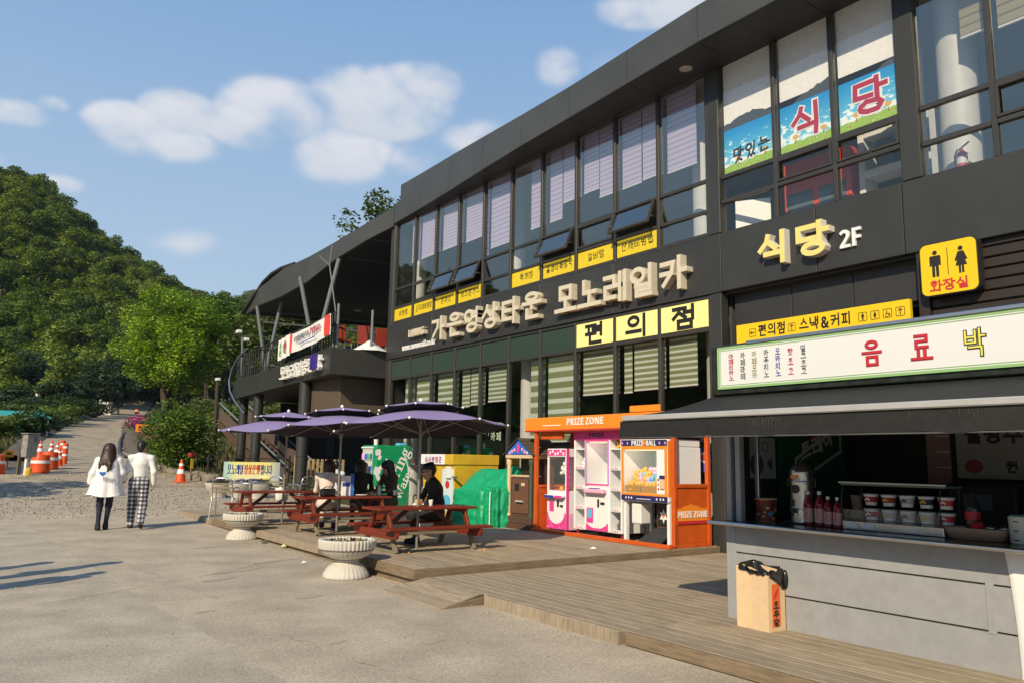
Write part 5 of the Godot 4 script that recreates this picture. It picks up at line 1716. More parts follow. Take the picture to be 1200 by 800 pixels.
func signs() -> void:
	var fx := FX - 0.052
	var t := thing("main_sign_letters", "row of big raised cream Korean letters along the dark band", "sign")
	sign_letters(t, "가은영상타운", Vector3(fx, 4.73, -18.0), 0.64, 0.55, 0.178, 0.088, 0.16, M.cream)
	sign_letters(t, "모노레일카", Vector3(fx, 4.69, -12.72), 0.62, 0.54, 0.14, 0.088, 0.16, M.cream)
	t = thing("small_emblem_letters", "small raised cream emblem letters left of the big row", "sign")
	for k in 4:
		latin("letter", "LMMG"[k], "Droid Sans", 0.20, 0.12, M.cream, t, Vector3(fx - 0.06, 5.06, -19.34 + k * 0.25), UZ, Vector3.UP, 700, 1.15)
	t = thing("web_address", "white web address lettering at the left end of the dark band", "sign")
	latin("lettering", "www.monorail.co.kr", "Droid Sans", 0.16, 0.03, M.white_plastic, t, Vector3(fx - 0.016, 4.715, -18.98), UZ, Vector3.UP, 700, 0.86)
	t = thing("restaurant_sign", "raised yellow restaurant lettering above the recessed grey panels", "sign")
	sign_letters(t, "식당", Vector3(fx, 4.75, -7.52), 0.53, 0.46, 0.15, 0.088, 0.14, M.letter_side, M.letter_yellow)
	t = thing("floor_number", "white 2F lettering to the right of the yellow restaurant letters", "sign")
	latin("lettering", "2F", "Droid Sans", 0.27, 0.04, M.white_plastic, t, Vector3(fx - 0.022, 4.88, -6.02), UZ, Vector3.UP, 700, 0.9)
	# three backlit shop panels
	for k in 3:
		var ch := "편의점"[k]
		t = thing("shop_sign_panel", "pale yellow panel with one black letter, %s of the three under the cream letters" % ["leftmost", "middle one", "rightmost"][k], "sign", Vector3.ZERO, 0.0, "convenience shop sign panels")
		var z0 := -12.26 + 1.2 * k
		put("panel", sb(Vector3(FX - 0.012, 3.92, z0), Vector3(FX + 0.04, 4.40, z0 + 1.12), 0.004), M.sign_pale, t)
		var mb := MB.new()
		write(mb, ch, Vector3(FX - 0.0125, 3.97, z0 + 0.30), UZ, Vector3.UP, 0.54, 0.38, 0.0, 0.074, 0.003)
		put("lettering", mb, M.ink, t)
	# menu sheets in the row of small windows
	var menu := {0: "비빔밥", 1: "곤드레비빔밥", 2: "돈가스", 3: "치즈돈가스", 5: "육개장", 6: "올갱이해장국", 7: "갈비탕", 8: "산채비빔밥"}
	var nth := {0: "first", 1: "second", 2: "third", 3: "fourth", 5: "fifth", 6: "sixth", 7: "seventh", 8: "eighth"}
	for k in menu:
		t = thing("menu_sheet", "yellow menu sheet in a small upstairs window, %s from the far corner" % nth[k], "sign", Vector3.ZERO, 0.0, "yellow menu sheets in the windows")
		var z0: float = BAY0 + PITCH * k + 0.05
		put("sheet", sb(Vector3(FX + 0.012, 5.60, z0), Vector3(FX + 0.02, 5.965, z0 + 1.1)), M.film_yellow, t)
		var n: int = menu[k].length()
		var w := minf(0.15, 0.92 / n - 0.03)
		var mb := MB.new()
		write(mb, menu[k], Vector3(FX + 0.0115, 5.72, z0 + 0.55 - n * (w + 0.03) * 0.5 + 0.03), Vector3(0, 0.02, 1).normalized(), Vector3.UP, w, 0.16, 0.03, 0.014, 0.002, false, 0.06)
		put("lettering", mb, M.ink, t)
	# painted landscape posters with the restaurant's name
	for k in 3:
		var z0: float = [-8.40, -7.25, -6.20][k]
		var z1: float = [-7.37, -6.31, -5.27][k]
		t = thing("landscape_poster", "blue sky and meadow window poster with %s" % ["small black letters", "one red letter, in the middle window", "one red letter, beside the wide pillar"][k], "poster", Vector3.ZERO, 0.0, "restaurant posters in the upstairs windows")
		put("white_blind", sb(Vector3(10.70, 7.52, z0), Vector3(10.708, 8.64, z1)), M.white_sheet, t)
		# a dark skyline cut along the lower edge of the white sheet
		var poly := PackedVector2Array([Vector2(z0, 7.54), Vector2(z0, 7.4), Vector2(z0, 7.24), Vector2(z1, 7.24), Vector2(z1, 7.5)])
		var edge := PackedVector2Array()
		edge.append(Vector2(z0, 7.24)); edge.append(Vector2(z1, 7.24))
		for q in 16:
			var f := q / 15.0
			edge.append(Vector2(lerpf(z1, z0, f), 7.46 + 0.14 * sin(f * 3.0 + k * 1.3) + rng.randf_range(-0.025, 0.025)))
		var mb := MB.new()
		mb.prism(edge, Vector3(10.697, 0, 0), UZ, Vector3.UP, 0.004)
		put("hill_print", mb, mat("hill_print", lin(0.06, 0.075, 0.09), 0.6), t)
		mb = MB.new()
		mb.quad(Vector3(10.69, 6.60, z0), Vector3(10.69, 6.60, z1), Vector3(10.69, 7.40, z1), Vector3(10.69, 7.40, z0))
		put("landscape_print", mb, image_mat("landscape%d" % k, landscape(k), 0.5), t)
		mb = MB.new()
		if k == 0:
			write(mb, "맛있는", Vector3(10.688, 6.76, z0 + 0.2), Vector3(0, 0.07, 1).normalized(), Vector3.UP, 0.21, 0.24, 0.05, 0.034, 0.002, false, 0.03)
			put("lettering", mb, M.ink, t)
		else:
			var ch: String = ["", "식", "당"][k]
			write(mb, ch, Vector3(10.688, 6.80, z0 + 0.24), UZ, Vector3.UP, 0.52, 0.50, 0.0, 0.125, 0.002, false, 0.02)
			put("letter_outline", mb, M.white_sheet, t)
			mb = MB.new()
			write(mb, ch, Vector3(10.685, 6.80, z0 + 0.24), UZ, Vector3.UP, 0.52, 0.50, 0.0, 0.078, 0.002, false, 0.02)
			put("lettering", mb, M.crimson, t)
	# toilets
	t = thing("toilet_sign", "square yellow toilet sign with two figures on the dark slats", "sign")
	var mb := MB.new()
	mb.prism(round_rect(-5.005, 3.80, -4.27, 4.52, 0.09), Vector3(FX - 0.02, 0, 0), UZ, Vector3.UP, 0.15)
	put("box", mb, M.ink, t)
	mb = MB.new()
	mb.prism(round_rect(-4.99, 3.815, -4.285, 4.505, 0.08), Vector3(FX - 0.171, 0, 0), UZ, Vector3.UP, 0.006)
	put("face", mb, M.sign_yellow, t)
	mb = MB.new()
	person_icon(mb, Vector3(FX - 0.1775, 4.055, -4.80), UZ, 0.36, false, 0.003)
	person_icon(mb, Vector3(FX - 0.1775, 4.055, -4.475), UZ, 0.36, true, 0.003)
	mb.span(Vector3(FX - 0.1805, 4.06, -4.645), Vector3(FX - 0.1765, 4.42, -4.637))
	put("figures", mb, M.ink, t)
	mb = MB.new()
	write(mb, "화장실", Vector3(FX - 0.1775, 3.865, -4.88), UZ, Vector3.UP, 0.145, 0.135, 0.025, 0.021, 0.003)
	put("lettering", mb, M.red_ink, t)
	# direction board
	t = thing("direction_sign", "long yellow direction board with black arrows and letters above the kiosk", "sign")
	put("board", sb(Vector3(FX - 0.2, 3.36, -8.02), Vector3(FX - 0.12, 3.815, -5.16), 0.006), M.sign_yellow, t)
	mb = MB.new()
	var x := FX - 0.201
	write(mb, "편의점", Vector3(x, 3.59, -7.58), UZ, Vector3.UP, 0.14, 0.17, 0.035, 0.022, 0.003)
	write(mb, "스낵", Vector3(x, 3.59, -6.84), UZ, Vector3.UP, 0.14, 0.17, 0.035, 0.022, 0.003)
	write(mb, "커피", Vector3(x, 3.59, -6.32), UZ, Vector3.UP, 0.14, 0.17, 0.035, 0.022, 0.003)
	put("lettering", mb, M.ink, t)
	latin("ampersand", "&", "Droid Sans", 0.17, 0.006, M.ink, t, Vector3(x - 0.003, 3.655, -6.42), UZ, Vector3.UP, 700, 0.8)
	for q in [-7.70, -6.98, -5.83, -5.65, -5.47, -5.29]:
		mb = MB.new()
		mb.stroke(Array(round_rect(q - 0.06, 3.60, q + 0.06, 3.72, 0.015)), true, 0.008, Vector3(x, 0, 0), UZ, Vector3.UP, 0.002)
		if q == -7.70:
			mb.stroke([Vector2(q + 0.04, 3.66), Vector2(q - 0.035, 3.66)], false, 0.012, Vector3(x, 0, 0), UZ, Vector3.UP, 0.003)
			mb.stroke([Vector2(q - 0.01, 3.685), Vector2(q - 0.038, 3.66), Vector2(q - 0.01, 3.635)], false, 0.012, Vector3(x, 0, 0), UZ, Vector3.UP, 0.0025)
		elif q in [-6.98, -5.29]:
			mb.stroke([Vector2(q, 3.62), Vector2(q, 3.70)], false, 0.012, Vector3(x, 0, 0), UZ, Vector3.UP, 0.003)
			mb.stroke([Vector2(q - 0.025, 3.675), Vector2(q, 3.70), Vector2(q + 0.025, 3.675)], false, 0.012, Vector3(x, 0, 0), UZ, Vector3.UP, 0.0025)
		elif q == -5.47:
			mb.stroke([Vector2(q - 0.01, 3.70), Vector2(q - 0.01, 3.655), Vector2(q + 0.025, 3.655), Vector2(q + 0.035, 3.62)], false, 0.01, Vector3(x, 0, 0), UZ, Vector3.UP, 0.003)
			mb.stroke(ring(q - 0.005, 3.635, 0.026, 0.022), true, 0.007, Vector3(x, 0, 0), UZ, Vector3.UP, 0.0024)
		else:
			person_icon(mb, Vector3(x, 3.612, q), UZ, 0.098, q == -5.65, 0.003)
		put("pictogram", mb, M.ink, t)
	# terrace: white block letters on a rail
	t = thing("station_sign_letters", "row of white block letters fixed to the terrace edge", "sign")
	var chars := "모노레일승강장"
	for k in 7:
		var z := -25.85 + k * 0.63
		var fxz := steps(-z, [20.98, 23.5, 27.0], [8.80, 9.02, 9.30]) - 0.06
		mb = MB.new()
		write(mb, chars[k], Vector3(fxz, 4.12 + 0.0 * k, z), UZ, Vector3.UP, 0.5, 0.40, 0.0, 0.062, 0.12)
		put("letter", mb, M.white_paint if k != 6 else M.white_plastic, t)
	put("back_rail", sb(Vector3(8.86, 4.05, -25.6), Vector3(9.15, 4.10, -25.55)), M.dark_metal, t)
	mb = MB.new()
	for q in [0.0, 0.22]:
		mb.span(Vector3(8.62, 4.12, -22.12 + q), Vector3(8.72, 4.55, -21.98 + q))
	put("blue_emblem", mb, mat("emblem_blue", lin(0.05, 0.03, 0.25), 0.4), t)
	# banners
	t = thing("terrace_banner", "long white banner with red ends tied along the terrace railing", "banner")
	cloth_strip(t, "cloth", Vector3(8.95, 4.90, -24.75), Vector3(8.66, 5.02, -20.8), 0.62, M.white_sheet)
	cloth_strip(t, "red_end", Vector3(8.918, 4.91, -24.72), Vector3(8.906, 4.92, -24.55), 0.60, M.banner_red if M.has("banner_red") else mat("banner_red", lin(0.66, 0.05, 0.035), 0.6))
	cloth_strip(t, "red_end", Vector3(8.66, 5.01, -21.25), Vector3(8.636, 5.03, -20.86), 0.60, M.banner_red)
	mb = MB.new()
	write(mb, "가은영상타운에오신것을", Vector3(8.84, 5.20, -24.15), Vector3(-0.07, 0.03, 1).normalized(), Vector3.UP, 0.10, 0.14, 0.04, 0.02, 0.006)
	put("lettering", mb, M.grey_ink, t)
	mb = MB.new()
	write(mb, "환영합니다", Vector3(8.71, 5.24, -22.46), Vector3(-0.07, 0.03, 1).normalized(), Vector3.UP, 0.14, 0.17, 0.05, 0.026, 0.006)
	put("lettering", mb, M.crimson, t)
	mb = MB.new()
	for q in 12: mb.span(Vector3(8.80 - q * 0.012, 5.06 + q * 0.003, -23.6 + q * 0.14), Vector3(8.806 - q * 0.012, 5.09 + q * 0.003, -23.5 + q * 0.14))
	put("small_print", mb, M.blue_ink, t)
	t = thing("emblem_banner", "short white banner with a round tan emblem at the left of the long banner", "banner")
	cloth_strip(t, "cloth", Vector3(9.06, 4.78, -26.2), Vector3(8.97, 4.86, -24.85), 0.72, M.white_sheet)
	mb = MB.new()
	mb.ball(Vector3(9.0, 5.20, -25.4), Vector3(0.006, 0.22, 0.24), 20, 10, Basis(Vector3.UP, -0.07))
	put("emblem", mb, mat("emblem_tan", lin(0.36, 0.24, 0.16), 0.6), t)
	mb = MB.new()
	mb.ball(Vector3(8.993, 5.24, -25.4), Vector3(0.006, 0.10, 0.11), 16, 8, Basis(Vector3.UP, -0.07))
	put("emblem_heart", mb, M.crimson, t)
	mb = MB.new()
	write(mb, "가은", Vector3(9.035, 5.20, -26.02), UZ, Vector3.UP, 0.16, 0.18, 0.06, 0.04, 0.005, true)
	put("lettering", mb, M.green_ink, t)
	# the notice banner low down by the flower boxes
	t = thing("notice_banner", "yellow and blue notice banner tied to a low fence behind flower boxes", "banner")
	var o := Vector3(7.74, 0.57, -27.0)
	var ux := Vector3(0.985, 0, 0.17).normalized()
	mb = MB.new()
	mb.quad(o, o + ux * 1.84, o + ux * 1.84 + Vector3(0, 0.78, 0), o + Vector3(0, 0.78, 0))
	mb.quad(o + ux * 1.84 + Vector3(0, 0, -0.01), o + Vector3(0, 0, -0.01), o + Vector3(0, 0.78, -0.01), o + ux * 1.84 + Vector3(0, 0.78, -0.01))
	put("cloth", mb, image_mat("banner_print", banner_print(), 0.7), t)
	var lines := [["모노레일", M.blue_ink, 0.12], ["정상운행", M.red_ink, 0.66], ["합니다", M.blue_ink, 1.2]]
	for l in lines:
		mb = MB.new()
		write(mb, l[0], o + ux * l[2] + Vector3(0, 0.38, 0) + Vector3(-0.17, 0, 0.985) * 0.003, ux, Vector3.UP, 0.11, 0.30, 0.022, 0.024, 0.004)
		put("lettering", mb, l[1], t)
	put("yellow_card", sb(o + ux * 1.22 + Vector3(0, 0.03, 0.02), o + ux * 1.5 + Vector3(0, 0.24, 0.03)), mat("card_yellow", lin(0.80, 0.72, 0.16), 0.6), t)

func cloth_strip(t: Node3D, called: String, a: Vector3, b: Vector3, h: float, m: Material) -> void:
	var rows := []
	for j in 5:
		var row := PackedVector3Array()
		for k in 22:
			var f := k / 21.0
			var p := a.lerp(b, f)
			p.y += h * j / 4.0 - 0.05 * sin(PI * f) * (1.0 if (b - a).length() > 2.0 else 0.0)
			p.x -= 0.012 * sin(f * 17.0 + j * 0.7)
			row.append(p)
		rows.append(row)
	var mb := MB.new()
	mb.grid(rows)
	put(called, mb, m, t)

func landscape(k: int) -> Image:
	var w := 160
	var h := 128
	var im := Image.create(w, h, false, Image.FORMAT_RGB8)
	var f := FastNoiseLite.new()
	f.seed = 90 + k; f.frequency = 0.03
	var g := FastNoiseLite.new()
	g.seed = 130 + k; g.frequency = 0.09
	for y in h:
		for x in w:
			var c := Color(0.10, 0.55, 0.82).lerp(Color(0.50, 0.82, 0.93), y / 110.0)
			var cl := smoothstep(0.0, 0.35, f.get_noise_2d(x, y * 1.7) + 0.6 * (y - 66) / 60.0)
			c = c.lerp(Color(0.93, 0.96, 0.97), cl * (1.0 if y > 30 else 0.25))
			var gr := h - 22 + 6.0 * f.get_noise_2d(x * 1.2, 500.0) - (x * 0.02)
			if y > gr: c = Color(0.50, 0.70, 0.25).lerp(Color(0.70, 0.80, 0.35), 0.5 + 0.5 * g.get_noise_2d(x * 2.0, y * 2.0))
			im.set_pixel(x, y, c)
	for q in 30:
		var x := rng.randi_range(2, w - 4)
		var y := rng.randi_range(h - 20, h - 4)
		im.fill_rect(Rect2i(x, y, 2, 2), [Color(0.9, 0.5, 0.2), Color(0.95, 0.95, 0.95), Color(0.15, 0.35, 0.5), Color(0.85, 0.25, 0.25)][q % 4])
	for q in 2:
		var x := 120 - 85 * q
		for yy in 18:
			for xx in 22:
				if Vector2(xx - 11, (yy - 8) * 1.4).length() < 9.0 + rng.randf_range(-2, 2): im.set_pixel(x + xx, h - 44 + yy, Color(0.86, 0.66, 0.28))
		im.fill_rect(Rect2i(x + 10, h - 28, 2, 10), Color(0.45, 0.30, 0.15))
	return im

func banner_print() -> Image:
	var im := Image.create(192, 80, false, Image.FORMAT_RGB8)
	for y in 80:
		for x in 192:
			var c := Color(0.93, 0.90, 0.55).lerp(Color(0.90, 0.90, 0.78), y / 80.0)
			var e := minf(x, 191 - x) / 40.0
			if e < 1.0: c = c.lerp(Color(0.55, 0.66, 0.82) if x > 100 else Color(0.62, 0.80, 0.86), (1.0 - e) * 0.85)
			im.set_pixel(x, y, c)
	return im

# ---------------------------------------------------------------- game machines and cabinets against the facade
func part_box(parent: Node, called: String, a: Vector3, b: Vector3, m: Material, bev := 0.0) -> MeshInstance3D:
	return put(called, sb(a, b, bev), m, parent)

func toy_mesh(sd: int) -> MB:
	var mb := MB.new()
	var r := RandomNumberGenerator.new()
	r.seed = sd
	mb.ball(Vector3(0, 0.05, 0), Vector3(0.055, 0.05, 0.055), 12, 8)
	mb.ball(Vector3(-0.01, 0.115, 0), Vector3(0.042, 0.04, 0.042), 12, 8)
	for s in [-1.0, 1.0]:
		mb.ball(Vector3(0, 0.15, 0.028 * s), Vector3(0.015, 0.017, 0.015), 8, 6)
		mb.ball(Vector3(-0.045, 0.02, 0.035 * s), Vector3(0.028, 0.02, 0.02), 8, 6)
		mb.ball(Vector3(-0.02, 0.07, 0.055 * s), Vector3(0.02, 0.03, 0.018), 8, 6)
	return mb

func arcade() -> void:
	# the orange booth
	var t := thing("prize_booth", "open orange steel booth around the game machines with a lettered header", "booth")
	for p in [[9.45, -12.12, 2.12], [10.38, -12.12, 2.12], [9.56, -8.66, 2.2], [10.38, -8.66, 2.2]]:
		part_box(t, "post", Vector3(p[0] - 0.035, 0.22, p[1] - 0.035), Vector3(p[0] + 0.035, p[2], p[1] + 0.035), M.orange, 0.004)
	part_box(t, "base_rail", Vector3(9.36, 0.222, -12.2), Vector3(9.44, 0.285, -8.6), M.orange, 0.006)
	part_box(t, "base_rail", Vector3(9.445, 0.222, -8.70), Vector3(10.42, 0.285, -8.63), M.orange, 0.006)
	part_box(t, "base_rail", Vector3(9.445, 0.222, -12.18), Vector3(10.42, 0.285, -12.08), M.orange, 0.006)
	part_box(t, "side_panel", Vector3(9.60, 0.29, -8.672), Vector3(10.34, 1.17, -8.650), M.orange)
	part_box(t, "side_rail", Vector3(9.596, 1.17, -8.69), Vector3(10.344, 1.23, -8.63), M.orange, 0.004)
	part_box(t, "side_panel", Vector3(9.49, 0.29, -12.13), Vector3(10.34, 1.05, -12.11), M.orange)
	part_box(t, "side_rail", Vector3(9.486, 1.05, -12.15), Vector3(10.344, 1.10, -12.09), M.orange, 0.004)
	part_box(t, "header_back", Vector3(9.50, 1.98, -12.05), Vector3(9.56, 2.12, -11.4), M.orange)
	# header board with a wave
	part_box(t, "header", Vector3(9.38, 2.12, -12.42), Vector3(10.45, 2.39, -8.58), M.orange_light, 0.01)
	var mb := MB.new()
	var wave := PackedVector2Array()
	for k in 24: wave.append(Vector2(lerpf(-12.41, -8.6, k / 23.0), 2.20 + 0.035 * sin(k * 0.55)))
	for k in 24: wave.append(Vector2(lerpf(-8.6, -12.41, k / 23.0), 2.185 + 0.02 * sin((23 - k) * 0.55 + 0.5)))
	mb.prism(wave, Vector3(9.379, 0, 0), UZ, Vector3.UP, 0.003)
	mb.span(Vector3(9.376, 2.125, -12.41), Vector3(9.3795, 2.15, -8.6))
	put("header_wave", mb, M.red_ink, t)
	latin("lettering", "PRIZE ZONE", "Droid Sans", 0.125, 0.006, M.white_plastic, t, Vector3(9.3735, 2.285, -10.62), UZ, Vector3.UP, 800, 1.05)
	part_box(t, "small_print", Vector3(9.3755, 2.225, -11.85), Vector3(9.3795, 2.24, -11.3), M.white_plastic)
	part_box(t, "header_top_sign", Vector3(9.6, 2.42, -9.7), Vector3(9.64, 2.53, -9.0), M.orange_light, 0.006)
	# side plate
	mb = MB.new()
	mb.prism(PackedVector2Array([Vector2(9.61, 0.60), Vector2(10.33, 0.60), Vector2(10.33, 0.84), Vector2(10.2, 0.84), Vector2(10.1, 0.875), Vector2(9.95, 0.90), Vector2(9.8, 0.875), Vector2(9.72, 0.84), Vector2(9.61, 0.84)]), Vector3(0, 0, -8.649), Vector3.RIGHT, Vector3.UP, 0.012)
	put("name_plate", mb, M.orange_light, t)
	part_box(t, "name_plate_foot", Vector3(9.61, 0.595, -8.6365), Vector3(10.33, 0.645, -8.632), M.red_ink)
	latin("lettering", "PRIZE ZONE", "Droid Sans", 0.10, 0.006, M.white_plastic, t, Vector3(9.97, 0.745, -8.633), Vector3.RIGHT, Vector3.UP, 800, 0.95)
	part_box(t, "foot_bracket", Vector3(9.49, 0.25, -8.62), Vector3(9.53, 0.62, -8.60), M.orange, 0.004)
	# pink claw machine
	t = thing("claw_machine", "slim white and pink claw machine at the left end of the orange booth", "game machine", Vector3(9.62, 0.28, -11.70))
	part_box(t, "cabinet", Vector3(0.0, 0.0, -0.29), Vector3(0.55, 0.72, 0.29), M.white_plastic, 0.012)
	part_box(t, "back_panel", Vector3(0.50, 0.72, -0.29), Vector3(0.55, 1.36, 0.29), M.pink_pale)
	for s in [-0.27, 0.27]:
		for x in [0.02, 0.53]:
			part_box(t, "corner_post", Vector3(x - 0.018, 0.72, s - 0.018), Vector3(x + 0.018, 1.36, s + 0.018), M.white_plastic, 0.003)
	part_box(t, "marquee", Vector3(0.0, 1.36, -0.29), Vector3(0.55, 1.52, 0.29), M.white_plastic, 0.01)
	part_box(t, "marquee_sheet", Vector3(-0.004, 1.385, -0.27), Vector3(-0.001, 1.50, 0.27), M.pink)
	mb = MB.new()
	for k in 6: mb.ball(Vector3(-0.004, 1.44 + 0.03 * sin(k * 2.0), -0.2 + k * 0.08), Vector3(0.003, 0.03, 0.03), 10, 6)
	put("marquee_print", mb, M.white_plastic, t)
	part_box(t, "floor", Vector3(0.02, 0.722, -0.25), Vector3(0.50, 0.73, 0.25), M.pink_pale)
	pane(t, "front_glass", -0.25, 0.25, 0.74, 1.35, 0.012, M.pane_clear)
	mb = MB.new()
	mb.quad(Vector3(0.04, 0.74, 0.272), Vector3(0.51, 0.74, 0.272), Vector3(0.51, 1.35, 0.272), Vector3(0.04, 1.35, 0.272))
	put("side_glass", mb, M.pane_clear, t)
	part_box(t, "control_shelf", Vector3(-0.09, 0.60, -0.28), Vector3(0.0, 0.64, 0.28), M.white_plastic, 0.01)
	part_box(t, "control_print", Vector3(-0.094, 0.585, -0.27), Vector3(-0.09, 0.635, 0.02), M.blue_ink)
	part_box(t, "control_print", Vector3(-0.094, 0.585, 0.05), Vector3(-0.09, 0.635, 0.26), M.pink)
	part_box(t, "prize_door", Vector3(-0.008, 0.33, -0.2), Vector3(0.0, 0.52, -0.07), M.pink)
	part_box(t, "coin_slot", Vector3(-0.012, 0.42, 0.03), Vector3(0.0, 0.54, 0.08), M.ink)
	part_box(t, "coin_slot", Vector3(-0.012, 0.42, 0.12), Vector3(0.0, 0.46, 0.2), M.ink)
	mb = MB.new()
	var bib := PackedVector2Array([Vector2(-0.285, 0.01), Vector2(0.285, 0.01), Vector2(0.285, 0.30)])
	for k in 13:
		var a := PI * k / 12.0
		bib.append(Vector2(cos(a) * 0.25, 0.32 - sin(a) * 0.22))
	bib.append(Vector2(-0.285, 0.30))
	mb.prism(bib, Vector3(-0.001, 0, 0), UZ, Vector3.UP, 0.004)
	put("front_print", mb, M.pink, t)
	mb = MB.new()
	for k in 40:
		var q := Vector2(rng.randf_range(-0.27, 0.27), rng.randf_range(0.02, 0.26))
		if q.distance_to(Vector2(0, 0.32)) > 0.26: mb.ball(Vector3(-0.006, q.y, q.x), Vector3(0.003, 0.012, 0.012), 8, 5)
	put("front_print_dots", mb, M.pink_pale, t)
	part_box(t, "side_stripe", Vector3(0.0, 0.0, 0.2905), Vector3(0.07, 1.52, 0.293), M.pink)
	part_box(t, "side_print", Vector3(0.08, 0.0, 0.2905), Vector3(0.5, 0.3, 0.293), M.pink_pale)
	single("white_toy", toy_mesh(3), M.white_cloth, "white plush toy hanging in the slim pink claw machine", "plush toy", Vector3(9.82, 1.30, -11.62), 0.0).scale = Vector3.ONE * 1.8
	mb = MB.new()
	for k in 6: mb.ball(Vector3(rng.randf_range(0.1, 0.4), 0.76, rng.randf_range(-0.05, 0.22)), Vector3.ONE * 0.045, 12, 8)
	single("yellow_balls", mb, M.gold, "yellow prize balls lying in the slim pink claw machine", "balls", Vector3(9.62, 0.28, -11.70))
	# tall white prize machine with side shelves
	t = thing("prize_machine", "tall white and pink prize machine with open shelves on both sides", "game machine", Vector3(9.60, 0.34, -10.53))
	part_box(t, "cabinet", Vector3(0.0, 0.0, -0.30), Vector3(0.7, 0.78, 0.30), M.white_plastic, 0.01)
	part_box(t, "header", Vector3(-0.02, 1.62, -0.64), Vector3(0.7, 1.79, 0.64), M.pink, 0.01)
	latin("header_print", "PRIZE", "Droid Sans", 0.07, 0.004, M.navy, t, Vector3(-0.024, 1.705, 0.0), UZ, Vector3.UP, 800, 1.6)
	part_box(t, "back_panel", Vector3(0.66, 0.0, -0.64), Vector3(0.7, 1.62, 0.64), M.white_plastic)
	for s in [-0.62, -0.32, 0.32, 0.62]:
		part_box(t, "upright", Vector3(0.0, 0.0, s - 0.02), Vector3(0.66, 1.62, s + 0.02), M.white_plastic, 0.005)
	for s in [-0.47, 0.47]:
		for y in [0.0, 0.36, 0.72, 1.08, 1.44]:
			part_box(t, "shelf", Vector3(0.005, y, s - 0.13), Vector3(0.65, y + 0.02, s + 0.13), M.white_plastic)
			if y < 1.4:
				part_box(t, "shelf_label", Vector3(-0.004, y + 0.015, s - 0.125), Vector3(0.002, y + 0.06, s + 0.125), M.white_sheet)
				mb = MB.new()
				for k in 4: mb.span(Vector3(-0.0065, y + 0.025, s - 0.1 + k * 0.05), Vector3(-0.004, y + 0.048, s - 0.075 + k * 0.05))
				put("shelf_print", mb, M.pink, t)
	part_box(t, "window_frame", Vector3(-0.012, 0.80, -0.31), Vector3(0.0, 0.83, 0.31), M.pink)
	part_box(t, "window_frame", Vector3(-0.012, 1.59, -0.31), Vector3(0.0, 1.62, 0.31), M.pink)
	for s in [-0.30, 0.30]: part_box(t, "window_frame", Vector3(-0.012, 0.83, s - 0.015), Vector3(0.0, 1.59, s + 0.015), mat("lilac", lin(0.55, 0.25, 0.62), 0.4))
	part_box(t, "inner_back", Vector3(0.55, 0.80, -0.29), Vector3(0.57, 1.60, 0.29), M.aqua)
	pane(t, "front_glass", -0.28, 0.28, 0.83, 1.59, -0.004, M.pane_clear)
	part_box(t, "tube_lamp", Vector3(0.06, 1.56, -0.26), Vector3(0.09, 1.585, 0.26), glow())
	cabinet_lamp(t, Vector3(0.2, 1.52, 0.0), 0.045)
	for k in 3: part_box(t, "inner_shelf", Vector3(0.2, 0.95 + k * 0.2, 0.08), Vector3(0.5, 0.962 + k * 0.2, 0.28), M.pink_pale)
	mb = MB.new()
	for k in 12: mb.cyl(Vector3(0.22, 0.86 + k * 0.06, 0.05), Vector3(0.22, 0.89 + k * 0.06, 0.05), 0.008, -1.0, 6)
	put("chain", mb, M.grey_ink, t)
	part_box(t, "control_shelf", Vector3(-0.11, 0.66, -0.26), Vector3(0.0, 0.74, 0.26), M.pink_pale, 0.02)
	part_box(t, "joystick_plate", Vector3(-0.10, 0.741, -0.12), Vector3(-0.02, 0.755, 0.10), M.blue_ink, 0.004)
	part_box(t, "coin_slot", Vector3(-0.014, 0.42, 0.02), Vector3(0.0, 0.56, 0.06), M.ink)
	part_box(t, "coin_slot", Vector3(-0.014, 0.47, 0.10), Vector3(0.0, 0.51, 0.2), M.ink)
	part_box(t, "prize_door", Vector3(-0.01, 0.14, -0.27), Vector3(0.0, 0.40, -0.10), M.pink)
	part_box(t, "prize_door_window", Vector3(-0.014, 0.22, -0.24), Vector3(-0.01, 0.38, -0.13), M.sky_blue)
	mb = MB.new()
	mb.prism(PackedVector2Array([Vector2(-0.29, 0.01), Vector2(0.29, 0.01), Vector2(0.29, 0.16), Vector2(0.22, 0.10), Vector2(0.1, 0.05), Vector2(-0.12, 0.05), Vector2(-0.22, 0.09), Vector2(-0.29, 0.13)]), Vector3(-0.001, 0, 0), UZ, Vector3.UP, 0.004)
	put("front_print", mb, M.pink, t)
	for s in [Vector2(0.06, -0.58), Vector2(0.06, 0.58), Vector2(0.6, -0.58), Vector2(0.6, 0.58)]:
		mb = MB.new()
		mb.cyl(Vector3(s.x, -0.10, s.y - 0.02), Vector3(s.x, -0.10, s.y + 0.02), 0.035, -1.0, 12)
		mb.bar(Vector3(s.x, -0.07, s.y), Vector3(s.x, 0.0, s.y), 0.03, 0.03)
		put("castor", mb, M.crimson, t)
	for s in [[-0.47, 1.10, "white"], [0.47, 1.46, "yellow"], [0.47, 0.02, "grey"]]:
		single("shelf_toy", toy_mesh(4), {"white": M.white_cloth, "yellow": M.gold, "grey": M.grey_ink}[s[2]], "%s plush toy sitting on a side shelf of the tall prize machine" % s[2], "plush toy", Vector3(9.78, 0.34 + s[1] + 0.0, -10.53 + s[0])).scale = Vector3.ONE * 1.4
	# the big ball machine
	t = thing("ball_machine", "wide white, orange and navy prize machine with a big window of soft toys", "game machine", Vector3(9.50, 0.22, -9.27))
	t.scale = Vector3(1, 1, 0.82)
	var by := 0.70
	part_box(t, "cabinet_floor", Vector3(0.0, by, -0.65), Vector3(0.8, by + 0.14, 0.65), M.white_plastic, 0.02)
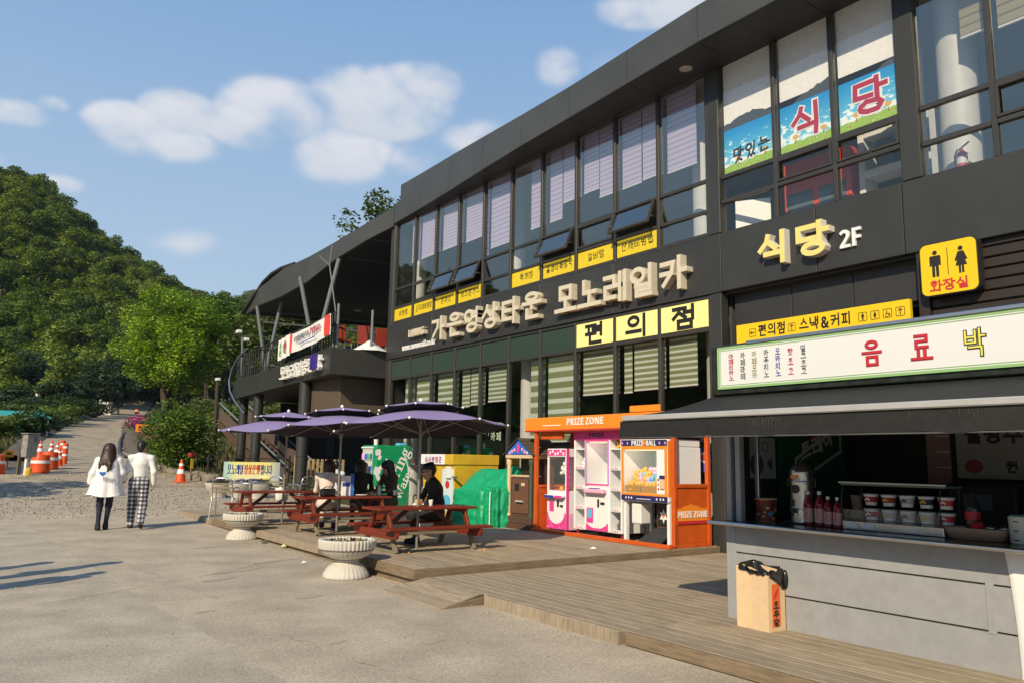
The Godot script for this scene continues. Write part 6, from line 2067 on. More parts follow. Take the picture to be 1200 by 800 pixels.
	part_box(t, "cabinet_top", Vector3(0.0, by + 0.90, -0.65), Vector3(0.8, by + 1.03, 0.65), M.white_plastic, 0.02)
	part_box(t, "cabinet_side", Vector3(0.0, by + 0.14, 0.615), Vector3(0.8, by + 0.90, 0.65), M.white_plastic, 0.006)
	part_box(t, "cabinet_side", Vector3(0.0, by + 0.14, -0.65), Vector3(0.8, by + 0.90, -0.615), M.white_plastic, 0.006)
	part_box(t, "cabinet_back", Vector3(0.74, by + 0.14, -0.615), Vector3(0.78, by + 0.90, 0.615), M.aqua)
	part_box(t, "inner_panel", Vector3(0.05, by + 0.14, 0.36), Vector3(0.74, by + 0.90, 0.40), M.white_plastic)
	part_box(t, "front_panel", Vector3(-0.004, by + 0.14, 0.36), Vector3(0.05, by + 0.90, 0.61), M.white_plastic)
	part_box(t, "front_band", Vector3(-0.012, by + 0.92, -0.64), Vector3(0.0, by + 1.02, 0.64), M.navy, 0.003)
	latin("lettering", "PRIZE", "Droid Sans", 0.085, 0.006, M.white_plastic, t, Vector3(-0.016, by + 0.965, -0.16), UZ, Vector3.UP, 800, 1.1)
	latin("lettering", "BALL", "Droid Sans", 0.085, 0.006, M.white_plastic, t, Vector3(-0.016, by + 0.965, 0.22), UZ, Vector3.UP, 800, 1.0)
	mb = MB.new()
	for k in 9:
		if absf(-0.6 + k * 0.15) > 0.4: mb.prism(star(0.03, 0.013, 5), Vector3(-0.012, by + 0.965, -0.6 + k * 0.15), UZ, Vector3.UP, 0.003)
	put("band_stars", mb, M.pink_pale, t)
	mb = MB.new()
	mb.prism(star(0.06, 0.03, 6), Vector3(-0.013, by + 0.97, 0.04), UZ, Vector3.UP, 0.01)
	put("band_star", mb, M.orange_light, t)
	for f in [[-0.64, -0.585, 0.14, 0.915], [0.575, 0.64, 0.14, 0.915]]:
		part_box(t, "front_stripe", Vector3(-0.010, by + f[2], f[0]), Vector3(0.0, by + f[3], f[1]), M.orange_light, 0.002)
	part_box(t, "front_stripe", Vector3(-0.010, by + 0.862, -0.584), Vector3(0.0, by + 0.915, 0.574), M.orange_light, 0.002)
	part_box(t, "front_stripe", Vector3(-0.010, by + 0.10, -0.64), Vector3(0.0, by + 0.138, 0.64), M.orange_light, 0.002)
	part_box(t, "front_band", Vector3(-0.012, by + 0.01, -0.64), Vector3(0.0, by + 0.098, 0.64), M.navy, 0.003)
	mb = MB.new()
	for s in [-0.5, -0.42, -0.34, 0.36, 0.46, 0.54]: mb.ball(Vector3(-0.012, by + 0.055, s), Vector3(0.003, 0.02, 0.02), 10, 6)
	put("band_dots", mb, M.white_plastic, t)
	part_box(t, "small_print", Vector3(-0.0155, by + 0.04, -0.2), Vector3(-0.012, by + 0.05, 0.2), M.white_plastic)
	pane(t, "front_glass", -0.585, 0.36, by + 0.138, by + 0.862, 0.0, M.pane_clear)
	part_box(t, "trim_lights", Vector3(0.03, by + 0.84, -0.55), Vector3(0.06, by + 0.875, 0.33), glow())
	cabinet_lamp(t, Vector3(0.16, by + 0.80, -0.1), 0.055)
	mb = MB.new()
	mb.ball(Vector3(0.735, by + 0.68, -0.02), Vector3(0.006, 0.075, 0.07), 18, 8)
	put("round_badge", mb, M.white_sheet, t)
	mb = MB.new()
	mb.ball(Vector3(0.729, by + 0.68, -0.02), Vector3(0.006, 0.055, 0.05), 18, 8)
	put("badge_centre", mb, M.orange_light, t)
	part_box(t, "tray_front", Vector3(0.015, by + 0.14, -0.57), Vector3(0.04, by + 0.26, 0.35), mat("tray_gold", lin(0.42, 0.22, 0.02), 0.5), 0.004)
	mb = MB.new()
	mb.ball(Vector3(0.01, by + 0.2, -0.1), Vector3(0.006, 0.025, 0.025), 12, 6)
	put("lock", mb, M.steel, t)
	for q in 3:
		mb = MB.new()
		mb.ball(Vector3(-0.008, by + 0.22 + q * 0.075, 0.405), Vector3(0.012, 0.02, 0.02), 12, 6)
		put("button", mb, [M.red_ink, M.orange_light, M.blue_ink][q], t)
	part_box(t, "card_reader", Vector3(-0.03, by + 0.22, 0.46), Vector3(0.0, by + 0.42, 0.57), M.kraft, 0.006)
	part_box(t, "card_reader_top", Vector3(-0.034, by + 0.38, 0.455), Vector3(-0.002, by + 0.44, 0.575), M.navy, 0.004)
	part_box(t, "side_label", Vector3(0.12, by + 0.34, 0.651), Vector3(0.19, by + 0.82, 0.654), M.ink)
	part_box(t, "side_stripe", Vector3(0.0, by + 0.1, 0.651), Vector3(0.07, by + 1.0, 0.654), M.orange_light)
	for s in [-0.60, 0.60]:
		part_box(t, "leg", Vector3(0.04, 0.0, s - 0.035), Vector3(0.12, by, s + 0.035), M.white_plastic, 0.006)
		part_box(t, "leg", Vector3(0.66, 0.0, s - 0.035), Vector3(0.74, by, s + 0.035), M.white_plastic, 0.006)
		part_box(t, "leg_foot", Vector3(0.0, 0.0, s - 0.05), Vector3(0.2, 0.03, s + 0.05), M.white_plastic, 0.006)
	part_box(t, "coin_box", Vector3(0.05, 0.32, -0.42), Vector3(0.3, 0.66, -0.16), M.white_paint, 0.02)
	part_box(t, "lower_cabinet", Vector3(0.32, 0.02, 0.0), Vector3(0.72, 0.69, 0.56), M.dark_metal, 0.01)
	part_box(t, "panel_frame", Vector3(0.308, 0.27, -0.01), Vector3(0.318, 0.66, 0.40), M.brown_wood, 0.003)
	part_box(t, "panel_face", Vector3(0.302, 0.30, 0.02), Vector3(0.307, 0.63, 0.37), M.ink)
	mb = MB.new()
	mb.prism(star(0.12, 0.06, 6), Vector3(0.301, 0.47, 0.19), UZ, Vector3.UP, 0.005)
	put("star_print", mb, M.white_plastic, t)
	mb = MB.new()
	mb.ball(Vector3(0.295, 0.47, 0.19), Vector3(0.004, 0.035, 0.035), 12, 6)
	put("star_centre", mb, M.orange_light, t)
	mb = MB.new()
	slab4(mb, Vector3(-0.02, 0.03, -0.22), Vector3(-0.02, 0.03, 0.40), Vector3(0.27, 0.27, 0.50), Vector3(0.27, 0.27, -0.02), 0.03)
	put("ramp", mb, mat("rubber", lin(0.05, 0.052, 0.052), 0.6, 0.0, "soft", 2.0, "dirt", 1.2), t)
	part_box(t, "base_plate", Vector3(-0.08, 0.0, -0.5), Vector3(0.72, 0.018, 0.55), M.dark_metal, 0.004)
	mb = MB.new()
	mb.tube([Vector3(0.3, 0.4, -0.4), Vector3(0.32, 0.2, -0.35), Vector3(0.25, 0.1, -0.25), Vector3(0.28, 0.02, -0.1)], 0.008, 6)
	put("cable", mb, M.dark_metal, t)
	# soft toys in the window
	var toy_cols := [M.gold, M.pink_pale, M.sky_blue, M.gold, M.gold, M.pink_pale]
	var names := ["yellow", "pink", "blue", "yellow", "yellow", "pink"]
	var proto: MeshInstance3D = null
	var n := 0
	for row in 4:
		for k in 9:
			var z := -9.27 - 0.44 + k * 0.086 + (0.05 if row % 2 else 0.0) + rng.randf_range(-0.02, 0.02)
			var y := 0.22 + by + 0.145 + row * 0.085 + rng.randf_range(0, 0.03) - (0.05 if row == 3 and k in [0, 8] else 0.0)
			var c := (k * 7 + row * 3) % 6
			if row == 0: c = 0
			if row == 2 and k in [5, 6]: c = 2
			if row == 3 and k in [2, 3, 4]: c = 1
			if row == 3 and k in [6, 7]: continue
			var ex: float = 9.60 + row * 0.09 + rng.randf_range(-0.02, 0.02)
			n += 1
			single("soft_toy", toy_shared(), toy_cols[c], "%s soft toy in the wide prize window, %s layer, %s from the left" % [names[c], ["bottom", "second", "third", "top"][row], ["first", "second", "third", "fourth", "fifth", "sixth", "seventh", "eighth", "ninth"][k]], "soft toy", Vector3(ex, y, z), rng.randf_range(-0.8, 0.8), "soft toys in the big prize window")
	# brown fortune machine
	t = thing("wooden_cabinet_machine", "brown wooden shrine shaped coin machine with a little painted gable roof", "cabinet", Vector3(9.40, 0.22, -12.62))
	part_box(t, "plinth", Vector3(-0.06, 0.0, -0.46), Vector3(0.72, 0.10, 0.46), M.brown_wood, 0.01)
	part_box(t, "plinth_step", Vector3(-0.02, 0.10, -0.42), Vector3(0.68, 0.24, 0.42), M.brown_wood, 0.01)
	part_box(t, "body", Vector3(0.05, 0.24, -0.36), Vector3(0.62, 1.02, 0.36), M.brown_wood, 0.006)
	part_box(t, "door", Vector3(0.03, 0.30, -0.26), Vector3(0.049, 0.97, 0.26), mat("door_brown", lin(0.19, 0.085, 0.055), 0.6, 0.0, "wood", 1.4), 0.005)
	part_box(t, "door_window", Vector3(0.024, 0.74, -0.17), Vector3(0.029, 0.88, -0.03), M.ink)
	part_box(t, "coin_mouth", Vector3(0.0, 0.52, -0.12), Vector3(0.029, 0.55, 0.12), M.stone_white, 0.005)
	part_box(t, "coin_mouth", Vector3(0.02, 0.49, -0.11), Vector3(0.0295, 0.518, 0.11), M.ink)
	part_box(t, "coin_plate", Vector3(0.022, 0.84, 0.05), Vector3(0.0295, 0.90, 0.16), M.kraft)
	part_box(t, "niche_back", Vector3(0.3, 1.02, -0.34), Vector3(0.34, 1.40, 0.34), M.ink)
	part_box(t, "niche_floor", Vector3(0.05, 1.02, -0.35), Vector3(0.3, 1.05, 0.35), M.kraft)
	var cg := mat("column_green", lin(0.08, 0.11, 0.065), 0.6, 0.0, "dirt", 3.0)
	for s in [-0.37, 0.37]:
		mb = MB.new()
		mb.lathe([Vector2(0.055, 0.24), Vector2(0.06, 0.26), Vector2(0.045, 0.30), Vector2(0.042, 1.24), Vector2(0.06, 1.28), Vector2(0.055, 1.32), Vector2(0.06, 1.36), Vector2(0.0, 1.37)], 18, Transform3D(Basis(), Vector3(0.03, 0, s)))
		put("column", mb, cg if s > 0 else M.kraft, t)
	part_box(t, "side_panel", Vector3(0.34, 1.02, 0.30), Vector3(0.62, 1.40, 0.36), M.brown_wood)
	part_box(t, "architrave", Vector3(-0.03, 1.38, -0.43), Vector3(0.66, 1.45, 0.43), M.kraft, 0.008)
	mb = MB.new()
	mb.prism(PackedVector2Array([Vector2(-0.42, 1.46), Vector2(0.42, 1.46), Vector2(0.0, 1.74)]), Vector3(0.0, 0, 0), UZ, Vector3.UP, 0.03)
	put("gable", mb, M.blue_paint, t)
	mb = MB.new()
	mb.ball(Vector3(-0.034, 1.58, 0.0), Vector3(0.006, 0.10, 0.05), 14, 8)
	put("gable_figure", mb, M.pink, t)
	mb = MB.new()
	for q in [[-0.2, 1.52], [-0.12, 1.55], [0.14, 1.56], [0.22, 1.51], [-0.28, 1.49], [0.3, 1.49]]: mb.ball(Vector3(-0.034, q[1], q[0]), Vector3(0.005, 0.035, 0.035), 10, 6)
	put("gable_flowers", mb, M.pink_pale, t)
	var sh := mat("thatch", lin(0.10, 0.08, 0.05), 0.9, 0.0, "wood", 1.4)
	for s in [-1.0, 1.0]:
		for k in 5:
			mb = MB.new()
			var f0 := k / 5.0
			var f1 := (k + 1.15) / 5.0
			var a := Vector3(-0.05, lerpf(1.78, 1.44, f0) + 0.012, s * lerpf(0.0, 0.50, f0))
			var c := Vector3(-0.05, lerpf(1.78, 1.44, f1) + 0.024 , s * lerpf(0.0, 0.50, f1))
			if s > 0: slab4(mb, c, c + Vector3(0.8, 0, 0), a + Vector3(0.8, 0, 0), a, 0.015)
			else: slab4(mb, a, a + Vector3(0.8, 0, 0), c + Vector3(0.8, 0, 0), c, 0.015)
			put("roof_board", mb, sh, t)
	# covered rides under green sheets
	t = thing("covered_ride", "children's ride wrapped in a green tarpaulin next to the yellow cabinet", "covered ride", Vector3(9.02, 0.22, -13.95))
	put("tarpaulin", tarp_mesh(61, 0.95, 1.2, 1.14, 0.72), M.tarp, t)
	t = thing("covered_ride", "children's ride wrapped in a green tarpaulin next to the brown wooden cabinet", "covered ride", Vector3(9.12, 0.22, -13.30))
	put("tarpaulin", tarp_mesh(62, 0.85, 0.62, 1.18, 0.78), M.tarp, t)
	mb = MB.new()
	mb.tube([Vector3(-0.02, 0.7, 0.12), Vector3(-0.035, 0.4, 0.13), Vector3(-0.03, 0.05, 0.13)], 0.012, 6)
	put("cord", mb, M.white_sheet, t)
	# yellow snack cabinet
	t = thing("yellow_cabinet", "big yellow painted cabinet with a white menu strip behind the seated man", "cabinet", Vector3(9.25, 0.22, -15.5))
	part_box(t, "body", Vector3(0.0, 0.0, -0.70), Vector3(1.2, 1.34, 0.68), M.yellow_box, 0.015)
	part_box(t, "top_board", Vector3(-0.06, 1.22, -0.74), Vector3(0.02, 1.45, 0.34), M.white_sheet, 0.006)
	part_box(t, "top_board_end", Vector3(-0.06, 1.22, 0.35), Vector3(1.2, 1.45, 0.70), M.yellow_box, 0.01)
	mb = MB.new()
	write(mb, "솜사탕팝콘", Vector3(-0.061, 1.27, -0.52), UZ, Vector3.UP, 0.12, 0.12, 0.035, 0.018, 0.003)
	put("lettering", mb, mat("plum", lin(0.30, 0.10, 0.22), 0.6), t)
	part_box(t, "side_sheet", Vector3(-0.012, 0.2, 0.18), Vector3(-0.002, 1.12, 0.66), mat("sheet_pale", lin(0.62, 0.72, 0.74), 0.5), 0.003)
	mb = MB.new()
	mb.ball(Vector3(-0.013, 0.78, 0.42), Vector3(0.004, 0.09, 0.09), 16, 8)
	put("red_print", mb, M.red_ink, t)
	mb = MB.new()
	mb.ball(Vector3(-0.013, 0.42, 0.40), Vector3(0.004, 0.14, 0.18), 16, 8)
	put("blue_print", mb, M.sky_blue, t)
	part_box(t, "coin_box", Vector3(-0.06, 0.92, 0.40), Vector3(0.0, 1.18, 0.6), M.white_paint, 0.008)
	part_box(t, "tap", Vector3(-0.08, 0.93, 0.70), Vector3(-0.02, 0.97, 0.86), M.grey_ink, 0.006)
	# green vending machine
	t = thing("vending_machine", "green drinks vending machine with a lit display and white script lettering", "vending machine", Vector3(8.85, 0.22, -18.28))
	part_box(t, "cabinet", Vector3(0.0, 0.0, -0.42), Vector3(0.98, 1.66, 0.38), M.green_machine, 0.02)
	part_box(t, "window_recess", Vector3(-0.008, 0.62, -0.38), Vector3(-0.001, 1.58, 0.20), mat("vend_inside", lin(0.55, 0.57, 0.52), 0.4))
	for k in 3:
		part_box(t, "shelf", Vector3(-0.03, 0.68 + k * 0.30, -0.38), Vector3(-0.008, 0.70 + k * 0.30, 0.20), M.white_plastic)
		for q in 7:
			mb = MB.new()
			mb.lathe([Vector2(0.0, 0.0), Vector2(0.03, 0.0), Vector2(0.03, 0.13), Vector2(0.022, 0.15), Vector2(0.0, 0.15)], 10, Transform3D(Basis(), Vector3(-0.022, 0.70 + k * 0.30, -0.33 + q * 0.08)))
			put("sample_can", mb, [M.blue_paint, M.pink, M.brown_wood, M.white_plastic, M.pink_pale, M.blue_paint, M.green_ink][(q / 2 + k * 2) % 7], t)
	part_box(t, "window_frame", Vector3(-0.035, 1.58, -0.42), Vector3(0.0, 1.62, 0.24), M.white_plastic, 0.004)
	part_box(t, "pillar_strip", Vector3(-0.02, 0.1, 0.22), Vector3(0.0, 1.58, 0.36), M.green_machine, 0.006)
	part_box(t, "flap", Vector3(-0.015, 0.22, -0.30), Vector3(0.0, 0.38, 0.1), M.dark_metal, 0.006)
	mb = MB.new()
	mb.ball(Vector3(-0.014, 0.52, 0.05), Vector3(0.006, 0.055, 0.055), 12, 6)
	put("round_sticker", mb, M.sign_pale, t)
	mb = MB.new()
	for q in [[0.06, 1.48, 0.1], [0.10, 1.35, 0.07], [0.05, 1.02, 0.12], [0.14, 1.10, 0.06], [0.30, 1.28, 0.05], [0.08, 0.85, 0.07]]:
		var bl := PackedVector2Array()
		for k in 14:
			var a := TAU * k / 14
			bl.append(Vector2(q[0] + cos(a) * q[2] * rng.randf_range(0.6, 1.1), q[1] + sin(a) * q[2] * rng.randf_range(0.7, 1.2)))
		mb.prism(bl, Vector3(0, 0, 0.380), Vector3.RIGHT, Vector3.UP, 0.003 + q[2] * 0.004)
	put("splash_print", mb, M.white_sheet, t)
	latin("lettering", "Spring", "Droid Serif", 0.27, 0.004, M.white_plastic, t, Vector3(0.60, 1.02, 0.383), Vector3(0.42, 0.90, 0).normalized(), Vector3(-0.90, 0.42, 0).normalized(), 700)
	latin("lettering", "Water", "Droid Serif", 0.20, 0.004, M.white_plastic, t, Vector3(0.82, 0.72, 0.383), Vector3(0.42, 0.90, 0).normalized(), Vector3(-0.90, 0.42, 0).normalized(), 700)
	mb = MB.new()
	var sw := []
	for k in 12: sw.append(Vector2(0.80 + 0.14 * sin(k * 0.25), 1.42 - k * 0.075))
	mb.stroke(sw, false, 0.03, Vector3(0, 0, 0.380), Vector3.RIGHT, Vector3.UP, 0.003)
	put("swash", mb, M.white_plastic, t)
	mb = MB.new()
	mb.cyl(Vector3(0, 0, 0), Vector3(0, 0.15, 0), 0.05, 0.06, 14)
	single("white_can", mb, M.white_paint, "pale tin standing on top of the green vending machine at its front", "tin", Vector3(8.98, 1.88, -18.2))
	single("blue_cloth", sb(Vector3(-0.12, 0, -0.1), Vector3(0.12, 0.07, 0.1), 0.03), M.sky_blue, "small blue bundle on top of the green vending machine at its right end", "bundle", Vector3(9.65, 1.88, -18.1))
	# blue round notice on the pillar by the booth
	t = thing("round_notice", "blue notice with a round white emblem on the window by the dark pillar", "sign")
	put("sheet", sb(Vector3(FX - 0.03, 1.42, -9.02), Vector3(FX - 0.02, 1.84, -8.74)), M.blue_paint, t)
	mb = MB.new()
	mb.ball(Vector3(FX - 0.032, 1.67, -8.88), Vector3(0.004, 0.10, 0.11), 18, 8)
	put("emblem", mb, M.white_sheet, t)
	mb = MB.new()
	mb.ball(Vector3(FX - 0.036, 1.67, -8.88), Vector3(0.004, 0.06, 0.07), 18, 8)
	put("emblem_centre", mb, M.red_ink, t)
	# faint lettering on the glass behind the yellow cabinet
	t = thing("window_lettering", "pale lettering stuck on the dark window above the yellow cabinet", "sign")
	mb = MB.new()
	write(mb, "카페", Vector3(FX + 0.022, 2.03, -15.4), UZ, Vector3.UP, 0.17, 0.18, 0.06, 0.03, 0.003)
	put("lettering", mb, mat("decal_pale", lin(0.30, 0.34, 0.28), 0.6), t)
	mb = MB.new()
	mb.stroke(ring(-15.1, 2.14, 0.42, 0.3).slice(0, 9), false, 0.015, Vector3(FX + 0.022, 0, 0), UZ, Vector3.UP, 0.003)
	put("arc", mb, M.decal_pale, t)

func glow() -> StandardMaterial3D:
	if not M.has("lamp_glow"):
		var m := mat("lamp_glow", lin(0.85, 0.80, 0.55), 0.5)
		m.emission_enabled = true
		m.emission = Color(1.0, 0.93, 0.70)
		m.emission_energy_multiplier = 0.9
	return M.lamp_glow

func cabinet_lamp(parent: Node3D, at: Vector3, energy: float) -> void:
	var l := OmniLight3D.new()
	l.name = "cabinet_lamp"
	l.position = at
	l.light_energy = energy
	l.light_color = Color(1.0, 0.95, 0.86)
	l.light_size = 0.08
	l.omni_range = 30.0
	l.omni_attenuation = 2.0
	l.shadow_enabled = true
	parent.add_child(l, true)

var toy_keep: ArrayMesh
func toy_shared() -> ArrayMesh:
	if toy_keep == null: toy_keep = toy_mesh(8).mesh()
	return toy_keep

func star(r: float, r2: float, n: int) -> PackedVector2Array:
	var out := PackedVector2Array()
	for k in n * 2:
		var a := PI / 2 + PI * k / n
		var q := r if k % 2 == 0 else r2
		out.append(Vector2(cos(a) * q, sin(a) * q))
	return out

func tarp_mesh(sd: int, dx: float, dz: float, h_back: float, h_front: float) -> MB:
	# a sheet thrown over a sloping body: tall at the back, a low nose in front, folds down the sides
	var f := FastNoiseLite.new()
	f.seed = sd; f.frequency = 1.6; f.fractal_octaves = 3
	var rows := []
	var seg := 72
	for j in 30:
		var row := PackedVector3Array()
		var v := j / 29.0
		for k in seg:
			var a := -TAU * k / seg
			var e := Vector2(signf(cos(a)) * pow(absf(cos(a)), 0.35), signf(sin(a)) * pow(absf(sin(a)), 0.35))
			# walls for v < .62, then the top closing in
			var wall := minf(v / 0.62, 1.0)
			var shrink := 1.0 if v < 0.62 else 1.0 - (v - 0.62) / 0.38
			var x := dx * 0.5 + e.x * dx * 0.5 * maxf(shrink, 0.02)
			var z := e.y * dz * 0.5 * maxf(shrink, 0.02)
			var rel := clampf(x / dx, 0.0, 1.0)
			var top := lerpf(h_front, h_back, clampf((rel - 0.18) / 0.5, 0.0, 1.0))
			top *= 1.0 - 0.12 * smoothstep(0.86, 1.0, rel)
			var y := top * wall if v < 0.62 else top + 0.015 * sin(PI * (v - 0.62) / 0.38)
			var flare := (1.0 - wall) * 0.05
			var fold := 0.045 * sin(k * 0.62 + f.get_noise_2d(k * 0.2, 2.0) * 5.0) * (1.0 - wall * 0.5)
			var cr := f.get_noise_3d(x * 1.3, y * 1.3 + 3.0, z * 1.3) * 0.10
			var cr2 := (0.5 - absf(f.get_noise_3d(x * 1.9 + 20.0, y * 2.6, z * 1.9))) * 0.05
			var o := Vector3(e.x, 0, e.y).normalized()
			var up := Vector3(0, 1.0 if v > 0.55 else 0.25, 0)
			row.append(Vector3(x, maxf(y, 0.0), z) + o * (flare + fold * (1.0 if v < 0.7 else 0.3) + cr * 0.6 - cr2) + up * (cr * 0.8 - cr2 * 0.8))
		rows.append(row)
	var mb := MB.new()
	mb.grid(rows, true)
	return mb

# ---------------------------------------------------------------- tables, parasols, chairs, planters
func picnic_table(label: String, at: Vector3) -> Node3D:
	var t := thing("picnic_table", label, "picnic table", at, 0.0, "red picnic tables on the deck")
	var mb: MB
	for k in 4:
		put("tabletop_plank", sb(Vector3(-0.84, 0.585, -0.30 + k * 0.152), Vector3(0.84, 0.62, -0.156 + k * 0.152), 0.005), M.table_wood, t)
	for s in [-1.0, 1.0]:
		for k in 2:
			put("bench_plank", sb(Vector3(-0.88, 0.325, s * 0.565 + (k - 1) * 0.128 + 0.003), Vector3(0.88, 0.36, s * 0.565 + k * 0.128 - 0.003), 0.005), M.table_wood, t)
	for x in [-0.66, 0.66]:
		put("top_bearer", sb(Vector3(x - 0.02, 0.53, -0.28), Vector3(x + 0.02, 0.584, 0.28), 0.004), M.table_wood, t)
		put("bench_bearer", bearer(x - 0.045 * signf(-x) - 0.02, 0.0), M.table_wood, t)
		for s in [-1.0, 1.0]:
			mb = MB.new()
			mb.bar(Vector3(x, 0.20, s * 0.395), Vector3(x, 0.584, s * 0.19), 0.045, 0.085, Vector3(0, 0.5, s).normalized(), 0.004)
			put("leg", mb, M.table_wood, t)
			mb = MB.new()
			mb.bar(Vector3(x, 0.0, s * 0.50), Vector3(x, 0.198, s * 0.396), 0.045, 0.085, Vector3(0, 0.5, s).normalized(), 0.004)
			put("leg_foot", mb, M.raw_wood, t)
		mb = MB.new()
		mb.bar(Vector3(x * 0.98, 0.25, 0.0), Vector3(x * 0.35, 0.575, 0.0), 0.04, 0.06, Vector3.UP, 0.004)
		put("brace", mb, M.brown_wood, t)
		for s in [-0.34, -0.30, 0.32, 0.36]:
			mb = MB.new()
			mb.cyl(Vector3(x + signf(x) * 0.042, 0.27, s), Vector3(x + signf(x) * 0.05, 0.27, s), 0.013, -1.0, 8)
			put("bolt", mb, M.steel, t)
	put("stretcher", sb(Vector3(-0.66, 0.20, -0.03), Vector3(0.66, 0.25, 0.03), 0.005), M.raw_wood, t)
	return t

func bearer(x: float, _d: float) -> MB:
	var mb := MB.new()
	mb.prism(PackedVector2Array([Vector2(-0.62, 0.215), Vector2(-0.56, 0.20), Vector2(0.56, 0.20), Vector2(0.66, 0.215), Vector2(0.70, 0.25), Vector2(0.70, 0.32), Vector2(-0.70, 0.32), Vector2(-0.70, 0.25)]), Vector3(x, 0, 0), UZ, Vector3.UP, 0.04)
	return mb

func parasol(label: String, at: Vector3, turn: float, base_y: float, tilt := 0.0, wide := 1.24) -> Node3D:
	var t := thing("parasol", label, "parasol", at, turn, "purple parasols over the tables")
	var mb := MB.new()
	mb.cyl(Vector3(0, base_y, 0), Vector3(0, 2.19, 0), 0.021, -1.0, 12)
	put("pole", mb, M.pole_grey, t)
	mb = MB.new()
	mb.ball(Vector3(0, 2.235, 0), Vector3(0.03, 0.035, 0.03), 12, 8)
	put("finial", mb, M.white_plastic, t)
	for tier in 2:
		var R: float = [wide, 0.60][tier]
		var r0: float = [0.40, 0.0][tier]
		var y0: float = [1.80, 2.10][tier]
		var y1: float = [2.035, 2.22][tier]
		var rows := []
		for j in 9:
			var f := j / 8.0
			var row := PackedVector3Array()
			for k in 64:
				var a := -TAU * k / 64.0
				var seg := fposmod(a, TAU / 8.0) / (TAU / 8.0)
				var oct := cos(PI / 8) / cos(absf(seg - 0.5) * TAU / 8.0)
				var rr := lerpf(R * (1.0 / cos(PI / 8)) * oct, r0, f)
				var y := lerpf(y0, y1, pow(f, 0.86))
				y += -0.025 * sin(seg * PI) * (1.0 - f) * (1.0 if tier == 0 else 0.4)
				row.append(Vector3(cos(a) * rr, y, sin(a) * rr))
			rows.append(row)
		mb = MB.new()
		mb.grid(rows, true)
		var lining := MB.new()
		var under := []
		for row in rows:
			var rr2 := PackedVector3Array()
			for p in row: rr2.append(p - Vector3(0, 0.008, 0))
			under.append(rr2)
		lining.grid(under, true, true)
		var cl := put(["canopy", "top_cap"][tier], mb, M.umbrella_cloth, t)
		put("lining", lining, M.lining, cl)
		if tier == 1:
			# dark net closing the vent
			mb = MB.new()
			mb.lathe([Vector2(0.41, 2.025), Vector2(0.55, 2.10)], 32)
			put("vent_net", mb, M.black_cloth, cl)
		for k in 8:
			var a := -TAU * k / 8.0
			var d := Vector3(cos(a), 0, sin(a))
			mb = MB.new()
			mb.ball(d * R * 1.085 + Vector3(0, y0, 0), Vector3.ONE * 0.02, 8, 6)
			put("rib_tip", mb, M.white_plastic, cl)
			if tier == 0:
				mb = MB.new()
				mb.cyl(d * R * 1.06 + Vector3(0, y0 - 0.012, 0), d * 0.1 + Vector3(0, 2.05, 0), 0.008, -1.0, 6)
				put("rib", mb, M.pole_grey, t)
				mb = MB.new()
				mb.cyl(d * R * 0.55 + Vector3(0, y0 + 0.12, 0), d * 0.02 + Vector3(0, 1.72, 0), 0.007, -1.0, 6)
				put("strut", mb, M.pole_grey, t)
	mb = MB.new()
	mb.cyl(Vector3(0, 1.68, 0), Vector3(0, 1.76, 0), 0.035, -1.0, 12)
	put("runner", mb, M.pole_grey, t)
	# the head leans a little on its joint
	var lean := Basis(Vector3.RIGHT.rotated(Vector3.UP, -turn), tilt)
	var hinge := Vector3(0, 1.9, 0)
	for o in t.get_children():
		if not String(o.name).begins_with("pole"): o.transform = Transform3D(lean, hinge - lean * hinge)
	return t

func metal_chair(label: String, at: Vector3, turn: float) -> Node3D:
	var t := thing("metal_chair", label, "chair", at, turn, "aluminium chairs on the deck")
	var mb: MB
	for s in [-1.0, 1.0]:
		mb = MB.new()
		mb.tube([Vector3(0.24 * s, 0, 0.27), Vector3(0.235 * s, 0.40, 0.21), Vector3(0.235 * s, 0.62, 0.19), Vector3(0.23 * s, 0.66, 0.13), Vector3(0.225 * s, 0.66, -0.12), Vector3(0.22 * s, 0.62, -0.2)], 0.014, 8)
		put("leg", mb, M.alu, t)
		mb = MB.new()
		mb.tube([Vector3(0.22 * s, 0, -0.27), Vector3(0.215 * s, 0.3, -0.22), Vector3(0.21 * s, 0.46, -0.18)], 0.013, 8)
		put("leg", mb, M.alu, t)
	mb = MB.new()
	mb.tube([Vector3(-0.21, 0.42, -0.16), Vector3(-0.21, 0.66, -0.22), Vector3(-0.19, 0.80, -0.255), Vector3(-0.1, 0.86, -0.28), Vector3(0.1, 0.86, -0.28), Vector3(0.19, 0.80, -0.255), Vector3(0.21, 0.66, -0.22), Vector3(0.21, 0.42, -0.16)], 0.013, 8)
	put("back_frame", mb, M.alu, t)
	for k in 3:
		put("back_slat", sb(Vector3(-0.2, 0.56 + k * 0.08, -0.232 - k * 0.018), Vector3(0.2, 0.60 + k * 0.08, -0.222 - k * 0.018), 0.003), M.raw_wood, t)
	for k in 6:
		put("seat_slat", sb(Vector3(-0.205, 0.425, -0.16 + k * 0.062), Vector3(0.205, 0.437, -0.115 + k * 0.062), 0.003), M.alu, t)
	return t

